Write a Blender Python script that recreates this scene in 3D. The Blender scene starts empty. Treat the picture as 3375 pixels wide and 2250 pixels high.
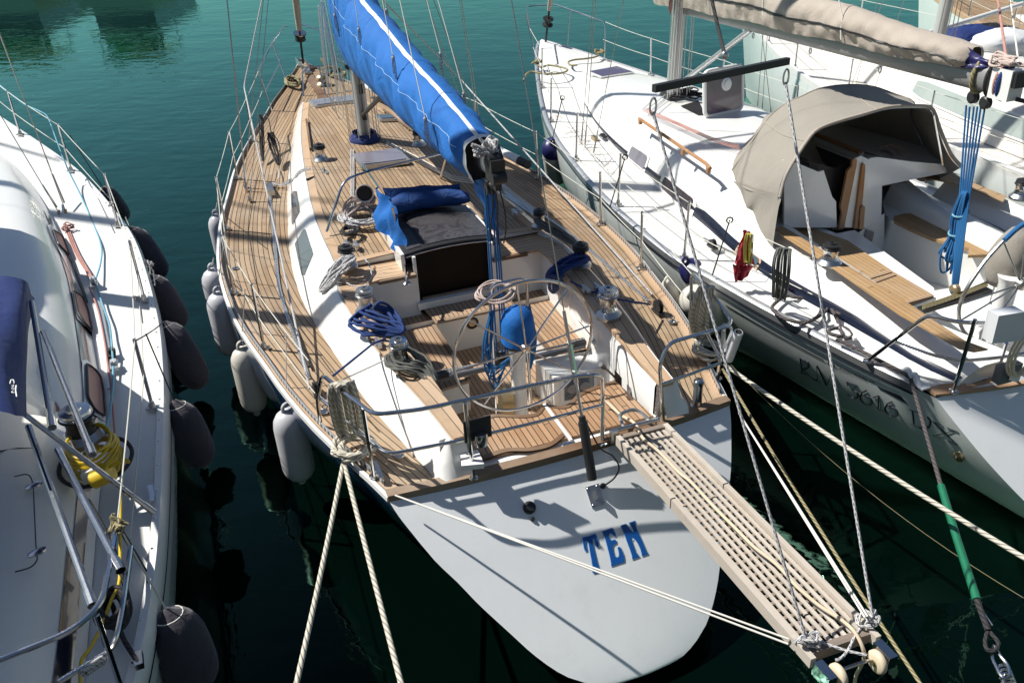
import bpy, bmesh, math, random
from mathutils import Vector, Matrix
from mathutils.bvhtree import BVHTree
random.seed(7)
PI = math.pi
C = bpy.context.scene.collection
SC = bpy.context.scene
# ------------------------------------------------------------------ camera
CAM_H = 4.9; PITCH = math.radians(30.5); ROLL = math.radians(-1.25); FPX = 2800.0; PPX = 1810.0; PPY = 1125.0
_f = Vector((0, math.cos(PITCH), -math.sin(PITCH))); _r0 = Vector((1, 0, 0)); _u0 = _r0.cross(_f)
_R = _r0*math.cos(ROLL) + _u0*math.sin(ROLL); _U = -_r0*math.sin(ROLL) + _u0*math.cos(ROLL)
CP = Vector((0, 0, CAM_H))
cd = bpy.data.cameras.new('camera'); cam = bpy.data.objects.new('camera', cd); C.objects.link(cam)
cam.matrix_world = Matrix(((_R.x, _U.x, -_f.x, 0), (_R.y, _U.y, -_f.y, 0), (_R.z, _U.z, -_f.z, CAM_H), (0, 0, 0, 1)))
cd.sensor_fit = 'HORIZONTAL'; cd.sensor_width = 36.0; cd.lens = FPX*36.0/3375.0
cd.shift_x = (1687.5-PPX)/3375.0; cd.shift_y = 0.0
cd.clip_start = 0.05; cd.clip_end = 3000
SC.camera = cam
# ------------------------------------------------------------------ world + sun
SUN_EL = math.radians(50.5); SUN_A = math.radians(13)      # sun stands left of the view, a touch beyond the boats
w = bpy.data.worlds.new("World"); SC.world = w; w.use_nodes = True
nt = w.node_tree; nt.nodes.clear()
sky = nt.nodes.new('ShaderNodeTexSky'); sky.sky_type = 'NISHITA'; sky.sun_disc = False
sky.sun_elevation = SUN_EL; sky.sun_rotation = math.radians(-90)+SUN_A; sky.air_density = 1.0; sky.dust_density = 0.6; sky.ozone_density = 2.6
bg = nt.nodes.new('ShaderNodeBackground'); bg.inputs[1].default_value = 0.055
wo = nt.nodes.new('ShaderNodeOutputWorld'); nt.links.new(sky.outputs[0], bg.inputs[0]); nt.links.new(bg.outputs[0], wo.inputs[0])
SDIR = Vector((-math.cos(SUN_EL)*math.cos(SUN_A), math.cos(SUN_EL)*math.sin(SUN_A), math.sin(SUN_EL)))
sl = bpy.data.lights.new('sun', 'SUN'); sl.energy = 5.0; sl.angle = math.radians(0.55); sl.color = (1.0, 0.965, 0.90)
so = bpy.data.objects.new('sun', sl); C.objects.link(so); so.rotation_euler = SDIR.to_track_quat('Z', 'Y').to_euler(); so.location = SDIR*40
SC.view_settings.view_transform = 'Standard'; SC.view_settings.look = 'None'; SC.view_settings.exposure = 0.4; SC.view_settings.gamma = 1.0
# ------------------------------------------------------------------ picture measurements -> points of the place
ZM = {'A1': (0, 0, 2.7858), 'A2': (700, 0, 2.7858), 'A3': (1500, 0, 2.7858), 'A4': (2300, 0, 2.1872), 'A5': (0, 560, 2.7858), 'A6': (650, 450, 2.7858),
      'A7': (1450, 450, 2.7858), 'A8': (2300, 600, 2.1872), 'B1': (0, 1100, 2.7858), 'B2': (650, 950, 2.7858), 'B3': (1400, 900, 2.7858), 'B4': (2100, 1000, 2.7858),
      'B5': (0, 1650, 2.6138), 'B6': (800, 1500, 2.0911), 'B7': (1900, 1400, 1.8445), 'B8': (2500, 1200, 1.4933), 'U': (0, 0, .69689),
      'D1': (1880, 1680, 7.84), 'D2': (2600, 1150, 3.92), 'D3': (2850, 600, 4.48), 'D4': (2900, 0, 4.9516), 'D5': (3000, 1000, 4.48)}
def ray(k, x, y):
    a = ZM[k]; X = a[0]+x/a[2]; Y = a[1]+y/a[2]
    return _f + _R*((X-PPX)/FPX) - _U*((Y-PPY)/FPX)
def q(k, x, y, z):
    d = ray(k, x, y); return CP + d*((z-CAM_H)/d.z)
def qq(k, z, *pts): return [q(k, x, y, z) for x, y in pts]
class Frame:
    def __init__(self, ox, oy, head):
        self.o = Vector((ox, oy, 0)); h = math.radians(head)
        self.a = Vector((-math.sin(h), math.cos(h), 0)); self.b = Vector((self.a.y, -self.a.x, 0))
    def __call__(self, s, t, z): return self.o + self.a*s + self.b*t + Vector((0, 0, z))
    def inv(self, p):
        d = p-self.o; return d.dot(self.a), d.dot(self.b), p.z
    def s(self, k, x, y, s):   # hit the cross plane at station s
        d = ray(k, x, y); return CP + d*((s-(CP-self.o).dot(self.a))/d.dot(self.a))
    def t(self, k, x, y, t):   # hit the fore-and-aft plane at offset t
        d = ray(k, x, y); return CP + d*((t-(CP-self.o).dot(self.b))/d.dot(self.b))
TEN = Frame(0.14014, 4.87317, 22.584)
RGT = Frame(4.14, 5.88, 20.3)
LFT = Frame(-3.43, 2.08, 25.0)
ZV = Vector((0, 0, 1))
def lerp(a, b, f): return a+(b-a)*f
def curve1(tab):
    tab = sorted(tab)
    def g(x):
        if x <= tab[0][0]: return tab[0][1]
        if x >= tab[-1][0]: return tab[-1][1]
        n = len(tab)
        for i in range(n-1):
            if tab[i][0] <= x <= tab[i+1][0]:
                x0, y0 = tab[i]; x1, y1 = tab[i+1]; h = x1-x0; f = (x-x0)/h
                m0 = (tab[i+1][1]-tab[i-1][1])/(tab[i+1][0]-tab[i-1][0]) if i > 0 else (y1-y0)/h
                m1 = (tab[i+2][1]-y0)/(tab[i+2][0]-x0) if i+2 < n else (y1-y0)/h
                f2 = f*f; f3 = f2*f
                return (2*f3-3*f2+1)*y0+(f3-2*f2+f)*h*m0+(-2*f3+3*f2)*y1+(f3-f2)*h*m1
    return g
def srgb(r, g, b):
    def c(v):
        v /= 255.0; return v/12.92 if v <= .04045 else ((v+.055)/1.055)**2.4
    return (c(r), c(g), c(b))
def smooth_path(pts, n=8, closed=False):
    P = [Vector(p) for p in pts]; out = []; m = len(P)
    if m < 3: return P
    rng = range(m if closed else m-1)
    for i in rng:
        if closed: p0, p1, p2, p3 = P[(i-1) % m], P[i], P[(i+1) % m], P[(i+2) % m]
        else: p0, p1, p2, p3 = P[max(i-1, 0)], P[i], P[i+1], P[min(i+2, m-1)]
        for j in range(n):
            f = j/n
            out.append(.5*((2*p1)+(p2-p0)*f+(2*p0-5*p1+4*p2-p3)*f*f+(3*p1-p0-3*p2+p3)*f**3))
    if not closed: out.append(P[-1])
    return out
def sag(a, b, d, n=14):
    a = Vector(a); b = Vector(b); return [a.lerp(b, i/n)-ZV*(4*d*(i/n)*(1-i/n)) for i in range(n+1)]
def bend(pts, r=.06, n=5):
    """polyline with rounded corners"""
    P = [Vector(p) for p in pts]; out = [P[0]]
    for i in range(1, len(P)-1):
        a = (P[i-1]-P[i]); b = (P[i+1]-P[i]); rr = min(r, a.length*.45, b.length*.45)
        A = P[i]+a.normalized()*rr; B = P[i]+b.normalized()*rr
        for j in range(n+1):
            f = j/n; out.append(A*(1-f)**2+P[i]*2*f*(1-f)+B*f*f)
    out.append(P[-1]); return out
SPLIT = {'mainsheet_block', 'ledge', 'coaming_cap', 'seat_edging', 'jack_knot', 'end_board', 'traveller_car', 'mast_fitting', 'rope_clutch', 'cleat', 'deck_fitting', 'mooring_cleat', 'hatch_panel', 'roof_margin',
         'margin_plank', 'halyard', 'stitching', 'turnbuckle', 'axle_bracket', 'seat_trim', 'helm_seat', 'pole_end', 'panel_dial', 'deck_rail', 'seat_lath', 'companion_post', 'hatch_trim', 'hood_strut', 'boom_ring',
         'bolt', 'chainplate', 'lazy_jack', 'seat_back', 'cockpit', 'handrail', 'companionway', 'canopy_post', 'bimini_frame', 'hull_line', 'traveller_line', 'rope_hank', 'spoke'}
# ------------------------------------------------------------------ mesh builder
class MB:
    def __init__(s): s.v = []; s.f = []; s.u = []; s.m = []
    def face(s, idx, uv=None, m=0): s.f.append(tuple(idx)); s.u.append(uv); s.m.append(m)
    def poly(s, pts, m=0, uv=None):
        b = len(s.v); s.v += [Vector(p) for p in pts]; s.face(range(b, b+len(pts)), uv, m)
    def tube(s, pts, r, n=8, closed=False, cap=True, m=0):
        P = [Vector(p) for p in pts]; k = len(P)
        if k < 2: return s
        R = r if isinstance(r, (list, tuple)) else [r]*k
        T = []
        for i in range(k):
            if closed: t = P[(i+1) % k]-P[i-1]
            else: t = P[min(i+1, k-1)]-P[max(i-1, 0)]
            if t.length < 1e-9: t = T[-1] if T else Vector((0, 0, 1))
            T.append(t.normalized())
        x = T[0].orthogonal().normalized(); b = len(s.v); L = 0; LL = []
        for i in range(k):
            if i: L += (P[i]-P[i-1]).length
            LL.append(L)
            x = (x-T[i]*x.dot(T[i]));
            if x.length < 1e-6: x = T[i].orthogonal()
            x.normalize(); y = T[i].cross(x)
            for j in range(n):
                a = 2*PI*j/n; s.v.append(P[i]+(x*math.cos(a)+y*math.sin(a))*R[i])
        for i in range(k if closed else k-1):
            i2 = (i+1) % k; l1 = LL[i]; l2 = LL[i2] if i2 else L+(P[0]-P[-1]).length
            for j in range(n):
                j2 = (j+1) % n
                s.face((b+i*n+j, b+i*n+j2, b+i2*n+j2, b+i2*n+j), ((l1, j/n), (l1, (j+1)/n), (l2, (j+1)/n), (l2, j/n)), m)
        if cap and not closed:
            s.face([b+j for j in range(n)][::-1], None, m); s.face([b+(k-1)*n+j for j in range(n)], None, m)
        return s
    def lathe(s, base, prof, n=20, axis=ZV, m=0, sx=1.0):
        axis = Vector(axis).normalized(); x = axis.orthogonal().normalized(); y = axis.cross(x); b = len(s.v); base = Vector(base)
        for r, h in prof:
            for j in range(n):
                a = 2*PI*j/n; s.v.append(base+axis*h+(x*math.cos(a)+y*math.sin(a)*sx)*max(r, 1e-4))
        for i in range(len(prof)-1):
            for j in range(n):
                j2 = (j+1) % n; s.face((b+i*n+j, b+i*n+j2, b+(i+1)*n+j2, b+(i+1)*n+j), ((j/n, prof[i][1]), ((j+1)/n, prof[i][1]), ((j+1)/n, prof[i+1][1]), (j/n, prof[i+1][1])), m)
        s.face([b+j for j in range(n)][::-1], None, m); s.face([b+(len(prof)-1)*n+j for j in range(n)], None, m)
        return s
    def box(s, c, h, ax=None, m=0):
        c = Vector(c); X, Y, Z = ax if ax else (Vector((1, 0, 0)), Vector((0, 1, 0)), ZV); b = len(s.v)
        for i in (-1, 1):
            for j in (-1, 1):
                for k in (-1, 1): s.v.append(c+X*(i*h[0])+Y*(j*h[1])+Z*(k*h[2]))
        d = (2*h[0], 2*h[1], 2*h[2])
        for f, (a, e) in (((0, 1, 3, 2), (2, 1)), ((4, 6, 7, 5), (1, 2)), ((0, 4, 5, 1), (0, 2)), ((2, 3, 7, 6), (2, 0)), ((0, 2, 6, 4), (1, 0)), ((1, 5, 7, 3), (0, 1))):
            if f in ((0, 2, 6, 4), (1, 5, 7, 3)):
                uv = [(s.v[b+i]-c).dot(X) for i in f], [(s.v[b+i]-c).dot(Y) for i in f]
                s.face([b+i for i in f], tuple(zip(uv[0], uv[1])), m)
            else: s.face([b+i for i in f], ((0, 0), (d[a] if a != 2 else d[2], 0), (d[a], d[e]), (0, d[e])), m)
        return s
    def seg(s, p, r, hw, hh, up=ZV, m=0):
        """rectangular bar from p to r"""
        p = Vector(p); r = Vector(r); X = (r-p).normalized(); Y = Vector(up).cross(X).normalized(); Z = X.cross(Y)
        return s.box((p+r)/2, ((r-p).length/2, hw, hh), (X, Y, Z), m)
    def prism(s, pts, vec, m=0, uvf=None, side_m=None):
        P = [Vector(p) for p in pts]; b = len(s.v); n = len(P); vec = Vector(vec); s.v += P + [p+vec for p in P]
        s.face(range(b, b+n), [uvf(p) for p in P] if uvf else None, m)
        s.face(list(range(b+n, b+2*n))[::-1], [uvf(p) for p in P][::-1] if uvf else None, m)
        for i in range(n):
            j = (i+1) % n; s.face((b+j, b+i, b+n+i, b+n+j), None, m if side_m is None else side_m)
        return s
    def grid(s, rows, uvs=None, m=0, closed=False):
        b = len(s.v); k = len(rows[0])
        for r in rows: s.v += [Vector(p) for p in r]
        for i in range(len(rows)-1):
            for j in range(k if closed else k-1):
                j2 = (j+1) % k; uv = None
                if uvs: uv = (uvs[i][j], uvs[i][j2], uvs[i+1][j2], uvs[i+1][j])
                s.face((b+i*k+j, b+i*k+j2, b+(i+1)*k+j2, b+(i+1)*k+j), uv, m)
        return s
    def ball(s, c, r, n=14, ax=None, m=0):
        c = Vector(c); r = r if isinstance(r, (list, tuple)) else (r, r, r); X, Y, Z = ax if ax else (Vector((1, 0, 0)), Vector((0, 1, 0)), ZV)
        rows = []
        for i in range(n//2+1):
            a = PI*i/(n//2); rows.append([c+X*(r[0]*math.sin(a)*math.cos(2*PI*j/n))+Y*(r[1]*math.sin(a)*math.sin(2*PI*j/n))+Z*(-r[2]*math.cos(a)) for j in range(n)])
        return s.grid(rows, None, m, closed=True)
    def data(s, name, mats, off=Vector((0, 0, 0)), angle=35, flip=False):
        me = bpy.data.meshes.new(name); me.from_pydata([tuple(v-off) for v in s.v], [], s.f)
        uvl = me.uv_layers.new(name='UVMap').data
        for p, uv, mi in zip(me.polygons, s.u, s.m):
            p.material_index = mi
            if uv:
                for li, c in zip(p.loop_indices, uv): uvl[li].uv = c
        for mt in (mats if isinstance(mats, (list, tuple)) else [mats]): me.materials.append(mt)
        bm = bmesh.new(); bm.from_mesh(me); bmesh.ops.remove_doubles(bm, verts=bm.verts, dist=1e-5); bmesh.ops.recalc_face_normals(bm, faces=bm.faces)
        if flip: bmesh.ops.reverse_faces(bm, faces=bm.faces)
        bm.to_mesh(me); bm.free()
        me.shade_smooth()
        if angle < 180: me.set_sharp_from_angle(angle=math.radians(angle))
        me.update(); return me
    def islands(s):
        """separate pieces of this mesh (pieces that touch stay together)"""
        par = list(range(len(s.v)))
        def find(i):
            while par[i] != i: par[i] = par[par[i]]; i = par[i]
            return i
        for f in s.f:
            for i in f[1:]: par[find(i)] = find(f[0])
        gr = {}
        for k, f in enumerate(s.f): gr.setdefault(find(f[0]), []).append(k)
        L = []
        for fs in gr.values():
            vs = [s.v[i] for k in fs for i in s.f[k]]; L.append([[min(v[a] for v in vs)-.006 for a in range(3)], [max(v[a] for v in vs)+.006 for a in range(3)], fs])
        ch = True
        while ch:
            ch = False
            for i in range(len(L)):
                for j in range(i+1, len(L)):
                    if all(L[i][0][a] <= L[j][1][a] and L[j][0][a] <= L[i][1][a] for a in range(3)):
                        L[i] = [[min(L[i][0][a], L[j][0][a]) for a in range(3)], [max(L[i][1][a], L[j][1][a]) for a in range(3)], L[i][2]+L[j][2]]; L.pop(j); ch = True; break
                if ch: break
        out = []
        for _, _, fs in L:
            b = MB(); ix = {}
            for k in sorted(fs):
                f = []
                for i in s.f[k]:
                    if i not in ix: ix[i] = len(b.v); b.v.append(s.v[i])
                    f.append(ix[i])
                b.face(f, s.u[k], s.m[k])
            out.append(b)
        return out
    def part(s, name, mats, parent, angle=35, flip=False, label=None, _one=False):
        if name in SPLIT and not _one:
            obs = [b.part(name, mats, parent, angle, flip, label, True) for b in s.islands()]; return obs[0]
        off = Vector((0, 0, 0)); p = parent; 
        while p is not None: off += p.location; p = p.parent
        o = bpy.data.objects.new(name, s.data(name, mats, off, angle, flip)); C.objects.link(o); o.parent = parent
        if label: o['label'] = label
        return o
    def thing(s, name, mats, label, cat, base=None, group=None, kind=None, angle=35, flip=False):
        base = Vector(base) if base is not None else Vector((sum(v.x for v in s.v)/len(s.v), sum(v.y for v in s.v)/len(s.v), min(v.z for v in s.v)))
        o = bpy.data.objects.new(name, s.data(name, mats, base, angle, flip)); C.objects.link(o); o.location = base
        tag(o, label, cat, group, kind); return o
def tag(o, label=None, cat=None, group=None, kind=None):
    if label: o['label'] = label
    if cat: o['category'] = cat
    if group: o['group'] = group
    if kind: o['kind'] = kind
def empty(name, loc, label, cat, group=None):
    o = bpy.data.objects.new(name, None); C.objects.link(o); o.location = loc; o.empty_display_size = .2; tag(o, label, cat, group); return o
def inst(name, me, parent, world, rot=None):
    """an object of its own that shares mesh data, placed at a world point under parent"""
    o = bpy.data.objects.new(name, me); C.objects.link(o); off = Vector((0, 0, 0)); p = parent
    while p is not None: off += p.location; p = p.parent
    o.parent = parent; o.location = Vector(world)-off
    if rot is not None: o.rotation_euler = rot
    return o
# ------------------------------------------------------------------ materials
def newmat(name):
    m = bpy.data.materials.new(name); m.use_nodes = True; n = m.node_tree; b = n.nodes['Principled BSDF']; return m, n, b
def N(n, typ, **kw):
    x = n.nodes.new(typ)
    for k, v in kw.items(): setattr(x, k, v)
    return x
def lk(n, a, b): n.links.new(a, b)
def math_(n, op, a, b=None, c=None):
    x = N(n, 'ShaderNodeMath', operation=op)
    for i, v in enumerate((a, b, c)):
        if v is None: continue
        if isinstance(v, (int, float)): x.inputs[i].default_value = v
        else: lk(n, v, x.inputs[i])
    return x.outputs[0]
def mixc(n, f, a, b, typ='MIX'):
    x = N(n, 'ShaderNodeMix', data_type='RGBA', blend_type=typ)
    for i, v in ((0, f), (6, a), (7, b)):
        if isinstance(v, (int, float)): x.inputs[i].default_value = v
        elif isinstance(v, tuple): x.inputs[i].default_value = (*v[:3], 1)
        else: lk(n, v, x.inputs[i])
    return x.outputs[2]
def noise(n, scale, detail=3, vec=None, rough=.55, dist=0):
    x = N(n, 'ShaderNodeTexNoise'); x.inputs['Scale'].default_value = scale; x.inputs['Detail'].default_value = detail; x.inputs['Roughness'].default_value = rough; x.inputs['Distortion'].default_value = dist
    if vec is not None: lk(n, vec, x.inputs['Vector'])
    return x
def ramp(n, fac, stops):
    x = N(n, 'ShaderNodeValToRGB'); e = x.color_ramp.elements
    while len(e) > 1: e.remove(e[-1])
    for i, (p, c) in enumerate(stops):
        el = e[0] if i == 0 else e.new(p)
        el.position = p; el.color = (*c, 1) if isinstance(c, tuple) else (c, c, c, 1)
    lk(n, fac, x.inputs[0]); return x.outputs[0]
def bump(n, b, h, strength=.3, dist=.01):
    x = N(n, 'ShaderNodeBump'); x.inputs['Strength'].default_value = strength; x.inputs['Distance'].default_value = dist; lk(n, h, x.inputs['Height']); lk(n, x.outputs[0], b.inputs['Normal']); return x
def coords(n, kind='Object'): return N(n, 'ShaderNodeTexCoord').outputs[kind]
def mapping(n, vec, scale=(1, 1, 1), rot=(0, 0, 0)):
    x = N(n, 'ShaderNodeMapping'); x.inputs['Scale'].default_value = scale; x.inputs['Rotation'].default_value = rot; lk(n, vec, x.inputs[0]); return x.outputs[0]
def plain(name, col, rough=.4, metal=0, var=.06, vs=6, bs=0, bscale=60, coat=0, spec=None):
    """a real surface: base colour with soft wear and dirt, varied roughness, optional grain bump"""
    m, n, b = newmat(name); co = coords(n)
    ns = noise(n, vs, 4, co); c = mixc(n, ns.outputs[0], tuple(x*(1-var) for x in col), tuple(min(1, x*(1+var)) for x in col)); lk(n, c, b.inputs['Base Color'])
    n2 = noise(n, vs*3.1, 3, co); r = math_(n, 'MULTIPLY_ADD', n2.outputs[0], .18*rough+.03, rough*.9); lk(n, r, b.inputs['Roughness'])
    b.inputs['Metallic'].default_value = metal; b.inputs['Coat Weight'].default_value = coat
    if spec is not None: b.inputs['Specular IOR Level'].default_value = spec
    if bs: bump(n, b, noise(n, bscale, 3, co).outputs[0], bs, .004)
    return m
def hullmat(name, col, rough=.15, coat=.5, dirt=.35, axis_z=True):
    m, n, b = newmat(name); co = coords(n); st = noise(n, 1.0, 5, mapping(n, co, (9, 9, .9)), .65, .2); big = noise(n, 1.1, 4, co, .6); fine = noise(n, 40, 3, co)
    k = math_(n, 'MULTIPLY', ramp(n, st.outputs[0], ((.50, 0.0), (.74, 1.0))), math_(n, 'MULTIPLY', ramp(n, big.outputs[0], ((.35, 0.0), (.7, 1.0))), dirt))
    c = mixc(n, k, col, tuple(x*y for x, y in zip(col, (.62, .58, .50)))); c = mixc(n, math_(n, 'MULTIPLY', big.outputs[0], .12), c, tuple(x*.8 for x in col))
    sp_ = ramp(n, noise(n, 75, 2, co).outputs[0], ((.70, 0.0), (.76, 1.0))); c = mixc(n, math_(n, 'MULTIPLY', sp_, .22), c, tuple(x*.4 for x in col)); lk(n, c, b.inputs['Base Color'])
    lk(n, math_(n, 'MULTIPLY_ADD', st.outputs[0], .25, rough*.6), b.inputs['Roughness']); b.inputs['Coat Weight'].default_value = coat; b.inputs['Coat Roughness'].default_value = .08; bump(n, b, big.outputs[0], .12, .02); return m
def fabric(name, col, weave=420, wr=7, strength=.5, rough=.85, sheen=.2):
    m, n, b = newmat(name); co = coords(n)
    big = noise(n, 2.2, 4, co); c = mixc(n, big.outputs[0], tuple(x*.86 for x in col), tuple(min(1, x*1.1) for x in col)); lk(n, c, b.inputs['Base Color'])
    b.inputs['Roughness'].default_value = rough; b.inputs['Sheen Weight'].default_value = sheen
    w1 = noise(n, wr, 5, co, .6, .8); w2 = noise(n, weave, 1, co)
    h = math_(n, 'MULTIPLY_ADD', w2.outputs[0], .04, w1.outputs[0]); bump(n, b, h, strength, .03); return m
def teak(name, ca, cb, plank=.05, along=1.3, caulk=.07, grey=0.0, grain=1.0):
    """planked deck: u runs along the planks, v across, both in metres"""
    m, n, b = newmat(name); uv = coords(n, 'UV'); sp = N(n, 'ShaderNodeSeparateXYZ'); lk(n, uv, sp.inputs[0]); U, V = sp.outputs[0], sp.outputs[1]
    pv = math_(n, 'DIVIDE', V, plank); idx = math_(n, 'FLOOR', pv); fr = math_(n, 'FRACT', pv)
    wn = N(n, 'ShaderNodeTexWhiteNoise', noise_dimensions='1D'); lk(n, idx, wn.inputs['W'])
    us = math_(n, 'DIVIDE', math_(n, 'ADD', U, math_(n, 'MULTIPLY', wn.outputs[0], 7.3)), along); ui = math_(n, 'FLOOR', us); uf = math_(n, 'FRACT', us)
    wn2 = N(n, 'ShaderNodeTexWhiteNoise', noise_dimensions='2D'); cb2 = N(n, 'ShaderNodeCombineXYZ'); lk(n, idx, cb2.inputs[0]); lk(n, ui, cb2.inputs[1]); lk(n, cb2.outputs[0], wn2.inputs['Vector'])
    line = math_(n, 'LESS_THAN', math_(n, 'ABSOLUTE', math_(n, 'SUBTRACT', fr, .5)), .5-caulk)
    butt = math_(n, 'GREATER_THAN', uf, .0035/along+.0015); wood = math_(n, 'MULTIPLY', line, butt)
    gv = N(n, 'ShaderNodeCombineXYZ'); lk(n, math_(n, 'MULTIPLY', U, 6), gv.inputs[0]); lk(n, math_(n, 'MULTIPLY', V, 130), gv.inputs[1]); lk(n, math_(n, 'MULTIPLY', wn2.outputs[0], 31), gv.inputs[2])
    g = noise(n, 1.0, 4, gv.outputs[0]); big = noise(n, .9, 5, coords(n), .6); st = noise(n, 5, 4, coords(n), .7)
    base = mixc(n, wn2.outputs[0], ca, cb)
    base = mixc(n, math_(n, 'MULTIPLY', g.outputs[0], .5*grain), base, tuple(x*.45 for x in ca))
    worn = math_(n, 'MULTIPLY', ramp(n, big.outputs[0], ((.42, 0.0), (.68, 1.0))), .55); base = mixc(n, worn, base, (.40, .33, .25))
    dirty = math_(n, 'MULTIPLY', ramp(n, st.outputs[0], ((.52, 0.0), (.75, 1.0))), .35); base = mixc(n, dirty, base, tuple(x*.5 for x in ca))
    col = mixc(n, wood, (.012, .010, .008), base); lk(n, col, b.inputs['Base Color'])
    lk(n, math_(n, 'MULTIPLY_ADD', g.outputs[0], .2, .55), b.inputs['Roughness'])
    h = math_(n, 'MULTIPLY_ADD', g.outputs[0], .25, wood); bump(n, b, h, .35, .003); return m
def ropemat(name, c1, c2, lay=26, mix=.5, fleck=None, rough=.85):
    """laid rope: strands wind round the tube (u = metres along, v = round it)"""
    m, n, b = newmat(name); uv = coords(n, 'UV'); sp = N(n, 'ShaderNodeSeparateXYZ'); lk(n, uv, sp.inputs[0])
    ph = math_(n, 'ADD', math_(n, 'MULTIPLY', sp.outputs[0], lay), math_(n, 'MULTIPLY', sp.outputs[1], 3 if fleck is None else 4))
    w_ = math_(n, 'ABSOLUTE', math_(n, 'SUBTRACT', math_(n, 'FRACT', ph), .5)); h = ramp(n, w_, ((0, 1.0), (.32, .85), (.5, 0.0)))
    if fleck is None: f = ramp(n, w_, ((.22, 1.0), (.48, 0.0)))
    else:
        ph2 = math_(n, 'SUBTRACT', math_(n, 'MULTIPLY', sp.outputs[0], lay), math_(n, 'MULTIPLY', sp.outputs[1], 4)); f = math_(n, 'MULTIPLY', math_(n, 'LESS_THAN', w_, fleck), math_(n, 'LESS_THAN', math_(n, 'ABSOLUTE', math_(n, 'SUBTRACT', math_(n, 'FRACT', ph2), .5)), .3))
        f = math_(n, 'SUBTRACT', 1.0, f)
    ns = noise(n, 9, 3, coords(n)); cc = mixc(n, f, c2, c1); cc = mixc(n, math_(n, 'MULTIPLY', ns.outputs[0], .35), cc, tuple(x*.55 for x in c1)); lk(n, cc, b.inputs['Base Color'])
    b.inputs['Roughness'].default_value = rough; bump(n, b, h, .8 if fleck is None else .3, .006); return m
M = {}
M['gel'] = plain('white_gelcoat', (.78, .78, .75), .22, var=.025, vs=3, coat=.3)
M['gel_cool'] = plain('transom_gelcoat', (.76, .78, .79), .16, var=.02, vs=1.5, coat=.6)
M['gel_cool'] = hullmat('transom_gelcoat', (.76, .78, .79), .16, .5, .22)
M['grey_hull'] = hullmat('topside_white', (.62, .66, .64), .16, .5, .5)
M['nonskid'] = hullmat('moulded_deck', (.72, .72, .69), .5, 0, .25)
M['nonskid_warm'] = plain('moulded_deck_cream', (.72, .69, .63), .55, var=.03, vs=4, bs=.4, bscale=330)
M['navy_hull'] = plain('topside_navy', (.012, .04, .10), .1, var=.15, vs=2, coat=1)
M['boot'] = plain('antifouling', (.02, .06, .08), .7, var=.2)
M['teak'] = teak('teak_deck', (.30, .195, .108), (.48, .33, .19), .05)
M['teak_fine'] = teak('teak_cockpit', (.38, .215, .11), (.52, .32, .18), .045, 2.2, .07)
M['teak_gold'] = teak('teak_golden', (.44, .255, .10), (.52, .32, .135), .05, 3, .035)
M['teak_trim'] = teak('teak_trim', (.17, .09, .045), (.25, .14, .07), 3.0, 2.5, .0, grain=1.4)
M['teak_cap'] = teak('teak_capping', (.52, .34, .20), (.62, .43, .27), .075, 4, .035)
M['varnish'] = teak('varnished_teak', (.42, .19, .06), (.50, .24, .08), 3.0, 4, 0, grain=.8)
M['teak_pale'] = teak('weathered_teak', (.55, .49, .42), (.66, .60, .52), .6, 5, 0, grain=.9)
M['teak_grey'] = teak('weathered_slat', (.20, .16, .13), (.27, .22, .18), .6, 5, 0, grain=.9)
M['steel'] = plain('polished_steel', (.62, .62, .62), .16, 1, var=.06, vs=14)
M['steel_dull'] = plain('brushed_steel', (.50, .50, .49), .34, 1, var=.12, vs=20)
M['alu'] = plain('anodised_aluminium', (.56, .57, .58), .38, .85, var=.06, vs=5)
M['alu_white'] = plain('painted_mast', (.36, .36, .35), .35, 0, var=.06, vs=5)
M['boom_grey'] = plain('grey_boom', (.27, .27, .265), .4, .2, var=.06)
M['pale_glass'] = plain('pale_green_window', (.33, .38, .35), .12, var=.2, vs=3, coat=.5)
M['alu_dark'] = plain('dark_boom', (.16, .165, .17), .45, .3, var=.1)
M['black'] = plain('black_plastic', (.018, .018, .02), .45, var=.3)
M['grey_pl'] = plain('grey_plastic', (.22, .22, .23), .5, var=.1)
M['dark'] = plain('cabin_darkness', (.012, .010, .009), .6, var=.3)  # near-black in place of the shade inside openings
M['blue_shaded'] = fabric('shaded_blue_canvas', (.001, .045, .20), 420, 9, .8, .7, 0)  # darker copy of the blue canvas, with the folded roll's shade in it
M['darkwood'] = plain('dark_companion_board', (.010, .007, .005), .5, var=.4, vs=4, spec=.12)
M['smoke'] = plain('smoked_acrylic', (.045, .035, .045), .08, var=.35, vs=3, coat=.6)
M['smoke_pale'] = plain('pale_acrylic', (.21, .20, .24), .14, var=.12, vs=3, coat=.5)  # paler violet-grey pane colour than the smoked one
M['hatch_tint'] = plain('violet_grey_acrylic', (.15, .12, .15), .1, var=.3, vs=5, coat=.6)
M['violet'] = plain('violet_acrylic', (.085, .05, .10), .1, var=.2, vs=5, coat=.6)
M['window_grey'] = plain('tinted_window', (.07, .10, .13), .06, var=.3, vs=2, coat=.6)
M['rubber'] = hullmat('fender_vinyl', (.56, .56, .59), .4, 0, .6)
M['fender_white'] = hullmat('aged_fender_vinyl', (.64, .61, .54), .4, 0, .7)
M['fender_sock'] = fabric('dark_fender_sock', (.040, .036, .050), 500, 11, .5)
M['navy_pl'] = plain('navy_fender_cap', (.015, .015, .09), .35, var=.1)
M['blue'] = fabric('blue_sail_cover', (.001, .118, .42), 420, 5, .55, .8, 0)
M['navy'] = fabric('navy_canvas', (.002, .020, .13), 420, 4, .45, .75, .02)
M['taupe'] = fabric('taupe_sail_cover', (.40, .345, .29), 420, 4.5, .6, .85, .05)
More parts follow.
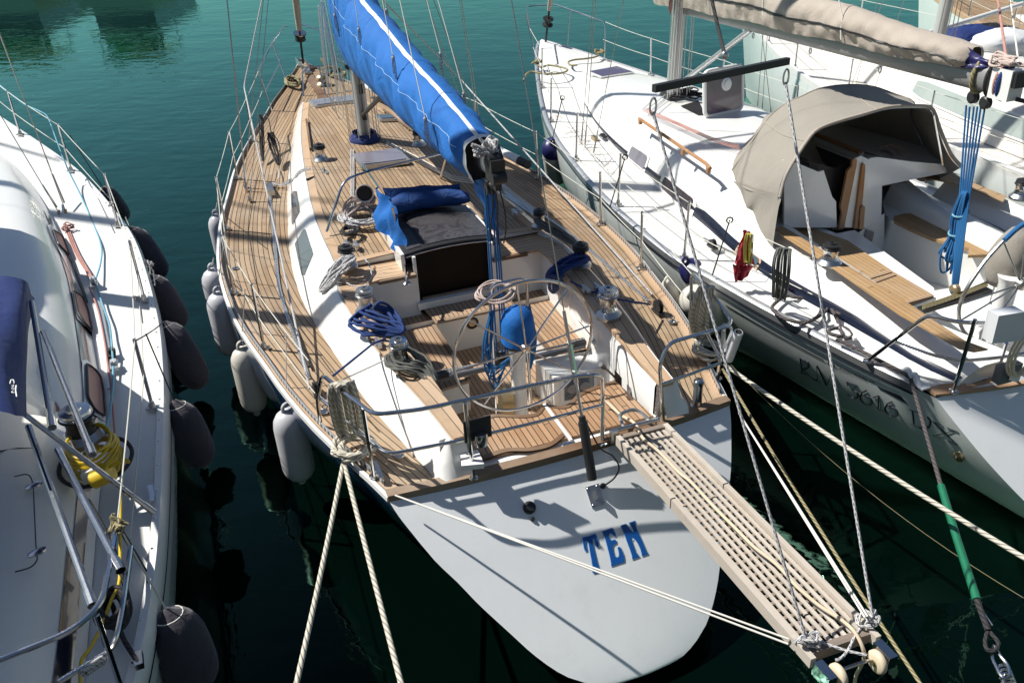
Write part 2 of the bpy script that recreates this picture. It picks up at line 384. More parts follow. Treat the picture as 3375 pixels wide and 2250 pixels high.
M['canvas'] = fabric('grey_canvas_hood', (.27, .247, .21), 420, 4, .5, .85, .05)
M['red'] = fabric('red_cloth', (.42, .012, .03), 400, 12, .7)
M['piping'] = plain('white_webbing', (.74, .74, .72), .7, var=.05)
M['patch'] = plain('pink_flesh', (.42, .22, .18), .5, var=.1)
M['paint_blue'] = plain('blue_lettering', (.006, .085, .33), .3, var=.06)
M['paint_pale'] = plain('pale_blue_outline', (.50, .68, .85), .3, var=.03)
M['paint_navy'] = plain('navy_stripe', (.008, .011, .026), .18, var=.12, vs=3, coat=.5)
M['ink'] = plain('dark_lettering', (.014, .016, .024), .4, var=.1)
M['cream'] = plain('cream_rubber', (.66, .56, .40), .5, var=.06)
M['hose'] = plain('cream_hose', (.64, .53, .38), .5, var=.06)
M['green_pl'] = plain('green_hose', (.01, .14, .07), .4, var=.4, vs=14)
M['yellow'] = plain('yellow_cable', (.62, .43, .02), .4, var=.1)
M['purple'] = plain('purple_hatch', (.20, .03, .12), .2, var=.2)
M['bronze'] = plain('bronze_fitting', (.40, .33, .20), .35, .8, var=.2)
M['ivory'] = plain('ivory_vent', (.80, .72, .62), .4, var=.05)
M['wire'] = plain('rigging_wire', (.33, .31, .28), .35, .8, var=.15, vs=30)
M['wire_white'] = plain('lifeline_cover', (.58, .58, .50), .5, var=.1, vs=20)
M['r_white'] = ropemat('white_laid_rope', (.66, .63, .56), (.30, .28, .23), 22)
M['r_thick'] = ropemat('thick_laid_rope', (.64, .60, .50), (.26, .24, .19), 17)
M['r_fleck'] = ropemat('flecked_rope', (.60, .59, .57), (.05, .07, .13), 18, fleck=.24)
M['r_pink'] = ropemat('pink_braid', (.68, .56, .50), (.42, .30, .26), 60)
M['r_thin'] = plain('thin_white_line', (.68, .66, .60), .8, var=.1, vs=30)
M['r_blue'] = ropemat('blue_braid', (.02, .06, .23), (.008, .025, .11), 60)
M['r_sky'] = ropemat('light_blue_rope', (.02, .17, .42), (.01, .08, .24), 60)
M['r_cyan'] = ropemat('pale_blue_line', (.22, .52, .66), (.12, .34, .48), 60)
M['r_black'] = ropemat('black_laid_rope', (.035, .032, .035), (.008, .008, .008), 22)
M['r_grey'] = ropemat('grey_braid', (.17, .175, .155), (.07, .075, .07), 60)
M['r_brown'] = ropemat('brown_laid_rope', (.10, .085, .085), (.03, .025, .025), 20)
M['r_red'] = ropemat('red_line', (.42, .10, .07), (.62, .55, .50), 30, fleck=.3)
M['r_khaki'] = ropemat('khaki_rope', (.36, .31, .17), (.13, .11, .05), 22)
M['r_yellow'] = plain('yellow_cord', (.50, .47, .08), .7, var=.1)
M['wall'] = plain('quay_wall', (.30, .27, .23), .8, var=.2, vs=1)
# ================================================================== the blue-hulled yacht in the middle
ten = empty('sailing_yacht', TEN(4, 0, 0), 'navy hulled sailing yacht with teak deck, white transom and blue sail cover', 'sailing boat', 'sailing boats moored side by side')
def dz(s): return 1.15+(.45*((s-4)/7.7)**1.5 if s > 4 else 0)
wid = curve1([(0, 1.34), (.25, 1.415), (.5, 1.50), (1, 1.655), (1.6, 1.80), (2.1, 1.89), (2.65, 1.99), (3.1, 2.045), (3.7, 2.08), (4.3, 2.08), (4.9, 2.03), (5.55, 1.94), (6.1, 1.83), (7.1, 1.62), (8.1, 1.32), (9.1, .96), (9.6, .79), (10.3, .5), (10.8, .32), (11.3, .13), (11.66, .012)])
cout = curve1([(.0, .98), (.34, 1.05), (1.17, 1.21), (1.7, 1.27), (2.46, 1.35), (3, 1.39), (3.4, 1.395), (4.1, 1.36), (5.4, 1.205), (6.45, 1.04), (6.8, .97), (8.05, .72), (8.96, .505), (9.64, .32), (10.2, .2)])
cin = curve1([(0, .86), (.49, .915), (1.03, 1.0), (1.4, 1.05), (1.76, 1.09), (2.2, 1.12), (2.6, 1.125), (3.05, 1.05), (4.0, 1.03), (4.7, .99), (5.8, .88), (6.8, .755), (7.5, .645), (8.75, .42), (9.3, .34), (9.64, .3)])
ctop = curve1([(2.6, .31), (7, .32), (8, .27), (8.75, .2), (9.35, .03), (9.64, .012)])
TSL = 1.15
# hull skin: curves from the deck edge down to the keel line, the first one lies in the raked transom
TOUT = [(1, 0), (.975, .07), (.94, .143), (.86, .295), (.78, .41), (.71, .52), (.61, .657), (.51, .79), (.39, .905), (.24, .98), (.11, 1), (0, 1.0)]
FULL = [(1, 0), (1.005, .1), (1.0, .2), (.985, .34), (.95, .48), (.89, .6), (.80, .73), (.68, .84), (.52, .93), (.34, .98), (.16, 1), (0, 1.0)]
def dense(T, n=30):
    P = smooth_path([Vector((a, b, 0)) for a, b in T], 6); return [(P[round(i*(len(P)-1)/n)].x, P[round(i*(len(P)-1)/n)].y) for i in range(n+1)]
TOUT, FULL = dense(TOUT), dense(FULL)
hs = [0, .3, .7, 1.2, 1.8, 2.5, 3.2, 4, 5, 6, 7, 8, 9, 9.8, 10.5, 11, 11.4, 11.66]
def ten_sec(s, sg):
    f = min(1, s/3.0); f = f*f*(3-2*f); W = wid(s); zt = dz(s)-.012
    bot = lerp(.1, -.55, min(1, s/3.5)); out = []
    bow = max(0, (s-8)/3.66)
    for (a, c), (d, e) in zip(TOUT, FULL):
        x = lerp(a, d, f); z = lerp(c, e, f)
        x *= 1-bow*.55*z
        ss = s-(TSL*z*1.05*(1-min(1, s/2.6)))-(bow**2)*1.2*z
        out.append(TEN(ss, sg*W*x, zt-z*(zt-bot)))
    return out
mb = MB()
for sg in (-1, 1): mb.grid([ten_sec(s, sg) for s in hs])
hull = mb.part('hull', [M['navy_hull']], ten, 50)
# transom: a slightly rounded plate inside that outline
mb = MB(); rows = []
L0 = ten_sec(0, -1); R0 = ten_sec(0, 1)
for a, b in zip(L0, R0):
    rows.append([a.lerp(b, j/14)+(TEN.a*-1+ZV*.15)*(.095*(1-(2*j/14-1)**2)*((a-b).length/2.7)**1.3) for j in range(15)])
mb.grid(rows); tbvh = BVHTree.FromPolygons([tuple(v) for v in mb.v], mb.f); transom = mb.part('transom', M['gel_cool'], ten, 60)
def tr_hit(k, x, y, off=.004):
    """where a sight line meets the transom"""
    d = ray(k, x, y).normalized(); loc, nor, i, dist = tbvh.ray_cast(CP, d)
    if loc is None: A = d.dot(TEN.a)-TSL*d.z; o = CP-TEN.o; return CP+d*(-(o.dot(TEN.a)+TSL*(1.138-CAM_H))/A)
    if nor.dot(d) > 0: nor = -nor
    return loc+nor*off
# white rubbing strake under the rail, thin gold line of the hull
for sg, nm in ((-1, 'port'), (1, 'stbd')):
    mb = MB()
    ss = [i*.25 for i in range(0, 47)]
    rows = []
    for s in ss:
        W = wid(s); z = dz(s); rows.append([TEN(s, sg*(W-.03), z-.004), TEN(s, sg*(W-.022), z+.008), TEN(s, sg*(W+.004), z+.006), TEN(s, sg*(W+.008), z-.03), TEN(s, sg*(W-.005), z-.036)])
    mb.grid(rows); mb.part('rubbing_strake', M['gel'], ten, 40)
# perforated toe rail
m, n, b = newmat('perforated_rail'); uv = coords(n, 'UV'); sp = N(n, 'ShaderNodeSeparateXYZ'); lk(n, uv, sp.inputs[0])
fx = math_(n, 'ABSOLUTE', math_(n, 'SUBTRACT', math_(n, 'FRACT', math_(n, 'DIVIDE', sp.outputs[0], .055)), .5)); fy = math_(n, 'ABSOLUTE', math_(n, 'SUBTRACT', sp.outputs[1], .5))
hole = math_(n, 'MULTIPLY', math_(n, 'LESS_THAN', fx, .27), math_(n, 'LESS_THAN', fy, .25)); lk(n, mixc(n, hole, (.55, .56, .58), (.05, .04, .035)), b.inputs['Base Color'])
lk(n, math_(n, 'SUBTRACT', .7, math_(n, 'MULTIPLY', hole, .7)), b.inputs['Metallic']); b.inputs['Roughness'].default_value = .38; M['perf'] = m
for sg in (-1, 1):
    mb = MB(); rows = []; uvs = []
    for i in range(0, 113):
        s = .12+i*.1; W = wid(s)-.045; z = dz(s)
        rows.append([TEN(s, sg*(W+.004), z), TEN(s, sg*W, z+.062), TEN(s, sg*(W-.006), z+.062), TEN(s, sg*(W-.003), z)]); uvs.append([(s, 0), (s, 1), (s, 1), (s, 0)])
    mb.grid(rows, uvs); mb.part('toe_rail', M['perf'], ten, 30)
# side decks: planks follow the rail, both sides meet in a toothed king joint
for sg in (-1, 1):
    mb = MB(); rows = []; uvs = []
    for i in range(0, 59):
        s = min(.06+i*.2, 11.5); W = wid(s)-.03; ci = cout(s)-.02 if s < 8.7 else (lerp(cout(8.7)-.02, 0, min(1, (s-8.7)/.6)))
        ci = min(ci, W-.01); r = []; u = []
        for j in range(9):
            t = lerp(W, ci, j/8); r.append(TEN(s, sg*t, dz(s)+.02*(1-(t/2.1)**2) if s > 5 else dz(s))); u.append((s, (W-t)+.004))
        rows.append(r); uvs.append(u)
    mb.grid(rows, uvs); mb.part('side_deck', M['teak'], ten, 60)
mb = MB(); rows = []   # margin plank along the rail
for sg in (-1, 1):
    rows = []; uvs = []
    for i in range(0, 113):
        s = .08+i*.1; W = wid(s)-.035; z = dz(s)+.004; rows.append([TEN(s, sg*W, z+.004), TEN(s, sg*max(W-.075, 0), z+.004)]); uvs.append([(s, .012), (s, .07)])
    mb.grid(rows, uvs)
mb.part('margin_plank', M['teak_cap'], ten)
mb = MB()   # king plank, toothed edges
pts = []
for i in range(13): pts.append(TEN(9.42+i*.14, .055+(.03 if i % 2 else 0), dz(9.42+i*.14)+.027))
for i in range(12, -1, -1): pts.append(TEN(9.42+i*.14, -.055-(.03 if i % 2 else 0), dz(9.42+i*.14)+.027))
mb.prism(pts, ZV*.004, uvf=lambda p: (TEN.inv(p)[0], .3+TEN.inv(p)[1])); mb.part('king_plank', M['teak_trim'], ten)
# cabin sides (white) and coachroof (teak)
def coach_z(s, t): c = cin(s); return dz(s)+ctop(s)+.045*(1-(t/max(c, .2))**2)*min(1, max(0, (9.3-s)/.8))
for sg in (-1, 1):
    mb = MB(); rows = []
    for i in range(0, 97):
        s = .05+i*.1
        s = min(s, 9.64); zi = (1.45 if s < 2.6 else dz(s)+ctop(s)); zo = dz(s)+.003; to, ti = cout(s), cin(s)
        rows.append([TEN(s, sg*(to+.01), zo-.05), TEN(s, sg*to, zo), TEN(s, sg*lerp(to, ti, .35), lerp(zo, zi, .42)), TEN(s, sg*lerp(to, ti, .8), lerp(zo, zi, .88)), TEN(s, sg*ti, zi), TEN(s, sg*(ti-.05), zi-.03)])
    mb.grid(rows)
    r = rows[0][1:]+[TEN(.05, sg*.76, 1.44)]; mb.grid([r, [p+TEN.a*-.05+ZV*(min(0, 1.30-p.z)) for p in r], [p+TEN.a*-.11+ZV*(min(0, 1.175-p.z)) for p in r]])
    mb.part('cabin_side', M['gel'], ten, 50)
mb = MB(); rows = []; uvs = []
for i in range(0, 33):
    s = 3.05+i*.195; c = cin(s); r = []; u = []
    for j in range(13):
        t = lerp(-c+.012, c-.012, j/12); r.append(TEN(s, t, coach_z(s, t)+.002)); u.append((s, t+2))
    rows.append(r); uvs.append(u)
mb.grid(rows, uvs); mb.part('coachroof', M['teak'], ten, 60)
mb = MB()
for sg in (-1, 1):
    rows = []; uvs = []
    for i in range(0, 30):
        s = 3.05+i*.2; c = cin(s)-.012; rows.append([TEN(s, sg*c, coach_z(s, c)+.007), TEN(s, sg*(c-.085), coach_z(s, c-.085)+.007)]); uvs.append([(s, .012), (s, .068)])
    mb.grid(rows, uvs)
mb.grid([[TEN(3.05, lerp(-1.03, 1.03, j/10), coach_z(3.05, lerp(-1, 1, j/10))+.012) for j in range(11)], [TEN(3.13, lerp(-1.03, 1.03, j/10), coach_z(3.13, lerp(-1, 1, j/10))+.012) for j in range(11)]], [[(j*.2, .012) for j in range(11)], [(j*.2, .068) for j in range(11)]])
mb.part('roof_margin', M['teak_cap'], ten)
# bulkhead and ledge at the after end of the cabin
mb = MB()
def vface(s, prof, z0, z1, y=0): return [TEN(s, t, z0) for t in prof], [TEN(s, t, z1) for t in prof]
mb.poly([TEN(3.06, -1.06, 1.40), TEN(3.06, 1.06, 1.40), TEN(3.06, 1.05, 1.475), TEN(3.06, .4, 1.51), TEN(3.06, -.4, 1.51), TEN(3.06, -1.05, 1.475)])
mb.poly([TEN(2.66, -.95, .97), TEN(2.66, -.37, .97), TEN(2.66, -.37, 1.418), TEN(2.66, -.95, 1.418)])
mb.poly([TEN(2.66, .37, .97), TEN(2.66, .95, .97), TEN(2.66, .95, 1.418), TEN(2.66, .37, 1.418)])
for sg in (-1, 1):   # garage cheeks beside the hatch
    mb.box(TEN(3.22, sg*.465, 1.52), (.46, .018, .085), (TEN.a, TEN.b, ZV))
mb.box(TEN(2.655, 0, 1.10), (.03, .40, .035), (TEN.a, TEN.b, ZV))
mb.box(TEN(2.71, -.375, 1.35), (.025, .014, .24), (TEN.a, TEN.b, ZV)); mb.box(TEN(2.71, .385, 1.35), (.025, .025, .24), (TEN.a, TEN.b, ZV))
mb.part('bulkhead', M['gel'], ten, 40)
mb = MB()   # teak ledge in front of the roof and round the forward cockpit corners
for sg in (-1, 1):
    P = [TEN(2.67, sg*.37, 1.41), TEN(3.055, sg*.37, 1.41), TEN(3.055, sg*1.07, 1.41), TEN(2.62, sg*1.10, 1.43), TEN(2.35, sg*1.06, 1.45), TEN(2.35, sg*.86, 1.45), TEN(2.60, sg*.84, 1.44), TEN(2.67, sg*.72, 1.42)]
    mb.prism(P if sg > 0 else P[::-1], ZV*.022, uvf=lambda p: (TEN.inv(p)[1]+3, TEN.inv(p)[0]))
mb.part('ledge', M['teak_cap'], ten)
mb = MB()   # coaming caps
for sg in (-1, 1):
    rows = []; uvs = []
    ins = curve1([(0, .735), (.72, .76), (1.5, .82), (2.36, .86)])
    for i in range(0, 25):
        s = .03+i*.0985; a = cin(s)-.02; c = ins(s); rows.append([TEN(s, sg*a, 1.43), TEN(s, sg*a, 1.468), TEN(s, sg*c, 1.468), TEN(s, sg*c, 1.43)]); uvs.append([(s, 0), (s, .01), (s, a-c), (s, a-c+.02)])
    mb.grid(rows, uvs); mb.poly([r for r in rows[0]])
mb.part('coaming_cap', M['teak_cap'], ten)
# cockpit tub
mb = MB()
wall = curve1([(.0, .72), (.7, .745), (1.3, .80), (2.0, .84), (2.66, .88)])
for sg in (-1, 1):
    rows = []
    for i in range(0, 27):
        s = .1+i*.0985; c = wall(s); rows.append([TEN(s, sg*(c+.03), 1.45), TEN(s, sg*(c+.005), 1.40), TEN(s, sg*c, 1.1), TEN(s, sg*(c-.01), .6)])
    mb.grid(rows)
    mb.poly([TEN(.1, sg*.75, 1.45), TEN(.1, sg*.71, .6), TEN(.1, sg*.95, .9), TEN(.1, sg*.93, 1.43)])
mb.poly([TEN(.48, -.75, .6), TEN(.48, .75, .6), TEN(.46, .75, 1.15), TEN(.46, -.75, 1.15)])
mb.poly([TEN(2.44, -.9, .6), TEN(2.44, .9, .6), TEN(2.42, .9, 1.05), TEN(2.42, -.9, 1.05)])
# seat fronts
for sg, t0 in ((-1, .31), (1, .47)):
    mb.poly([TEN(1.42, sg*t0, .6), TEN(2.46, sg*t0, .6), TEN(2.46, sg*t0, .985), TEN(1.42, sg*t0, .985)])
    mb.poly([TEN(1.42, sg*t0, .6), TEN(1.36, sg*.85, .6), TEN(1.36, sg*.85, .985), TEN(1.42, sg*t0, .985)])
mb.part('cockpit_tub', M['gel'], ten, 40)
# panel round the port gauge, rises from the sole
def tk(name, polys, mat='teak_fine', th=.025, rot=0, off=0):
    mb = MB()
    for P in polys:
        mb.prism([TEN(s, t, z) for s, t, z in P], ZV*-th, uvf=(lambda p: (TEN.inv(p)[1]+3, TEN.inv(p)[0]+3+off)) if rot else (lambda p: (TEN.inv(p)[0]+3, TEN.inv(p)[1]+3+off)))
    return mb.part(name, M[mat], ten)
tk('sole', [[(.47, -.8, .66), (2.46, -.8, .66), (2.46, .8, .66), (.47, .8, .66)]])
tk('port_seat', [[(1.36, -.31, 1.0), (2.46, -.31, 1.0), (2.7, -.34, 1.0), (2.7, -.9, 1.0), (1.30, -.84, 1.0)]])
tk('starboard_seat', [[(1.42, .47, 1.0), (2.46, .47, 1.0), (2.7, .5, 1.0), (2.7, .9, 1.0), (1.36, .84, 1.0)]])
tk('bridge_seat', [[(2.34, -.31, 1.06), (2.34, .47, 1.06), (2.67, .5, 1.06), (2.67, -.34, 1.06)]], rot=0)
mb = MB(); mb.poly([TEN(2.41, -.31, .66), TEN(2.41, .47, .66), TEN(2.352, .47, 1.035), TEN(2.352, -.31, 1.035)]); mb.part('bridge_front', M['gel'], ten)
mb = MB()
for P0, P1 in (((2.335, -.31), (2.335, .47)), ((1.36, -.325), (2.40, -.325)), ((1.42, .485), (2.40, .485))):
    z = 1.062 if P0[0] == P1[0] else 1.003; mb.seg(TEN(P0[0], P0[1], z), TEN(P1[0], P1[1], z), .018, .008)
for sg in (-1, 1): mb.seg(TEN(2.652, sg*.38, 1.419), TEN(2.652, sg*.74, 1.419), .012, .016); mb.seg(TEN(3.052, sg*.46, 1.435), TEN(3.052, sg*1.04, 1.435), .010, .008)
mb.part('seat_trim', M['teak_trim'], ten)
gauge_c = TEN.s('B3', 435, 455, 2.36)
gg = MB(); gg.lathe(gauge_c, [(.062, -.0), (.062, .012), (.054, .014), (.050, .006), (.0, .006)], 24, axis=-TEN.a); gob = gg.part('round_gauge', M['black'], ten)
mb = MB(); mb.lathe(gauge_c-TEN.a*.008, [(.036, 0), (.036, .003)], 24, axis=-TEN.a); mb.part('gauge_face', M['bronze'], gob)
# helm seat with its waved front, pale seam, cap rail on the transom
wave = [(.52, -.66), (.55, -.42), (.50, -.30), (.44, -.18), (.43, -.08), (.50, .0)]
wv2 = [(.50, .03), (.43, .12), (.44, .2), (.52, .3), (.56, .44), (.58, .66)]
tk('helm_seat', [[(s, t, 1.18) for s, t in [(.10, -.72)]+wave+[(.07, -.0)]], [(s, t, 1.18) for s, t in [(.07, .03)]+wv2+[(.05, .7)]]], off=.013)
mb = MB()
for W_ in (wave, wv2):
    pa_ = smooth_path([Vector((a, b, 0)) for a, b in W_], 6); mb.grid([[TEN(v.x+o, v.y, z) for o, z in ((-.020, 1.186), (.020, 1.186), (.022, 1.160), (-.022, 1.160))] for v in pa_])
pa_ = smooth_path([Vector(v) for v in ((.10, -.62, 0), (.11, -.45, 0), (.05, -.3, 0), (.04, -.15, 0), (.11, -.01, 0))], 6); mb.grid([[TEN(v.x+o, v.y, z) for o, z in ((-.022, 1.190), (.022, 1.190), (.024, 1.176), (-.024, 1.176))] for v in pa_])
mb.part('seat_edging', M['teak_trim'], ten)
mb = MB(); mb.seg(TEN(.03, .015, 1.179), TEN(.53, .015, 1.179), .012, .008); mb.poly([TEN(-.02, -.72, 1.155), TEN(-.02, .74, 1.155), TEN(.14, .74, 1.155), TEN(.14, -.72, 1.155)]); mb.part('seat_seam', M['gel'], ten)
mb = MB(); rows = []; uvs = []   # transom cap, bowed aft
for j in range(25):
    t = lerp(-1.34, 1.34, j/24); cv = -.10*(1-(t/1.34)**2); z = 1.165+.03*(1-(t/1.34)**2); e = .0 if abs(t) < 1.3 else 0
    rows.append([TEN(cv-.012, t, z-.05), TEN(cv-.016, t, z+.012), TEN(cv+.055, t, z+.018), TEN(cv+.06, t, z-.05)]); uvs.append([(t+3, 0), (t+3, .05), (t+3, .17), (t+3, .2)])
mb.grid(rows, uvs); mb.poly(rows[0]); mb.poly(rows[-1][::-1]); mb.part('transom_cap', M['teak_trim'], ten, 40)
# deck under everything (keeps light out of the hull)
mb = MB(); mb.poly([TEN(s, -wid(s)+.02, dz(s)-.03) for s in (0.02, 1, 2, 3)]+[TEN(3, wid(3)-.02, .56), TEN(2, 1.8, .56), TEN(1, 1.6, .56), TEN(0.02, 1.3, .56)])
# instrument locker to starboard of the helm
mb = MB()
top = [TEN(1.41, .30, 1.0), TEN(1.41, .85, 1.0), TEN(1.06, .85, 1.0), TEN(1.10, .34, 1.0)]
mb.prism(top, ZV*-.36); mb.part('helm_locker', M['gel'], ten, 30)
fx_ = (top[2]-top[3]).normalized(); nz = fx_.cross(ZV).normalized()
if nz.dot(CP-top[3]) < 0: nz = -nz
cc = top[3].lerp(top[2], .44)-ZV*.15+nz*.006
mb = MB(); mb.box(cc, (.17, .004, .135), (fx_, nz, ZV)); fr = mb.part('instrument_panel', M['gel_cool'], ten)
mb = MB(); mb.box(cc+nz*.006, (.135, .004, .10), (fx_, nz, ZV)); mb.part('panel_glass', M['window_grey'], fr)
mb = MB()
for dx in (-.065, .05): mb.lathe(cc+fx_*dx+nz*.010+ZV*.01, [(.045, 0), (.045, .006), (.038, .008)], 18, axis=nz)
mb.part('panel_dial', M['grey_pl'], fr)
# engine lever
lv = q('B3', 1760, 950, 1.2); mb = MB(); mb.prism([q('B3', x, y, z) for x, y, z in ((1740, 880, 1.32), (1800, 950, 1.22), (1800, 1060, 1.12), (1745, 990, 1.18))], nz*.02); lp = mb.part('lever_plate', M['black'], ten)
mb = MB(); mb.tube([q('B3', 1750, 960, 1.22), q('B3', 1690, 900, 1.34), q('B3', 1650, 865, 1.42)], .009); mb.tube([q('B3', 1650, 865, 1.42), q('B3', 1612, 838, 1.47)], .02); mb.part('engine_lever', M['black'], lp)
# cockpit locker hole in the starboard coaming, a dark sheet for its shade
mb = MB(); hole_o = bend([TEN(1.85, .862, 1.36), TEN(1.18, .828, 1.36), TEN(1.18, .80, 1.14), TEN(1.85, .842, 1.14), TEN(1.85, .862, 1.36)], .09)
mb.tube([p-TEN.b*.012 for p in hole_o], .017, 6); mb.part('locker_rim', M['ivory'], ten)
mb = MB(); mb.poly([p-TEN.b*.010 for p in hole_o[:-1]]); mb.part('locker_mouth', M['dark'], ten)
# companionway board, sliding hatch
mb = MB(); mb.poly([TEN(2.74, -.36, 1.12), TEN(2.74, .36, 1.12), TEN(2.74, .36, 1.62), TEN(2.74, -.36, 1.62)]); cb_ = mb.part('companion_board', M['darkwood'], ten)
mb = MB(); mb.seg(TEN(2.70, -.35, 1.135), TEN(2.70, -.35, 1.6), .012, .02); mb.seg(TEN(2.70, .35, 1.135), TEN(2.70, .35, 1.6), .022, .02); mb.seg(TEN(2.70, .335, 1.14), TEN(2.70, -.335, 1.14), .012, .014); mb.part('board_frame', M['teak_trim'], cb_)
mb = MB(); rows = []
for j in range(13):
    t = lerp(-.45, .45, j/12); z = 1.615+.035*(1-(t/.45)**2); rows.append([TEN(2.74, t, z-.035), TEN(2.735, t, z), TEN(3.66, t, z+.01), TEN(3.68, t, z-.1)])
mb.grid(rows); mb.poly(rows[0]); mb.poly(rows[-1][::-1]); hat = mb.part('sliding_hatch', M['black'], ten, 40)
m, n, b = newmat('scuffed_hatch_panel'); co = coords(n); a_ = noise(n, 6, 8, co, .75, 1.2); c_ = ramp(n, a_.outputs[0], ((.42, (.035, .032, .034)), (.56, (.075, .07, .072)), (.62, (.028, .026, .028)))); lk(n, c_, b.inputs['Base Color']); b.inputs['Roughness'].default_value = .35; M['scuff'] = m
mb = MB()
for t0, t1 in ((-.41, -.27), (-.23, .43)):
    mb.grid([[TEN(s, lerp(t0, t1, j/6), 1.622+.035*(1-(lerp(t0, t1, j/6)/.45)**2)+(s-2.74)*.011) for j in range(7)] for s in (2.80, 3.2, 3.6)])
mb.part('hatch_panel', M['scuff'], hat, 60)
mb = MB(); mb.tube([TEN(2.728, lerp(-.44, .44, j/8), 1.585+.035*(1-(lerp(-.44, .44, j/8)/.45)**2)) for j in range(9)], .007); mb.part('hatch_grab', M['steel'], hat)
# windows let into the cabin side
def side_pt(s, f, sg=-1, off=.006):
    zi = dz(s)+ctop(s); zo = dz(s)+.003; to, ti = cout(s), cin(s)
    nf = (Vector((0, 0, 0)))
    if f < .42: a = f/.42; t = lerp(to, lerp(to, ti, .35), a); z = lerp(zo, lerp(zo, zi, .42), a)
    else: a = (f-.42)/.46; t = lerp(lerp(to, ti, .35), lerp(to, ti, .8), a); z = lerp(lerp(zo, zi, .42), lerp(zo, zi, .88), a)
    return TEN(s, sg*t, z)+(TEN.b*sg*.6+ZV*.8)*off
def cabwin(pix, sg=-1, st=None):
    """outline in the picture -> points on the cabin side"""
    out = []
    for x, y in pix:
        best = None
        for i in range(60):
            z = 1.15+i*.008; p = q('A6', x, y, z); s, t, _ = TEN.inv(p); to, ti = cout(s), cin(s); f = (z-dz(s))/ctop(s)
            if not 0 <= f <= .9: continue
            tt = abs(TEN.inv(side_pt(s, f, -1, 0))[1]); e = abs(tt-abs(t))
            if best is None or e < best[0]: best = (e, s, f)
        out.append((best[1], best[2]))
    return out
W1 = cabwin([(865, 530), (890, 505), (918, 505), (945, 690), (880, 815), (870, 800)]); W2 = cabwin([(985, 852), (1000, 860), (1068, 1080), (985, 1278), (965, 1275), (898, 990)])
for WP in (W1, W2):
    cs = sum(a for a, _ in WP)/len(WP); cf = sum(b for _, b in WP)/len(WP)
    for sg in (-1, 1):
        mb = MB(); mb.poly([side_pt(cs+(s-cs)*1.06, cf+(f-cf)*1.12, sg, .004) for s, f in WP]); wn_ = mb.part('window', M['gel'], ten)
        mb = MB(); mb.poly([side_pt(s, f, sg, .009) for s, f in WP]); mb.part('window_pane', M['window_grey'], wn_)
# deck hatches
def hatch(fr, par, P, zf, mat, rim='alu', th=.035, name='deck_hatch', inset=.035):
    P = [Vector(p) for p in P]; c = sum(P, Vector())/len(P)
    mb = MB(); mb.prism(bend(P+[P[0]], .04)[:-1], ZV*th); o = mb.part(name, M[rim], par, 30)
    P2 = [c+(p-c)*(1-inset/((p-c).length)*1.3) + ZV*(th+.004) for p in P]
    mb = MB(); mb.prism(bend(P2+[P2[0]], .03)[:-1], ZV*.006); mb.part('hatch_pane', M[mat], o, 30); return o
z_ = dz(8.5)+.25
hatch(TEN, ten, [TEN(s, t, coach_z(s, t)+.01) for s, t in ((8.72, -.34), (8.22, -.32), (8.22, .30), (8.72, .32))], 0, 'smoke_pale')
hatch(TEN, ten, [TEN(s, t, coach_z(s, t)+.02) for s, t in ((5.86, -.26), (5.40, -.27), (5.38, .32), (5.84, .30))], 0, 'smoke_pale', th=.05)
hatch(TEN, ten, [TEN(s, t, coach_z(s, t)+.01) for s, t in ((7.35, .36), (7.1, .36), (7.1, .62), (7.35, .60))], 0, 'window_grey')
mb = MB(); mb.lathe(q('A6', 1825, 380, 1.50), [(.072, 0), (.072, .012), (.05, .02), (0, .022)], 24); mb.part('deck_prism', M['bronze'], ten)
# handrails on the roof (dark slotted)
for sg in (-1, 1):
    mb = MB(); a = TEN(7.63, sg*.54, coach_z(7.6, .54)+.045); b_ = TEN(6.4, sg*.70, coach_z(6.4, .7)+.045); mb.seg(a, b_, .013, .010)
    for i in range(6): p = a.lerp(b_, (i+.3)/5.6); mb.box(p-ZV*.022, (.02, .011, .022), (TEN.a, TEN.b, ZV))
    mb.part('handrail', M['teak_trim'], ten)
# genoa tracks
for sg in (-1, 1):
    mb = MB(); P = [TEN(s, sg*(1.575-max(0, s-3.4)*.1 if s > 3.4 else 1.575-(3.4-s)*.0), dz(s)+.012) for s in (1.7, 2.3, 3.0, 3.6, 4.4, 5.2, 6.0)]
    P = smooth_path(P, 3)
    for a, b_ in zip(P, P[1:]): mb.seg(a, b_, .016, .006)
    tr = mb.part('genoa_track', M['alu'], ten)
    mb = MB()
    for i in range(70):
        p = P[0].lerp(P[0], 0); f = (i+.5)/70*(len(P)-1); k = int(f); p = P[k].lerp(P[k+1], f-k); mb.lathe(p+ZV*.006, [(.005, 0), (.005, .002)], 6)
    mb.part('track_hole', M['black'], tr); tr.children[0]['kind'] = 'stuff'
# ------------------------------------------------------------------ winches (one prototype each, copies share the mesh)
def winch_data(nm, r=.056, h=.155, top='black', drum='steel'):
    mb = MB(); mb.lathe((0, 0, 0), [(r*1.35, 0), (r*1.38, h*.12), (r*1.15, h*.22), (r*1.0, h*.3)], 24); base = mb.data(nm+'_base', M['steel_dull'])
    mb = MB(); mb.lathe((0, 0, 0), [(r*1.0, h*.3), (r*.82, h*.45), (r*.80, h*.62), (r*.95, h*.80), (r*1.1, h*.84)], 24); dr = mb.data(nm+'_drum', M[drum])
    mb = MB(); mb.lathe((0, 0, 0), [(r*.98, h*.84), (r*1.02, h*.92), (r*.98, h*.95), (r*.90, h*.96), (r*1.0, h*1.0), (r*.95, h*1.07), (r*.5, h*1.09), (r*.46, h*1.16), (r*.2, h*1.16), (r*.18, h*1.0)], 24); tp = mb.data(nm+'_top', M[top])
    return base, dr, tp
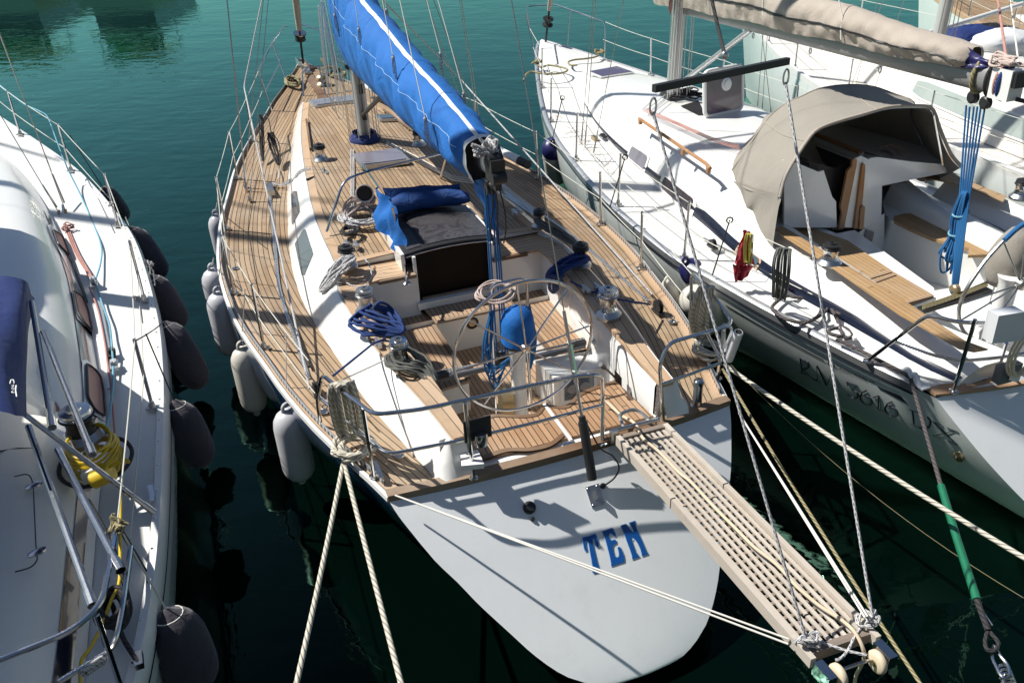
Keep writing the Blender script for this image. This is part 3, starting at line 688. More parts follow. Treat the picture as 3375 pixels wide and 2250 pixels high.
def put_winch(data, parent, p, sc=1.0):
    b, d, t = data; o = inst('winch', b, parent, p); o.scale = (sc,)*3
    for nm, me in (('drum', d), ('winch_head', t)):
        c = bpy.data.objects.new(nm, me); C.objects.link(c); c.parent = o
    return o
WB = winch_data('winch_black'); WS = winch_data('winch_steel', top='steel', drum='steel'); WG = winch_data('winch_grey', top='steel_dull', drum='alu')
for (dt, k, x, y, z, sc) in ((WB, 'A2', 1000, 1480, 1.54, 1.25), (WB, 'A2', 1900, 1345, 1.54, 1.25), (WB, 'A6', 1385, 1195, 1.49, 1.25), (WG, 'B2', 1565, 225, 1.47, 1.35), (WS, 'B2', 1870, 690, 1.47, 1.25),
                           (WB, 'A7', 915, 830, 1.5, 1.1), (WB, 'A7', 1290, 1190, 1.47, 1.35), (WS, 'B3', 1680, 395, 1.47, 1.5)):
    put_winch(dt, ten, q(k, x, y, z), sc)
# winch handle holder tubes / clutches on the roof
mb = MB()
for k, x, y, z in (('A6', 1165, 330, 1.52), ('A6', 1185, 345, 1.52), ('A6', 1372, 1000, 1.52), ('A6', 1460, 1010, 1.52), ('A7', 690, 715, 1.54), ('A7', 725, 690, 1.54), ('B2', 1665, 520, 1.48), ('A7', 1345, 1420, 1.48), ('A7', 1450, 1400, 1.48)):
    p = q(k, x, y, z); mb.seg(p+TEN.a*.07+ZV*.02, p-TEN.a*.07+ZV*.02, .014, .016); mb.box(p+ZV*.012, (.02, .03, .012), (TEN.a, TEN.b, ZV))
mb.part('rope_clutch', M['alu'], ten)
mb = MB()
for k, x, y in (('A6', 1035, 385), ('A6', 1050, 380)): mb.tube([q(k, x-32, y+12, 1.53), q(k, x+20, y-8, 1.53)], .012)
mb.part('cleat', M['black'], ten)
# lines lying on the roof from the mast back (port and starboard bundles)
mb = MB()
for i, dx in enumerate((0, 14, 28)):
    mb.tube([q('A6', 1408+dx, 120, 1.60), q('A6', 1412+dx, 300, 1.57), q('A6', 1408+dx, 560, 1.54), q('A6', 1398+dx*1.4, 820, 1.52), q('A6', 1390+dx, 900, 1.53)], .006, 6)
mb.part('halyard', M['r_fleck'], ten)
mb = MB()
for i in range(3):
    mb.tube([q('A6', 1740, 40+i*18, 1.60), q('A6', 2050, 205+i*20, 1.57), q('A6', 2345, 365+i*18, 1.55), q('A7', 560, 420+i*22, 1.53), q('A7', 860, 680+i*10, 1.53)], .007, 6)
mb.part('halyard', M['r_thin'], ten)
mb = MB()
for i in range(2): a = q('A7', 595, 510+i*30, 1.56); b_ = q('A7', 860, 700+i*14, 1.56); mb.seg(a, b_, .02, .008)
mb.part('deck_rail', M['alu'], ten)
# ------------------------------------------------------------------ stanchions and lifelines
st_me = MB(); st_me.lathe((0, 0, 0), [(.026, 0), (.022, .05), (.0135, .055), (.0135, .60), (.015, .605), (.012, .62), (0, .622)], 12); st_data = st_me.data('stanchion', M['steel'])
fb = MB(); fb.box((0, 0, .008), (.045, .03, .008)); fb.lathe((0, 0, 0), [(.03, .01), (.02, .06)], 12); foot_data = fb.data('foot', M['steel_dull'])
def stanchion(fr, parent, s, t, z, lean=.0, h=1.0):
    o = inst('stanchion', st_data, parent, fr(s, t, z)); o.scale = (1, 1, h)
    ax = fr.a; o.rotation_mode = 'QUATERNION'
    from mathutils import Quaternion
    o.rotation_quaternion = Quaternion(ax, lean)
    f = bpy.data.objects.new('foot', foot_data); C.objects.link(f); f.parent = o
    return fr(s, t, z)+Quaternion(ax, lean) @ Vector((0, 0, .6*h)), fr(s, t, z)+Quaternion(ax, lean) @ Vector((0, 0, .31*h))
STP = [q('B2', 565, 490, 1.17), q('A6', 215, 725, 1.22), q('A6', 380, 225, 1.26), q('A2', 440, 1065, 1.32), q('A6', 330, 1270, 1.17)]
ten_up = {-1: [], 1: []}
for sg in (-1, 1):
    ss_ = [2.35, 3.55, 5.2, 6.7, 8.0]
    for s in ss_:
        t = wid(s)-.09; ten_up[sg].append(stanchion(TEN, ten, s, sg*t, dz(s)+.01, lean=-sg*.02))
# pulpit at the bow
bt = [TEN(9.35, -.80, dz(9.35)+.0), TEN(9.42, -.86, dz(9.4)+.62)]
mb = MB()
pu = {}
for sg in (-1, 1):
    a = TEN(9.2, sg*.84, dz(9.2)); at = TEN(9.3, sg*.92, dz(9.2)+.60); c = TEN(10.5, sg*.40, dz(10.5)); ct = TEN(10.75, sg*.50, dz(10.6)+.62); pu[sg] = (at, ct)
    mb.tube([a, at], .0125); mb.tube([c, ct], .0125); mb.tube([a.lerp(at, .5), c.lerp(ct, .5)], .010)
    front = TEN(11.6, sg*.17, dz(11.6)+.62); mb.tube(bend([at, ct, front, TEN(11.75, sg*.1, dz(11.6)+.60)], .15), .0125)
mb.part('pulpit', M['steel'], ten)
# lifelines
for sg in (-1, 1):
    mb = MB(); up = [a for a, _ in ten_up[sg]]; lo = [b_ for _, b_ in ten_up[sg]]
    aft_t = TEN(1.02, sg*1.60, 1.72); aft_l = TEN(1.0, sg*1.60, 1.45)
    seq = [aft_t]+up+[pu[sg][0]]; seq2 = [aft_l]+lo+[pu[sg][0]-ZV*.3]
    for A_ in (seq, seq2):
        for a, b_ in zip(A_, A_[1:]): mb.tube(sag(a, b_, .012, 6), .0042, 6)
    mb.part('lifeline', M['wire_white'], ten)
# ------------------------------------------------------------------ pushpits (two separate corner rails)
mb = MB()
PT1 = TEN(1.0, -1.60, 1.17)
leg_t = q('B2', 1150, 790, 1.78)
top1 = [PT1, q('B2', 1100, 1040, 1.42), leg_t, q('B2', 1240, 870, 1.79), q('B2', 1620, 1160, 1.79), q('B3', 0, 1245, 1.79), q('B3', 1380, 945, 1.79), q('B3', 1620, 925, 1.79), q('B3', 1635, 1120, 1.5), TEN(-.10, .20, 1.19)]
mb.tube(bend(top1, .08), .0145, 10)
low = [q('B2', 1110, 990, 1.48), q('B2', 1250, 1110, 1.48), q('B2', 1740, 1525, 1.46), q('B3', 300, 1540, 1.46), q('B3', 1000, 1375, 1.46), q('B3', 1630, 1210, 1.46)]
mb.tube(bend(low, .08), .0125, 10)
mb.tube([q('B2', 1520, 1100, 1.79), q('B6', 905, 140, 1.19)], .0145)
mb.tube([q('B3', 370, 1190, 1.79), q('B6', 1590, 150, 1.20)], .0145)
for p in (q('B6', 1590, 150, 1.19), TEN(-.10, .20, 1.19), q('B6', 905, 140, 1.17)): mb.lathe(p-ZV*.005, [(.035, 0), (.035, .008), (.02, .014)], 16)
mb.part('pushpit', M['steel'], ten)
mb = MB()
sp2 = [q('B4', 240, 1085, 1.19), q('B4', 205, 560, 1.66), q('B4', 290, 360, 1.79), q('B4', 845, 205, 1.79), q('B4', 860, 150, 1.79), q('B4', 740, -30, 1.79), TEN(1.05, 1.60, 1.74), TEN(1.0, 1.60, 1.17)]
mb.tube(bend(sp2, .07), .0145, 10)
mb.tube(bend([q('B4', 230, 740, 1.46), q('B4', 400, 680, 1.46), q('B4', 780, 540, 1.46), TEN(1.02, 1.60, 1.46)], .05), .0125, 10)
mb.tube([q('B4', 800, 190, 1.78), q('B4', 740, 690, 1.18)], .0145)
for p in (q('B4', 240, 1085, 1.18), q('B4', 740, 690, 1.16)): mb.lathe(p, [(.035, 0), (.035, .008), (.02, .014)], 16)
mb.part('pushpit', M['steel'], ten)
# small square plate + stern lamp on the port pushpit
mb = MB(); c = q('B3', 485, 1430, 1.56); mb.box(c, (.095, .004, .085), (TEN.b, TEN.a, ZV)); pl = mb.part('lamp_plate', M['black'], ten)
mb = MB(); mb.lathe(q('B3', 500, 1490, 1.50)-TEN.a*.03, [(.045, -.05), (.05, 0), (.045, .04), (.0, .05)], 18); mb.part('stern_lamp', M['steel'], pl)
# white pads beside the coaming end (ladder brackets)
mb = MB(); P = qq('B6', 1.3, (1500, 0), (1625, -5), (1665, 90), (1510, 105)); mb.prism(P, ZV*.04)
P2 = [q('B4', x, y, 1.3) for x, y in ((110, 850), (200, 880), (220, 1040), (140, 1060))]; mb.part('vent_box', M['gel'], ten)
# chain across the boarding gap
mb = MB(); P = [q('B4', 190, 760, 1.55)-ZV*(i*.021) for i in range(18)]
for i, p in enumerate(P):
    ax_ = TEN.a if i % 2 else TEN.b; ring = [p+ax_*(.009*math.cos(a))+ZV*(.016*math.sin(a)) for a in [2*PI*j/8 for j in range(8)]]; mb.tube(ring, .003, 5, closed=True)
mb.part('gate_chain', M['steel'], ten)
# vent post on starboard quarter, filler caps, small eyes
mb = MB(); p = q('B4', 548, 945, 1.17); mb.lathe(p, [(.05, 0), (.05, .01), (.036, .02), (.036, .19), (.040, .2), (.040, .235), (.03, .245), (0, .248)], 20); mb.part('vent_post', M['steel'], ten)
mb = MB()
for k, x, y, z in (('A6', 352, 1210, 1.16), ('B2', 1165, 1130, 1.17), ('B4', 325, 170, 1.17), ('B6', 1080, 0, 1.18)):
    p = q(k, x, y, z); mb.lathe(p, [(.035, 0), (.033, .006), (0, .007)], 16)
for k, x, y, z in (('B4', 325, 160, 1.17), ('B2', 1175, 1120, 1.17)):
    p = q(k, x, y, z); mb.tube([p+TEN.b*(.02*math.cos(a))+ZV*(.03+.02*math.sin(a)) for a in [2*PI*j/10 for j in range(10)]], .005, 6, closed=True)
mb.lathe(q('B3', 1330, 1590, 1.19), [(.05, 0), (.046, .01), (0, .012)], 20)
mb.part('deck_fitting', M['steel'], ten)
# mooring cleats and fairlead plates on the quarters
mb = MB()
for k, x, y, z in (('B6', 940, 130, 1.18), ('B4', 600, 470, 1.18)):
    p = q(k, x, y, z); mb.seg(p-TEN.a*.1+ZV*.035, p+TEN.a*.1+ZV*.035, .014, .010); mb.box(p+ZV*.015, (.035, .018, .018), (TEN.a, TEN.b, ZV))
mb.part('mooring_cleat', M['steel'], ten)
# turning blocks
def block(parent, p, d, r=.06, mat='black', name='turning_block'):
    d = Vector(d).normalized(); sd = d.cross(ZV).normalized()
    mb = MB(); mb.lathe(p+sd*-.02+ZV*r, [(r, 0), (r, .012), (r*.6, .014), (r*.6, .028), (r, .03), (r, .042)], 20, axis=sd); mb.seg(p+ZV*.01-d*.07, p+ZV*.01+d*.07, .03, .012); mb.seg(p+ZV*.01+d*.04, p+ZV*(r*1.4)+d*.03, .022, .02)
    return mb.part(name, M[mat], parent)
block(ten, q('B3', 2140, 360, 1.17), TEN.a, .062); block(ten, q('B2', 1100, 960, 1.17), TEN.a, .05)
# genoa car with loose pole (long spars lying on both side decks)
mb = MB(); mb.tube([q('B2', 860, 300, 1.2), q('B2', 1030, 720, 1.19)], .012); mb.part('track_car', M['black'], ten)
# ------------------------------------------------------------------ steering: pedestal, wheel
mb = MB(); pb = TEN(1.03, 0, .66)
mb.lathe(pb, [(.16, 0), (.14, .03), (.075, .08), (.068, .2), (.066, .5), (.07, .72), (.10, .80), (.105, .86), (.0, .87)], 22, sx=.85); ped = mb.part('pedestal', M['gel'], ten, 60)
mb = MB()
for sg in (-1, 1): mb.tube([TEN(1.20, sg*.16, .68), TEN(1.18, sg*.155, 1.55)], .013)
mb.tube(bend([TEN(1.18, -.155, 1.5), TEN(1.16, -.155, 1.95), TEN(1.16, .155, 1.95), TEN(1.18, .155, 1.5)], .08), .0125); mb.part('guard_hoop', M['steel'], ped)
mb = MB(); base = TEN(1.0, 0, 1.50); rows = []   # blue hood over the compass
for i in range(9):
    f = i/8; r = .135*(1-.10*f)*(1 if f < .6 else math.sqrt(max(0, 1-((f-.6)/.42)**2))*.98+.02); z = .30*f
    rows.append([base+TEN.a*(r*1.05*math.cos(2*PI*j/28))+TEN.b*(r*(1+.03*math.sin(5*j+i))*math.sin(2*PI*j/28))+ZV*(z+.006*math.sin(3*j+2*i)) for j in range(28)])
mb.grid(rows, closed=True); mb.poly(rows[-1]); mb.part('compass_hood', M['blue'], ped, 70)
mb = MB(); mb.lathe(base-ZV*.03, [(.125, 0), (.14, .03)], 24); mb.part('hood_band', M['black'], ped)
mb = MB(); mb.box(TEN(1.0, -.13, .95), (.06, .05, .10), (TEN.a, TEN.b, ZV)); mb.part('pedestal_box', M['bronze'], ped)
WC = TEN(.86, .0, 1.51); wy = .032
def wp(r, a): return WC+TEN.b*(r*math.cos(a)*math.cos(wy))+TEN.a*(r*math.cos(a)*math.sin(wy))+(ZV*math.cos(-.048)+TEN.a*math.sin(-.048))*(r*math.sin(a))
wh = MB(); wh.tube([wp(.582, 2*PI*i/72) for i in range(72)], .0125, 10, closed=True); rim = wh.part('steering_wheel', M['steel'], ten)
mb = MB()
for i in range(8):
    a = 2*PI*(i+.12)/8; mb = MB(); mb.tube([wp(.03, a)-TEN.a*.03, wp(.575, a)], .008, 8); mb.part('spoke', M['steel'], rim)
mb = MB(); mb.lathe(WC+TEN.a*.12, [(.025, 0), (.025, .08), (.04, .09), (.045, .13), (.03, .16), (.0, .165)], 18, axis=-TEN.a); mb.part('wheel_hub', M['steel'], rim)
# mainsheet traveller across the seats
mb = MB(); a = q('B3', 100, 985, 1.05); b_ = q('B3', 1470, 665, 1.05); mb.seg(a, b_, .020, .016); trv = mb.part('traveller', M['alu_dark'], ten)
mb = MB(); mb.seg(a+ZV*.020, b_+ZV*.020, .013, .006); mb.part('traveller_track', M['alu'], trv)
mb = MB()
for p in (a, b_):
    mb.box(p+ZV*.045+(b_-a).normalized()*(.05 if p is a else -.06), (.06, .035, .02), (TEN.b, TEN.a, ZV))
mc = a.lerp(b_, .42); mb.box(mc+ZV*.05, (.09, .04, .025), (TEN.b, TEN.a, ZV)); mb.part('traveller_car', M['black'], trv)
mb = MB()
for i in range(3): mb.tube(sag(a+ZV*(.05+i*.012)+TEN.a*(i*.012), mc+ZV*.06, .004), .005, 6); mb.tube(sag(b_+ZV*(.05+i*.012), mc+ZV*.06, .006), .005, 6)
mb.part('traveller_line', M['r_fleck'], trv)
# backstay adjuster with its black cylinder (foreground)
bs_base = tr_hit('B7', 115, 430, .0); bs_top0 = q('B3', 1445, 1360, 1.55)
mast_foot = TEN(6.56, 0, 1.60); mast_head = TEN(6.15, 0, 16.8)
BS0 = tr_hit('B7', 100, 400, .03); BS1 = TEN.t('B3', 1470, 1370, 0.02) if False else None
def on_line(p0, p1, k, x, y):
    """point of the line p0-p1 nearest to a sight line"""
    d = ray(k, x, y).normalized(); u = (p1-p0).normalized(); w0 = p0-CP; b = u.dot(d); den = 1-b*b
    return p0+u*((b*w0.dot(d)-w0.dot(u))/den)
stay_dir = (mast_head-BS0).normalized()
pA = on_line(BS0, mast_head, 'B3', 1470, 1360); pB = on_line(BS0, mast_head, 'B3', 1410, 960); pC = on_line(BS0, mast_head, 'B3', 1445, 1240)
mb = MB(); mb.tube([BS0+stay_dir*.08, pA], .034, 14); mb.tube([pA, pA+stay_dir*.04], .026, 12); bsp = mb.part('backstay_tensioner', M['black'], ten)
mb = MB(); mb.tube([pA, pA+stay_dir*.28], .012); mb.tube([pA+stay_dir*.28, pA+stay_dir*.33], .017); mb.tube([pA+stay_dir*.33, pA+stay_dir*.55], .02, 6); mb.tube([pA+stay_dir*.55, pA+stay_dir*.78], .012); mb.part('turnbuckle', M['steel'], bsp)
mb = MB(); mb.tube([pA+stay_dir*.78, mast_head], .0042, 6); mb.part('backstay', M['wire'], ten)
pl_c = tr_hit('B7', 112, 430, .004); n_ = (TEN.a*-1+ZV*TSL).normalized(); up_ = (ZV-n_*n_.z).normalized(); rt = up_.cross(n_)
mb = MB(); mb.box(pl_c, (.05, .075, .006), (rt, up_, n_)); mb.box(pl_c+n_*.03, (.008, .03, .03), (rt, up_, n_)); pp = mb.part('chainplate', M['steel_dull'], ten)
mb = MB()
for i in (-1, 1):
    for j in (-1, 1): mb.lathe(pl_c+rt*.036*i+up_*.06*j+n_*.006, [(.009, 0), (.007, .004)], 8, axis=n_)
mb.part('bolt', M['steel'], pp)
hp = [pA-stay_dir*.03+rt*.03, tr_hit('B7', 110, 160, .12), tr_hit('B7', 190, 205, .10), tr_hit('B7', 235, 270, .08), tr_hit('B7', 215, 330, .05), tr_hit('B7', 165, 370, .01)]
mb = MB(); mb.tube(smooth_path(hp, 6), .006); mb.lathe(tr_hit('B7', 160, 370, .0), [(.022, 0), (.018, .02), (.008, .03)], 12, axis=n_); mb.part('hydraulic_hose', M['black'], bsp)
# exhaust outlet + small drain on the transom
for r_, x, y, nm in ((.034, 1975, 360, 'skin_fitting'), (.012, 1995, 440, 'drain')):
    p = tr_hit('B6', x, y, 0); mb = MB(); mb.lathe(p, [(r_*1.35, -.003), (r_*1.3, .012), (r_*.9, .018), (r_*.85, .05 if r_ > .02 else .02), (r_*.5, .05 if r_ > .02 else .02)], 22, axis=n_); mb.part(nm, M['black'], ten)
# ------------------------------------------------------------------ the name on the transom
T_ = [(305, 712), (380, 690), (480, 672), (560, 640), (640, 612), (665, 650), (690, 730), (715, 830), (720, 900), (718, 950), (695, 975), (668, 955), (650, 900), (630, 820), (605, 750), (585, 735), (568, 755), (575, 860), (605, 1000), (640, 1150), (690, 1350), (730, 1480), (768, 1548), (740, 1600), (600, 1640), (560, 1600), (580, 1560), (565, 1440), (535, 1260), (500, 1080), (478, 940), (462, 850), (430, 800), (405, 805), (392, 850), (405, 940), (420, 1010), (420, 1060), (400, 1078), (370, 1050), (345, 980), (325, 870)]
E_ = [(815, 553), (1075, 465), (1100, 490), (1165, 620), (1168, 665), (1145, 688), (1110, 665), (1070, 610), (1035, 597), (1000, 625), (988, 680), (1010, 745), (1060, 785), (1100, 775), (1140, 755), (1175, 795), (1188, 850), (1140, 880), (1100, 905), (1085, 960), (1100, 1060), (1130, 1160), (1170, 1215), (1210, 1222), (1245, 1195), (1250, 1130), (1235, 1050), (1215, 970), (1245, 945), (1285, 970), (1330, 1060), (1370, 1170), (1390, 1270), (1385, 1340), (1045, 1453), (1048, 1370), (1010, 1180), (950, 950), (880, 700)]
N_ = [(1293, 403), (1420, 358), (1450, 380), (1510, 460), (1575, 540), (1615, 582), (1625, 555), (1610, 500), (1570, 420), (1505, 330), (1665, 275), (1668, 370), (1720, 520), (1800, 700), (1880, 880), (1950, 1050), (2005, 1135), (1840, 1193), (1838, 1140), (1800, 1000), (1740, 870), (1660, 760), (1590, 702), (1568, 720), (1580, 800), (1620, 920), (1680, 1080), (1780, 1208), (1592, 1275), (1585, 1180), (1540, 1040), (1450, 800), (1380, 600)]
lett = empty('name_letters', tr_hit('D1', 1200, 1000, .004), None, None); lett.parent = ten; lett.location = lett.location-ten.location
for pol, nm in ((T_, 'letter_t'), (E_, 'letter_e'), (N_, 'letter_n')):
    cx = sum(p[0] for p in pol)/len(pol); cy = sum(p[1] for p in pol)/len(pol)
    out = []
    for i, (x, y) in enumerate(pol):   # pale keyline = outline pushed outwards
        x0, y0 = pol[i-1]; x1, y1 = pol[(i+1) % len(pol)]; dx, dy = x1-x0, y1-y0; l = math.hypot(dx, dy) or 1; out.append((x+dy/l*20, y-dx/l*20))
    mb = MB(); mb.poly([tr_hit('D1', x, y, .003) for x, y in out]); o = mb.part(nm, M['paint_pale'], lett)
    mb = MB(); mb.poly([tr_hit('D1', x, y, .006) for x, y in pol]); mb.part(nm, M['paint_blue'], lett)
    bpy.data.objects.remove(o) if False else None
# ------------------------------------------------------------------ mast, boom, sail cover
mb = MB(); MF = TEN(6.50, .02, 1.52); MH = TEN(6.20, .0, 16.8)
def oval(mb, p0, p1, ra, rb, fr, n=18, m=0):
    rows = [[p+fr.a*(ra*math.cos(2*PI*j/n))+fr.b*(rb*math.sin(2*PI*j/n)) for j in range(n)] for p in (p0, p0.lerp(p1, .5), p1)]
    mb.grid(rows, None, m, closed=True); mb.poly(rows[0][::-1], m); mb.poly(rows[-1], m)
oval(mb, MF, MH, .115, .082, TEN); mast = mb.part('mast', M['alu_white'], ten, 50)
mb = MB(); mb.seg(MF+TEN.a*-.116+ZV*.15, MF.lerp(MH, .14)+TEN.a*-.116, .009, .004); mb.part('luff_track', M['alu_dark'], mast)
mb = MB()
for z in (.42, .75): mb.box(MF-TEN.a*.10+TEN.b*.015+ZV*z, (.03, .035, .06), (TEN.a, TEN.b, ZV))
mb.lathe(MF-TEN.b*.08+ZV*1.02, [(.05, 0), (.05, .03), (.03, .05)], 14, axis=-TEN.a-TEN.b*.5); mb.part('mast_fitting', M['black'], mast)
mb = MB()
for z in (6.6, 11.4):
    c = MF.lerp(MH, (z-1.5)/15.3)
    for sg in (-1, 1): mb.tube([c, c+TEN.b*sg*(1.05 if z < 8 else .8)-TEN.a*.15], .03, 8)
mb.part('spreader', M['alu'], mast)
mb = MB(); rows = []
for i in range(7):
    f = i/6; r = .25-.10*f+.02*math.sin(i*2.1); rows.append([MF+TEN.a*((r+.03)*math.cos(a)*(1+.06*math.sin(5*a+i)))+TEN.b*(r*math.sin(a)*(1+.05*math.sin(4*a+i)))+ZV*(-.02+.2*f) for a in [2*PI*j/26 for j in range(26)]])
mb.grid(rows, closed=True); mb.part('mast_boot', M['navy'], mast, 80)
mb = MB()   # halyards running up and down the mast
for i in range(9):
    a = 2*PI*(i+.3)/9; o = TEN.a*(.19*math.cos(a))+TEN.b*(.20*math.sin(a)); mb.tube([MF+o+ZV*.05, MF.lerp(MH, .12)+o*.9, MF.lerp(MH, .8)+o*.3], .0065 if i % 2 else .005, 6)
for i in range(4):   # slack halyard tails in long loops
    a = -1.9+i*.35; o = TEN.a*(.22*math.cos(a)*-1)+TEN.b*(.30*math.sin(a)-.04*i); p = MF+o; mb.tube(smooth_path([p+ZV*1.75, p+ZV*1.1+TEN.b*-.03, p+ZV*(.45+.12*i)+TEN.b*-.02, p+ZV*(.42+.12*i)+TEN.b*.06, p+ZV*1.0+TEN.b*.07, p+ZV*1.8+TEN.b*.04], 6), .007, 6)
mb.part('halyard', M['r_thin'], mast)
BM0 = TEN(6.30, 0, 2.62); BM1 = TEN(1.34, 0, 2.80)
mb = MB(); d = (BM1-BM0).normalized(); rows = []
for p in (BM0, BM1): rows.append([p+TEN.b*(.052*math.cos(2*PI*j/14))+ZV*(.085*math.sin(2*PI*j/14)) for j in range(14)])
mb.grid(rows, closed=True); mb.poly(rows[-1]); mb.poly(rows[0][::-1]); boom = mb.part('boom', M['alu_dark'], ten, 50)
mb = MB(); mb.box(BM1-TEN.a*.0+ZV*.0, (.07, .055, .085), (TEN.a, TEN.b, ZV)); mb.tube([BM1+ZV*.07-TEN.b*.055, BM1+ZV*.07+TEN.b*.055], .05, 12); mb.tube([BM1-ZV*.05-TEN.a*.06-TEN.b*.055, BM1-ZV*.05-TEN.a*.06+TEN.b*.055], .05, 12); mb.box(BM1-TEN.a*.03-ZV*.11, (.03, .025, .04), (TEN.a, TEN.b, ZV)); mb.part('boom_end', M['black'], boom)
mb = MB(); mb.tube([TEN(6.36, 0, 1.95), TEN(4.75, 0, 2.62)], .027, 12); mb.part('boom_vang', M['black'], ten)
# cover: lofted over the boom, white zip along the ridge
ridge = curve1([(1.60, 2.98), (2.0, 3.03), (2.6, 3.10), (3.55, 3.22), (4.5, 3.34), (5.5, 3.52), (6.2, 3.86), (6.62, 4.15), (6.8, 4.1)])
botm = curve1([(1.60, 2.60), (2.2, 2.57), (3.5, 2.55), (5, 2.54), (6.2, 2.52), (6.8, 2.52)])
hwid = curve1([(1.60, .15), (2.1, .18), (3, .21), (4.5, .235), (5.8, .235), (6.5, .21), (6.75, .12), (6.82, .03)])
def cov(s, a, k=0):
    """a: 0 ridge, +-1 underside, going down each side"""
    zt, zb, h = ridge(s), botm(s), hwid(s); f = abs(a)
    prof_t = [0, .35, .68, .90, 1.0, 1.0, .93, .78, .55, .30]; prof_z = [1, .975, .90, .78, .62, .46, .31, .18, .07, 0]
    x = f*9; i = min(int(x), 8); u = x-i; t = lerp(prof_t[i], prof_t[i+1], u)*h; z = zb+(zt-zb)*lerp(prof_z[i], prof_z[i+1], u)
    sg = 1 if a >= 0 else -1
    fold = .014*math.sin(s*9+f*5*sg)*math.sin(f*PI)+.010*math.sin(s*23+f*9)*math.sin(f*PI)+.010*math.sin(s*14.3-f*17*sg)*math.sin(f*PI)
    return TEN(s, sg*(t+fold), z+.012*math.sin(s*3.1)*(1-f))
mb = MB(); rows = []
for i in range(0, 141):
    s = 1.60+i*(6.82-1.60)/140; rows.append([cov(s, -1+j/18) for j in range(37)])
mb.grid(rows); cover = mb.part('sail_cover', M['blue'], boom, 80)
mb = MB(); rows = []
for i in range(0, 121):
    s = 1.62+i*(6.7-1.62)/120; rows.append([cov(s, -.075)+ZV*.006-TEN.b*.004, cov(s, -.05)+ZV*.010, cov(s, -.02)+ZV*.006])
mb.grid(rows); mb.part('zip_strip', M['piping'], cover, 80)
mb = MB(); rows = []   # white hem at the open after end
for i in range(37):
    a = -1+i/18; rows.append([cov(1.592, a)+(cov(1.60, a)-TEN(1.6, 0, 2.78)).normalized()*.006, cov(1.645, a)+(cov(1.645, a)-TEN(1.65, 0, 2.78)).normalized()*.008])
mb.grid(rows); mb.part('hem', M['piping'], cover, 80)
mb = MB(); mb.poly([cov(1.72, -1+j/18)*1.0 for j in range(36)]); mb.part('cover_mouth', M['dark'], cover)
mb = MB()   # pale stitch lines along both flanks
for a in (-7/18,):
    P = [cov(1.60+i*(6.82-1.60)/140, a)+(TEN.b*(-1 if a < 0 else 1)+ZV*.6)*.004 for i in range(4, 134)]; mb.tube(P, .0020, 4)
mb.part('stitching', M['paint_pale'], cover)
# hanging blue flap by the boom end
mb = MB(); rows = []
for i in range(13):
    f = i/12; r = []
    for j in range(8):
        g = j/7; top = TEN.t('A7', 262, 300, .0).lerp(TEN.t('A7', 462, 440, .0), g); bot = TEN.t('A7', 420, 790, .05).lerp(TEN.t('A7', 575, 940, .05), g); p = top.lerp(bot, f); r.append(p+TEN.b*(.03*math.sin(g*9+f*2)*f+.014*math.sin(f*11+g*4)))
    rows.append(r)
mb.grid(rows); mb.part('hanging_flap', M['blue'], boom, 80)
# mainsheet
mb = MB(); st0 = TEN(1.50, 0, 2.60); st1 = mc+ZV*.10
for i, (dx, dy) in enumerate(((-.05, 0), (-.02, .02), (.015, -.02), (.05, .01), (.075, .02))): mb.tube([st0+TEN.b*dx*.7+TEN.a*dy, st1+TEN.b*dx+TEN.a*dy], .0075, 6)
ms = mb.part('mainsheet', M['r_sky'], ten)
mb = MB()
for p, r_ in ((st0, .055), (st1, .05)): mb.lathe(p-TEN.b*.035, [(r_, 0), (r_*.8, .012), (r_*.8, .028), (r_, .04), (r_*.8, .052), (r_, .07)], 16, axis=TEN.b)
mb.part('mainsheet_block', M['black'], ms)
# lazy jacks from high on the mast to the cover
HJ = MF.lerp(MH, .45)
jack_ends = [TEN.t('A2', x, y, t) for x, y, t in ((1125, 140, -.25), (1345, 270, -.22), (1660, 530, -.2), (1955, 1090, -.24), (2095, 490, .20), (2310, 860, .2), (1600, 90, .15))]
mb = MB()
for i, e in enumerate(jack_ends): mb.tube([e, e.lerp(HJ, .9)], .0045, 6)
mb.part('lazy_jack', M['wire_white'], mast)
mb = MB()
for i, e in enumerate(jack_ends):
    sgn = 1 if TEN.inv(e)[1] > 0 else -1
    for k in range(3): mb.tube(smooth_path([e+ZV*.03, e+TEN.b*(.012*(k-1))-ZV*.05, e+TEN.b*(.012*(k-1))-ZV*(.14+.05*k)], 4), .005, 5)
    mb.ball(e, .017, 8)
mb.part('jack_knot', M['r_fleck'], mast)
# forestay with furled sail and its drum, anchor gear
FS0 = TEN(11.25, 0, dz(11.2)+.08); FS1 = TEN(6.35, 0, 16.5); fd = (FS1-FS0).normalized()
mb = MB(); mb.tube([FS0+fd*.62, FS0+fd*.9, FS0+fd*4, FS0+fd*9, FS1], [.045, .055, .075, .06, .02], 12); fo = mb.part('furled_sail', M['taupe'], ten)
mb = MB(); mb.lathe(FS0+fd*.44, [(.09, 0), (.09, .02), (.085, .03), (.085, .08), (.09, .09), (.09, .10)], 20, axis=fd); mb.tube([FS0, FS0+fd*.8], .02); mb.part('furler_drum', M['black'], fo)
mb = MB(); mb.lathe(FS0+fd*.545, [(.11, 0), (.11, .02)], 20, axis=fd); mb.part('drum_plate', M['steel'], fo)
mb = MB(); bw = TEN(11.05, .0, dz(11)+.03); mb.seg(bw-TEN.a*.3, bw+TEN.a*.65, .06, .012); mb.seg(bw-TEN.a*.1+TEN.b*.06+ZV*.05, bw+TEN.a*.65+TEN.b*.06+ZV*.04, .006, .05); mb.seg(bw-TEN.a*.1-TEN.b*.06+ZV*.05, bw+TEN.a*.65-TEN.b*.06+ZV*.04, .006, .05)
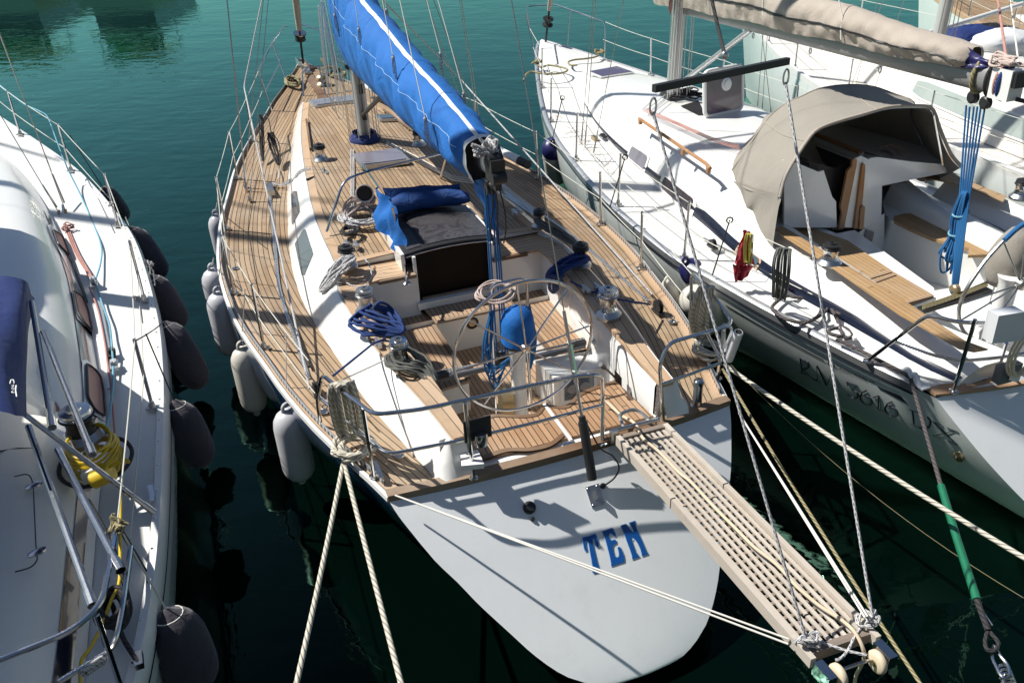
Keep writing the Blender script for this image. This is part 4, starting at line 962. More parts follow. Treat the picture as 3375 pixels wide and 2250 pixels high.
mb.lathe(bw+TEN.a*.60-TEN.b*.05+ZV*.05, [(.035, 0), (.02, .05), (.035, .1)], 12, axis=TEN.b); mb.part('bow_roller', M['steel_dull'], ten)
mb = MB(); wl = TEN(10.15, .12, dz(10.1)+.03); mb.lathe(wl, [(.12, 0), (.11, .02), (.07, .05), (.065, .09), (.095, .13), (.06, .16), (0, .165)], 20); mb.part('windlass', M['bronze'], ten)
mb = MB(); an = TEN(10.75, .33, dz(10.7)+.12)
mb.seg(an, an+TEN.a*.6+ZV*.02, .018, .03); mb.prism([an-TEN.a*.05+TEN.b*.0, an-TEN.b*.16+TEN.a*.10-ZV*.04, an-TEN.b*.10-TEN.a*.22+ZV*.02, an-TEN.a*.30+ZV*.06, an+TEN.b*.10-TEN.a*.22+ZV*.02, an+TEN.b*.16+TEN.a*.10-ZV*.04], ZV*.02); mb.part('anchor', M['bronze'], ten)
def ring_rail(P, r=.0125): mb = MB(); mb.tube(bend(P, .1), r); return mb
mb = ring_rail([TEN(9.7, -.28, dz(9.7)), TEN(9.85, -.2, dz(9.7)+.42), TEN(9.85, .32, dz(9.7)+.42), TEN(9.7, .40, dz(9.7))]); mb.tube([TEN(9.85, .06, dz(9.7)+.42), TEN(9.6, .06, dz(9.6))], .012); mb.part('step_hoop', M['steel'], ten)
# shrouds
mb = MB(); SP1 = MF.lerp(MH, .335); 
for sg in (-1, 1):
    tip = SP1+TEN.b*sg*1.05-TEN.a*.15; tip2 = MF.lerp(MH, .65)+TEN.b*sg*.8-TEN.a*.15
    for ds, top in ((0, tip), (.12, tip), (-.35, SP1), (.3, SP1)):
        cpnt = TEN(6.25+ds, sg*(1.56), dz(6.3)+.02); mb.tube([cpnt, top], .0045, 6)
    mb.tube([tip, tip2], .004, 6); mb.tube([tip2, MH], .004, 6)
mb.part('shroud', M['wire'], mast)
mb = MB()
for sg in (-1, 1):
    for ds, top in ((0, SP1+TEN.b*sg*1.05-TEN.a*.15), (.12, SP1+TEN.b*sg*1.05-TEN.a*.15), (-.35, SP1)):
        c = TEN(6.25+ds, sg*1.56, dz(6.3)+.02); d = (top-c).normalized(); mb.tube([c+d*.04, c+d*.16, c+d*.17, c+d*.30], [.009, .012, .008, .008]); mb.box(c+ZV*.01, (.03, .02, .02), (TEN.a, TEN.b, ZV))
mb.part('turnbuckle', M['steel'], mast)
# backstay adjusters etc. handled above; genoa sheets going aft outside the shrouds
for (a_, b_, c_) in (((('A2', 455, 0), -1.0), (('A2', 290, 795), -1.95), ('B2', 1030, 920, 1.24)), ((('A2', 1600, 40), .6), (('A2', 2280, 730), 1.75), ('A7', 1950, 1450, 1.22))):
    p2 = q(*b_[0], 2.0) if b_[1] < 0 else TEN.t(*b_[0], b_[1]); p1 = q(*a_[0], 3.0) if b_[1] < 0 else TEN.t(*a_[0], a_[1]); p3 = q(*c_); p0 = p1+(p1-p2)*.3
    mb = MB(); mb.tube(bend([p0, p2, p3], .1), .0095, 8); mb.part('genoa_sheet', M['r_fleck'], ten)
# spinnaker pole stowed on the starboard rail
mb = MB(); a = q('A2', 1420, 790, 1.62); b_ = q('A7', 740, 225, 1.38); mb.tube([a, b_], .052, 18); sp_ = mb.part('spinnaker_pole', M['gel'], ten)
mb = MB(); d = (b_-a).normalized(); mb.tube([b_-d*.02, b_+d*.16], .058, 14); mb.tube([a, a-d*.15], .05, 14); mb.part('pole_end', M['black'], sp_)
# ------------------------------------------------------------------ sprayhood folded down on the roof
hood = empty('folded_sprayhood', TEN(3.6, 0, 1.55), None, None); hood.parent = ten; hood.location = hood.location-ten.location
mb = MB(); rows = []
for i in range(25):
    t = lerp(-.42, .44, i/24); e = math.sin(PI*min(1, max(0, (i+.6)/25.2)))**.25; bow_ = .16*(1-(t/.44)**2); c = TEN(3.52+bow_, t, 1.76)
    rows.append([c+TEN.a*(.15*e*math.cos(a)*(1+.05*math.sin(3*a+i*.7)))+ZV*(.10*e*math.sin(a)*(1+.06*math.sin(2*a+i*.9))) for a in [2*PI*j/20 for j in range(20)]])
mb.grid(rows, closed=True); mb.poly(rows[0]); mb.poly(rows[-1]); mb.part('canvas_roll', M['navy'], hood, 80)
hood.children[0].data.materials[0] = M['blue_shaded']
def crump(c0, c1, c2, c3, n=14, m_=10, amp=.02, seed=1):
    """cloth patch c0-c1 (top edge) to c3-c2 (bottom edge) with folds"""
    rows = []; nrm = (c1-c0).cross(c3-c0).normalized()
    for i in range(n+1):
        r = []
        for j in range(m_+1):
            f, g = i/n, j/m_; p = c0.lerp(c1, g).lerp(c3.lerp(c2, g), f); r.append(p+nrm*amp*(math.sin(g*11+seed+f*2)+.6*math.sin(f*9+g*5+seed*2)+.5*math.sin(g*23+f*13+seed)))
        rows.append(r)
    return rows
mb = MB(); mb.grid(crump(q('A6', 1648, 455, 1.97), q('A6', 1810, 640, 1.99), TEN.s('A6', 1920, 1150, 2.80), q('A6', 1640, 830, 1.64), 26, 16, .026, 2)); mb.part('side_flap', M['blue'], hood, 80)
mb = MB(); mb.grid(crump(q('A6', 1700, 480, 1.9), q('A7', 180, 430, 1.9), q('A7', 190, 560, 1.72), q('A6', 1800, 700, 1.72), 10, 16, .012, 5)); mb.part('front_flap', M['blue_shaded'], hood, 80)
mb = MB(); h1 = [q('A6', 1188, 875, 1.52), q('A6', 1345, 395, 1.97), q('A6', 1570, 318, 1.99), q('A2', 2160, 1400, 1.97), q('A7', 5, 380, 1.53)]
mb.tube(bend(h1, .12), .0135, 10); mb.tube([q('A6', 1520, 255, 1.95), q('A6', 1665, 465, 1.97)], .011); mb.tube([q('A6', 1790, 650, 1.99), q('A6', 1845, 850, 1.75)], .013)
mb.tube([q('A6', 1905, 1150, 1.5), q('A6', 1925, 1345, 1.43)], .012); mb.lathe(q('A6', 1925, 1350, 1.43), [(.035, 0), (.035, .008), (.02, .02)], 16); mb.part('hood_frame', M['steel'], hood)
# cowl vent
vc = q('A6', 1535, 600, 1.56); vd = (CP-vc); vd.z *= .35; vd = vd.normalized(); vm = q('A6', 1537, 520, 1.82)
mb = MB(); mb.tube([vc, vc+ZV*.10, vm-vd*.05], [.066, .066, .078], 18); mb.lathe(vm-vd*.06, [(.078, 0), (.088, .04), (.094, .075), (.092, .088), (.082, .085), (.074, .03)], 24, axis=vd); cv = mb.part('cowl_vent', M['ivory'], ten, 60)
mb = MB(); mb.lathe(vm-vd*.03, [(.076, 0), (.078, .04)], 24, axis=vd); mb.part('vent_mouth', M['dark'], cv)
# ------------------------------------------------------------------ ropes made up in coils (things of their own)
def coil(c, ax1, ax2, n, r, mat, name, label, group=None, jit=.12, lift=None, turns_pts=14, tail=None, cat='rope', seed=0):
    rnd = random.Random(seed); c = Vector(c); up = (ax1.cross(ax2)).normalized() if lift is None else lift; mb = MB(); P = []
    ph = rnd.random()*6
    for i in range(n):
        s1 = 1+rnd.uniform(-jit, jit); s2 = 1+rnd.uniform(-jit, jit); oc = ax1*rnd.uniform(-jit, jit)*.6+ax2*rnd.uniform(-jit, jit)*.6; h = rnd.uniform(0, 1)*min(n*.35, 2.5)*r*1.2
        for j in range(turns_pts):
            a = 2*PI*j/turns_pts+ph; P.append(c+oc+ax1*(s1*math.cos(a))+ax2*(s2*math.sin(a))+up*(r+h+r*.8*math.sin(3*a+i)))
        ph += rnd.uniform(-.2, .2)
    P = smooth_path(P, 2)
    if tail: P = [Vector(t) for t in tail][::-1]+P
    mb.tube(P, r, 7); return mb.thing(name, M[mat], label, cat, base=c, group=group, angle=80)
def on_axis(fr, da, db): return fr.a*da[0]+fr.b*da[1], fr.a*db[0]+fr.b*db[1]
GR = 'coiled ropes on the teak decked yacht'
def slope(p, qv): return (Vector(qv)-Vector(p))/2
# white/navy coil thrown over the port roof winch: runs from the winch down onto the white coaming
def drape(k, pts, zs, n, r, mat, name, label, wfac=.5, group=GR, seed=3, spread=None):
    """a hank: n strands follow a spine between turning ends"""
    rnd = random.Random(seed); sp = [q(k, x, y, z) for (x, y), z in zip(pts, zs)]; P = []; mb = MB()
    side = (sp[-1]-sp[0]).cross(ZV).normalized()
    m_ = len(sp)
    sp = smooth_path(sp, 4); L = len(sp)
    for i in range(n):
        off = rnd.uniform(-1, 1); h = rnd.uniform(0, 1)
        seqn = range(L) if i % 2 == 0 else range(L-1, -1, -1)
        for j in seqn:
            f = j/(L-1); w_ = (spread or .06)*1.15*(math.sin(PI*min(1, max(0, f*.86+.12)))**.6)*(1+rnd.uniform(-.12, .12)); wv = .22*math.sin(f*5+i*2.3); P.append(sp[j]+side*(off+wv*(1-abs(off)))*w_+ZV*(r+h*r*7*(.3+.7*math.sin(PI*f))*(.7+.3*math.sin(i*4+f*7))))
    mb.tube(smooth_path(P, 2), r, 7); return mb.thing(name, M[mat], label, 'rope', base=sp[0], group=group, angle=80)
drape('A6', [(1440, 1120), (1380, 1180), (1290, 1270), (1200, 1360), (1130, 1430)], [1.60, 1.58, 1.50, 1.42, 1.34], 17, .0105, 'r_fleck', 'rope_coil', 'white and navy flecked rope hank tumbling off the port roof winch onto the white coaming', seed=5, spread=.11)
mb = MB(); mb.tube(smooth_path([q('A6', x, y, z) for x, y, z in ((1240, 1180, 1.5), (1260, 1250, 1.5), (1340, 1320, 1.48), (1440, 1375, 1.46), (1540, 1370, 1.46), (1595, 1300, 1.46), (1590, 1200, 1.5), (1530, 1110, 1.54))], 5), .0075, 7); mb.thing('rope_tail', M['r_fleck'], 'single flecked rope loop curling over the teak ledge beside the port roof winch', 'rope', group=GR)
drape('A6', [(1600, 560), (1570, 620), (1480, 640), (1400, 720), (1360, 760)], [1.70, 1.68, 1.62, 1.58, 1.56], 15, .0095, 'r_pink', 'rope_coil', 'pale pink rope coil hung around the cowl vent', seed=8, spread=.14)
c = q('A6', 1500, 740, 1.56); a1, a2 = on_axis(TEN, (.22, 0), (0, .17)); coil(c, a1, a2, 13, .0095, 'r_fleck', 'rope_coil', 'flecked rope coil lying at the foot of the cowl vent behind the blue flap', GR, .25, seed=11, lift=ZV)
c = q('A6', 1400, 880, 1.55); a1, a2 = on_axis(TEN, (.09, 0), (0, .075)); coil(c, a1, a2, 7, .008, 'r_black', 'rope_coil', 'dark tangled rope between the cowl vent and the port roof winch', GR, .3, seed=12, lift=ZV)
drape('B2', [(1560, 200), (1500, 300), (1620, 370), (1780, 390), (1890, 420)], [1.58, 1.52, 1.51, 1.51, 1.50], 13, .0125, 'r_blue', 'rope_coil', 'thick dark blue rope hank around the forward port cockpit winch', seed=21, spread=.13)
drape('B2', [(1650, 180), (1770, 240), (1850, 340), (1890, 430)], [1.60, 1.5, 1.46, 1.42], 5, .0125, 'r_blue', 'rope_coil', 'dark blue rope strands falling from the port winch into the cockpit', seed=22, spread=.05)
drape('B2', [(1760, 620), (1820, 720), (1960, 770), (2080, 800), (2180, 880)], [1.55, 1.5, 1.49, 1.45, 1.42], 14, .009, 'r_grey', 'rope_coil', 'grey green rope hank around the after port cockpit winch', seed=23, spread=.075)
drape('B2', [(1920, 560), (2020, 640), (2120, 740), (2200, 860)], [1.55, 1.50, 1.46, 1.40], 8, .009, 'r_grey', 'rope_coil', 'grey green rope strands hanging over the port coaming edge', seed=24, spread=.035)
drape('A7', [(1360, 1130), (1260, 1170), (1130, 1220), (1020, 1290), (985, 1330)], [1.55, 1.55, 1.52, 1.45, 1.38], 14, .0125, 'r_blue', 'rope_coil', 'thick dark blue rope hank around the forward starboard cockpit winch', seed=25, spread=.12)
drape('A7', [(1100, 1300), (1060, 1380), (1040, 1450)], [1.5, 1.35, 1.18], 7, .0125, 'r_blue', 'rope_coil', 'dark blue rope loops hanging down inside the starboard coaming', seed=26, spread=.06)
mb = MB(); mb.tube(smooth_path([q('A7', x, y, 1.49) for x, y in ((1200, 1330), (1300, 1380), (1400, 1430), (1470, 1400), (1440, 1440), (1540, 1470), (1610, 1480))], 5)+[q('A7', 1640, 1495, 1.52), q('A7', 1930, 1540, 1.3)], .0095, 7); mb.thing('sheet_lead', M['r_blue'], 'dark blue sheet leading from the after starboard winch out to the black rail block', 'rope', group=GR)
drape('A7', [(880, 770), (980, 850), (1080, 900), (1180, 960), (1240, 1000)], [1.58, 1.54, 1.52, 1.50, 1.49], 14, .009, 'r_grey', 'rope_coil', 'grey flecked rope plait stretched along the starboard ledge from the roof winch', seed=27, spread=.045)
drape('A2', [(450, 1060), (455, 1200), (460, 1350), (465, 1480)], [1.75, 1.6, 1.45, 1.33], 8, .006, 'r_black', 'rope_coil', 'black rope tails hanging from the port shrouds down to the side deck', seed=28, spread=.03)
drape('A2', [(535, 1230), (560, 1330), (590, 1430), (610, 1520)], [1.62, 1.5, 1.40, 1.33], 14, .0075, 'r_black', 'rope_coil', 'black bundled rope hank lying beside the port shrouds on teak', seed=29, spread=.055)
mb = MB(); mb.tube(smooth_path([q('A2', 480, 1040, 1.78), q('A2', 520, 1110, 1.74), q('A2', 540, 1230, 1.62)], 5), .007, 6); mb.thing('rope_tail', M['r_black'], 'short black lanyard joining the bundled hank to the port shroud', 'rope', group=GR)
mb = MB(); mb.tube(smooth_path([q('A6', 740, 290, 1.3), q('A6', 750, 370, 1.3), q('A6', 720, 420, 1.27), q('A6', 690, 440, 1.27)], 5), .007, 6)
for i in range(5): mb.tube(smooth_path([q('A6', 690, 425+i*8, 1.28), q('A6', 780, 450-i*6, 1.28), q('A6', 860, 420-i*8, 1.34), q('A6', 905, 350+i*6, 1.42), q('A6', 960, 300+i*5, 1.52), q('A6', 1040, 290+i*4, 1.54)], 4), .005, 6)
mb.thing('rope_bundle', M['r_fleck'], 'bundle of thin lines crossing the white cabin side forward of the small window', 'rope', group=GR)
mb = MB(); mb.seg(q('A6', 650, 450, 1.28), q('A6', 690, 520, 1.28), .03, .03); mb.lathe(q('A6', 670, 460, 1.25), [(.045, 0), (.045, .03), (.02, .05)], 14); mb.part('sheet_car', M['steel_dull'], ten)
# knot of line on the boom end
mb = MB(); rnd = random.Random(4); c = TEN(1.42, -.04, 2.93)
P = [c+Vector((rnd.uniform(-.1, .1), rnd.uniform(-.08, .08), rnd.uniform(-.05, .09))) for _ in range(34)]; mb.tube(smooth_path(P, 5), .011, 7); mb.thing('rope_knot', M['r_fleck'], 'tangled pale blue and white rope knot lashed on the black boom end', 'rope')
mb = MB()
for dx in (-.04, 0, .05): mb.tube(smooth_path([TEN(1.38, dx*.4, 2.70), TEN(1.36, dx+.01, 2.50), TEN(1.36, dx*1.4, 2.32), TEN(1.36, dx*.9, 2.18)], 5), .006, 6)
mb.thing('reef_tails', M['r_black'], 'black and grey reef line tails dangling under the black boom end', 'rope')
# backstay-side coil over the wheel pedestal
c = TEN(1.16, -.12, 1.86); coil(c, TEN.b*.15, TEN.a*.10+ZV*.03, 7, .0075, 'r_pink', 'rope_coil', 'pale grey line coil looped round the guard hoop above the compass hood', GR, .22, seed=31, lift=ZV)
mb = MB()
for i in range(6): a_ = 1.3*i; mb.tube(smooth_path([TEN(1.17, -.17+.006*i, 1.72), TEN(1.12+.03*math.sin(a_), -.22+.035*math.cos(a_), 1.45), TEN(1.14+.04*math.cos(a_), -.21+.04*math.sin(a_*1.7), 1.15+.03*i), TEN(1.16, -.17+.03*math.sin(a_), 1.0+.04*i), TEN(1.18, -.10+.02*i, 1.1+.03*i)], 5), .0085, 6)
for i in range(7): mb.tube(smooth_path([TEN(1.17, .17-.006*i, 1.7), TEN(1.1, .19-.008*i, 1.4), TEN(1.14, .15, 1.12)], 5), .008, 6)
mb.thing('rope_coil', M['r_sky'], 'bright blue mainsheet tail hung in long loops around the steering pedestal', 'rope', group=GR)
c = TEN(10.35, -.33, dz(10.3)+.05); coil(c, TEN.a*.28, TEN.b*.10, 9, .013, 'r_khaki', 'rope_coil', 'khaki rope heap on the bow beside the port pulpit leg', GR, .3, seed=91, lift=ZV)
c = TEN(10.5, .45, dz(10.4)+.05); coil(c, TEN.a*.22, TEN.b*.10, 7, .013, 'r_khaki', 'rope_coil', 'khaki rope heap on the bow beyond the windlass', GR, .3, seed=92, lift=ZV)
# lines from the winches to the pushpit
mb = MB(); mb.tube([q('B2', 1250, 800, 1.78), q('B2', 1610, 510, 1.52), q('B2', 1730, 460, 1.52)], .009, 7); mb.thing('blue_line', M['r_blue'], 'dark blue line stretched from the port pushpit up to the cockpit winch', 'rope', group=GR)
mb = MB(); mb.tube([q('B2', 1340, 835, 1.7), q('B2', 1740, 650, 1.5)], .006, 6); mb.thing('thin_line', M['r_thin'], 'thin pale line stretched from the port pushpit to the after port winch', 'rope', group=GR)
# big laid warp hung on the port pushpit
def warp_hank(pts, r, mat, name, label, n, spread, seed, fr=TEN):
    rnd = random.Random(seed); sp = smooth_path(pts, 4); L = len(sp); P = []; vw = (pts[len(pts)//2]-CP); vw.z = 0; side = vw.cross(ZV).normalized(); vw.normalize()
    for i in range(n):
        off = -1+2*((i*0.618) % 1); d = rnd.uniform(-.5, .5); seqn = range(L) if i % 2 == 0 else range(L-1, -1, -1)
        lo = rnd.uniform(0, .12); 
        for j in seqn:
            f = j/(L-1); w_ = spread*(.75+.25*math.sin(PI*f)); P.append(sp[j].lerp(sp[0], lo if j == L-1 else 0)+side*off*w_+vw*d*spread*.6)
    mb = MB(); mb.tube(smooth_path(P, 3), r, 8); return mb.thing(name, M[mat], label, 'rope', base=sp[-1], angle=80)
warp_hank([q('B2', 1330, 880, 1.83), q('B2', 1340, 960, 1.76), q('B2', 1370, 1100, 1.62), q('B2', 1400, 1260, 1.42), q('B2', 1430, 1370, 1.30)], .0145, 'r_thick', 'warp_hank', 'thick white laid mooring warp hung in a hank over the port pushpit', 9, .10, 41)
c = q('B2', 1440, 1480, 1.22); coil(c, TEN.a*.13, TEN.b*.12, 7, .0145, 'r_thick', 'rope_coil', 'white laid rope heaped round the port quarter cleat beneath the hanging warp', None, .3, seed=42, lift=ZV)
warp_hank([q('B4', 640, -150, 1.84), q('B4', 590, 0, 1.7), q('B4', 570, 150, 1.5), q('B4', 600, 330, 1.25)], .0135, 'r_thick', 'warp_hank', 'thick white laid mooring warp hung in a hank over the starboard pushpit', 9, .075, 43)
c = q('B4', 650, 440, 1.22); coil(c, TEN.a*.13, TEN.b*.10, 7, .0135, 'r_thick', 'rope_coil', 'white laid rope heaped round the starboard quarter cleat', None, .3, seed=44, lift=ZV)
# ------------------------------------------------------------------ mooring warps to the quay
def warp(pts, r, mat, label, name='mooring_rope', cat='rope', n=10, group='mooring ropes'):
    mb = MB(); mb.tube(pts, r, n); return mb.thing(name, M[mat], label, cat, group=group, angle=80)
wl0 = q('B6', 695, 40, 1.17)
warp(sag(wl0, q('B6', 355, 1640, 1.15), .02), .0155, 'r_thick', 'white laid mooring rope slanting down left from the port quarter, left one of the pair')
warp(sag(wl0, q('B6', 1110, 1640, 1.15), .02), .0155, 'r_thick', 'white laid mooring rope running down right from the port quarter, right one of the pair')
warp(sag(q('B4', 800, 560, 1.2), q('B8', 1320, 960, 1.2), .03), .0165, 'r_thick', 'white laid mooring rope running right from the starboard quarter over dark water')
warp(sag(q('B4', 785, 600, 1.18), q('B7', 2110, 1600, .55), .04), .012, 'r_khaki', 'dark mossy mooring rope passing behind the gangway tip towards the bottom edge')
warp(sag(q('B6', 935, 380, -.02), q('B6', 1220, 1580, -.02), 0), .004, 'r_khaki', 'thin submerged green line just below the water left of the white transom', n=5)
warp(sag(q('B4', 860, 560, .9), q('B8', 1307, 1150, .05), .15), .003, 'r_khaki', 'hair thin line sagging across the dark water on the right', n=5)
# gangway spring lines from the starboard quarter and port quarter
for (a_, b_, r_, lab) in ((('B4', 935, 1005, 1.3), ('B7', 1760, 1175, 1.22), .0062, 'pair'),):
    for i in (0, 1):
        warp([q(*a_), q('B7', 1755+i*16, 1170-i*6, 1.22)], .006, 'r_thin', 'thin white guy line from the starboard quarter to the gangway tip, '+('left' if i == 0 else 'right')+' strand of two')
for i in (0, 1):
    warp([q('B6', 1050, 275, 1.22), q('B7', 1290-i*3, 1300+i*30, 1.12)], .006, 'r_thin', 'thin white guy line crossing the white transom from the port quarter, '+('upper' if i == 0 else 'lower')+' strand of two')
# ------------------------------------------------------------------ gangway
gl, gr = q('B7', 262, 82, 1.24), q('B7', 530, 12, 1.24); el, er = q('B7', 1405, 1385, 1.10), q('B7', 1770, 1262, 1.10)
gw = empty('gangway', (gl+gr)/2, 'weathered teak grating gangway reaching from the transom out over dark water', 'gangway')
def gp(u, v, z=0): return gl.lerp(gr, v).lerp(el.lerp(er, v), u)+ZV*z
mb = MB()
for v in (-.035, 1.035):
    rows = []
    for i in range(21):
        u = i/20; ov = (.0 if i < 20 else 0); p = gp(u*1.03-.0, v); dv = (gr-gl).normalized()*.017; hh = .05 if i < 19 else .04; rows.append([p-dv+ZV*.03, p+dv+ZV*.03, p+dv-ZV*hh, p-dv-ZV*hh])
    uvs = [[(i*.11, .02), (i*.11, .05), (i*.11, .10), (i*.11, .15)] for i in range(21)]
    mb.grid(rows, uvs, closed=True); mb.poly(rows[0]); mb.poly(rows[-1][::-1])
mb.part('side_rail', M['teak_pale'], gw)
mb = MB(); NS = 8
for k in range(NS):
    v = (k+.5)/NS; w_ = .25/NS; P0a, P1a = gp(0, v-w_), gp(0, v+w_); Q0, Q1 = gp(1, v-w_), gp(1, v+w_)
    rows = [[P0a+ZV*.0, P1a, P1a-ZV*.012, P0a-ZV*.012], [Q0, Q1, Q1-ZV*.012, Q0-ZV*.012]]; L = (Q0-P0a).length; uvs = [[(k*3, .01), (k*3, .03), (k*3, .05), (k*3, .08)], [(k*3+L, .01), (k*3+L, .03), (k*3+L, .05), (k*3+L, .08)]]
    mb.grid(rows, uvs, closed=True)
mb.part('grating_slat', M['teak_pale'], gw); gw.children[-1]['kind'] = 'stuff'
mb = MB(); NC = 36
for k in range(NC):
    u = (k+.5)/NC; p, r_ = gp(u, 0, -.014), gp(u, 1, -.014); mb.seg(p, r_, .0105, .009)
mb.part('grating_crossbar', M['teak_grey'], gw)
mb = MB(); mb.seg(gp(0, -.03, -.02), gp(0, 1.03, -.02), .02, .035); mb.seg(gp(1.0, -.03, -.02), gp(1.0, 1.03, -.02), .022, .035); mb.part('end_board', M['teak_grey'], gw)
mb = MB(); hd = gp(-.035, .5, .02); ax_ = (gr-gl).normalized(); mb.tube([gp(-.03, -.08, .03), gp(-.03, 1.0, .03)], .017, 10); mb.tube(bend([gp(-.03, .2, .03), gp(-.09, .25, .06), gp(-.10, .7, .06), gp(-.03, .8, .03)], .06), .014, 10); mb.box(gp(-.02, -.06, .0), (.03, .02, .05), (ax_, ax_.cross(ZV), ZV)); mb.part('hinge_tube', M['steel_dull'], gw)
u_ = (el-gl).normalized()
mb = MB()
for v in (.02, 1.0): p = gp(1.04, v, -.03); mb.box(p+u_*.05, (.028, .06, .045), (ax_, u_, ZV))
mb.tube([gp(1.06, .1, -.05), gp(1.06, .95, -.05)], .011, 8)
mb.part('axle_bracket', M['steel'], gw)
for v in (.20, .84):
    mb = MB(); p = gp(1.075, v, -.04); mb.lathe(p-ax_*.022, [(.03, 0), (.058, .004), (.066, .012), (.066, .033), (.058, .042), (.03, .045)], 24, axis=ax_); wv_ = mb.part('wheel', M['cream'], gw, 60)
    mb = MB(); mb.lathe(p-ax_*.028, [(.02, 0), (.02, .056)], 12, axis=ax_); mb.part('hub', M['bronze'], wv_)
# hose/cable along the gangway
hose = [('B3', 1600, 1140, 1.28), ('B3', 1680, 1190, 1.25), ('B3', 1800, 1300, 1.24), ('B3', 1930, 1380, 1.27), ('B7', 405, 80, 1.29), ('B7', 500, 160, 1.27), ('B7', 620, 285, 1.25), ('B7', 700, 350, 1.25), ('B7', 830, 490, 1.23), ('B7', 960, 620, 1.22), ('B7', 1080, 740, 1.21), ('B7', 1220, 850, 1.20), ('B7', 1340, 980, 1.18), ('B7', 1480, 1100, 1.16), ('B7', 1620, 1190, 1.15), ('B7', 1700, 1270, 1.14), ('B7', 1745, 1370, 1.08), ('B7', 1740, 1440, .95), ('B7', 1700, 1520, .75), ('B7', 1690, 1600, .6)]
mb = MB(); mb.tube(smooth_path([q(*h) for h in hose], 6), .0105, 8); mb.thing('cream_hose', M['hose'], 'cream coloured hose snaking along the wooden gangway and off its tip', 'hose')
# lifting tackle: spreader bar and two falls
ba, bb_ = q('A3', 1825, 815, 3.80), q('A4', 650, 440, 3.80)
bar = MB(); bar.seg(ba, bb_, .015, .019); bo = bar.thing('spreader_bar', M['black'], 'dark metal spreader bar hanging level over the right deck, holding the gangway ropes', 'bar', base=(ba+bb_)/2)
mb = MB(); mid = ba.lerp(bb_, .49)
for e in (ba, bb_):
    ring = [e-ZV*.09+ax_*(.018*math.cos(a))+ZV*(.045*math.sin(a)) for a in [2*PI*j/12 for j in range(12)]]; mb.tube(ring, .006, 6, closed=True); mb.seg(e, e-ZV*.05, .012, .006)
mb.seg(mid, mid+ZV*.06, .02, .02); mb.ball(mid+ZV*.1, .022, 10); mb.part('shackle', M['steel_dull'], bo)
warp([mid+ZV*.1, q('A4', 130, 350, 3.80)+ZV*.13, mid.lerp(MH, .35)], .011, 'r_black', 'black lifting line rising from the middle of the dark spreader bar', group='gangway tackle')
warp([ba-ZV*.12, q('B7', 1395, 1300, 1.16)], .0085, 'r_fleck', 'flecked grey fall from the spreader bar to the left corner of the gangway tip', group='gangway tackle')
warp([bb_-ZV*.12, q('B7', 1805, 1195, 1.16)], .0085, 'r_fleck', 'flecked grey fall from the spreader bar to the right corner of the gangway tip', group='gangway tackle')
for i, (x, y) in enumerate(((1400, 1320), (1770, 1200))):
    rnd = random.Random(50+i); c = q('B7', x, y, 1.14); P = [c+Vector((rnd.uniform(-.06, .06), rnd.uniform(-.05, .05), rnd.uniform(-.04, .06))) for _ in range(22)]; mb = MB(); mb.tube(smooth_path(P, 5), .008, 7)
    mb.thing('rope_knot', M['r_fleck'], 'blue flecked rope knotted round the '+('left' if i == 0 else 'right')+' corner of the gangway tip', 'rope', base=c, group='gangway tackle')
mb = MB(); mb.tube(smooth_path([q('B7', x, y, 1.12) for x, y in ((1430, 1310), (1520, 1330), (1640, 1370), (1750, 1395), (1765, 1400))], 4), .008, 7); mb.tube(smooth_path([q('B7', x, y, 1.12) for x, y in ((1760, 1200), (1700, 1270), (1650, 1370), (1600, 1420), (1575, 1425))], 4), .008, 7); mb.thing('bridle_rope', M['r_fleck'], 'flecked rope bridle crossing between the two cream gangway wheels', 'rope', group='gangway tackle')
# ------------------------------------------------------------------ fenders
def fender(name, top, bot, r, mat, label, group, cap=None, sock=False, line_to=None, line_mat='r_thin'):
    top = Vector(top); bot = Vector(bot); ax = (bot-top); L = ax.length; ax.normalize(); r0 = empty(name, bot, label, 'fender', group)
    mb = MB()
    if sock: prof = [(.02, 0), (.035, .02), (r*.55, .055), (r*.82, .12), (r*.97, .2), (r, .3), (r, L*.55), (r*.98, L*.72), (r*.9, L*.84), (r*.68, L*.93), (r*.35, L*.985), (.01, L)]
    else: prof = [(.02, .03), (.03, .045), (r*.45, .055), (r*.72, .085), (r*.92, .135), (r, .20), (r, L-.16), (r*.93, L-.10), (r*.72, L-.05), (r*.42, L-.02), (.035, L-.01), (.03, L+.03), (0, L+.035)]
    n_ = 26; b = []; x = ax.orthogonal().normalized(); y = ax.cross(x)
    for pr, h in prof:
        b.append([top+ax*h+(x*math.cos(2*PI*j/n_)+y*math.sin(2*PI*j/n_))*pr*(1+(.07 if (sock and h < .16) else (.012 if sock else 0))*math.sin(j*PI*.9)) for j in range(n_)])
    mb.grid(b, closed=True); mb.poly(b[0]); mb.poly(b[-1]); body = mb.part('fender_body', M[mat], r0, 70)
    if not sock:
        mb = MB(); pts = [top+ax*.06+x*.035, top+x*.03, top-ax*.02, top-x*.03, top+ax*.06-x*.035]; mb.tube(smooth_path(pts, 5), .015, 8); mb.part('eye', M[cap or mat], r0)
        if cap:
            mb = MB(); prc = [(a*1.012, h) for a, h in prof if h <= .2]; mb.lathe(top, prc+[(r*1.012, .24)], 26, axis=ax); mb.part('fender_cap', M[cap], r0, 60)
    else:
        mb = MB(); mb.tube([top+(x*math.cos(a)+y*math.sin(a))*r*.5+ax*.05 for a in [2*PI*j/16 for j in range(16)]], .004, 5, closed=True); mb.part('draw_cord', M['r_thin'], r0)
    if line_to is not None:
        mb = MB()
        for l in line_to: mb.tube(sag(top, l, .01, 5), .0055, 6)
        mb.part('fender_line', M[line_mat], r0)
    return r0
FG = 'fenders hanging along the port side of the teak decked yacht'
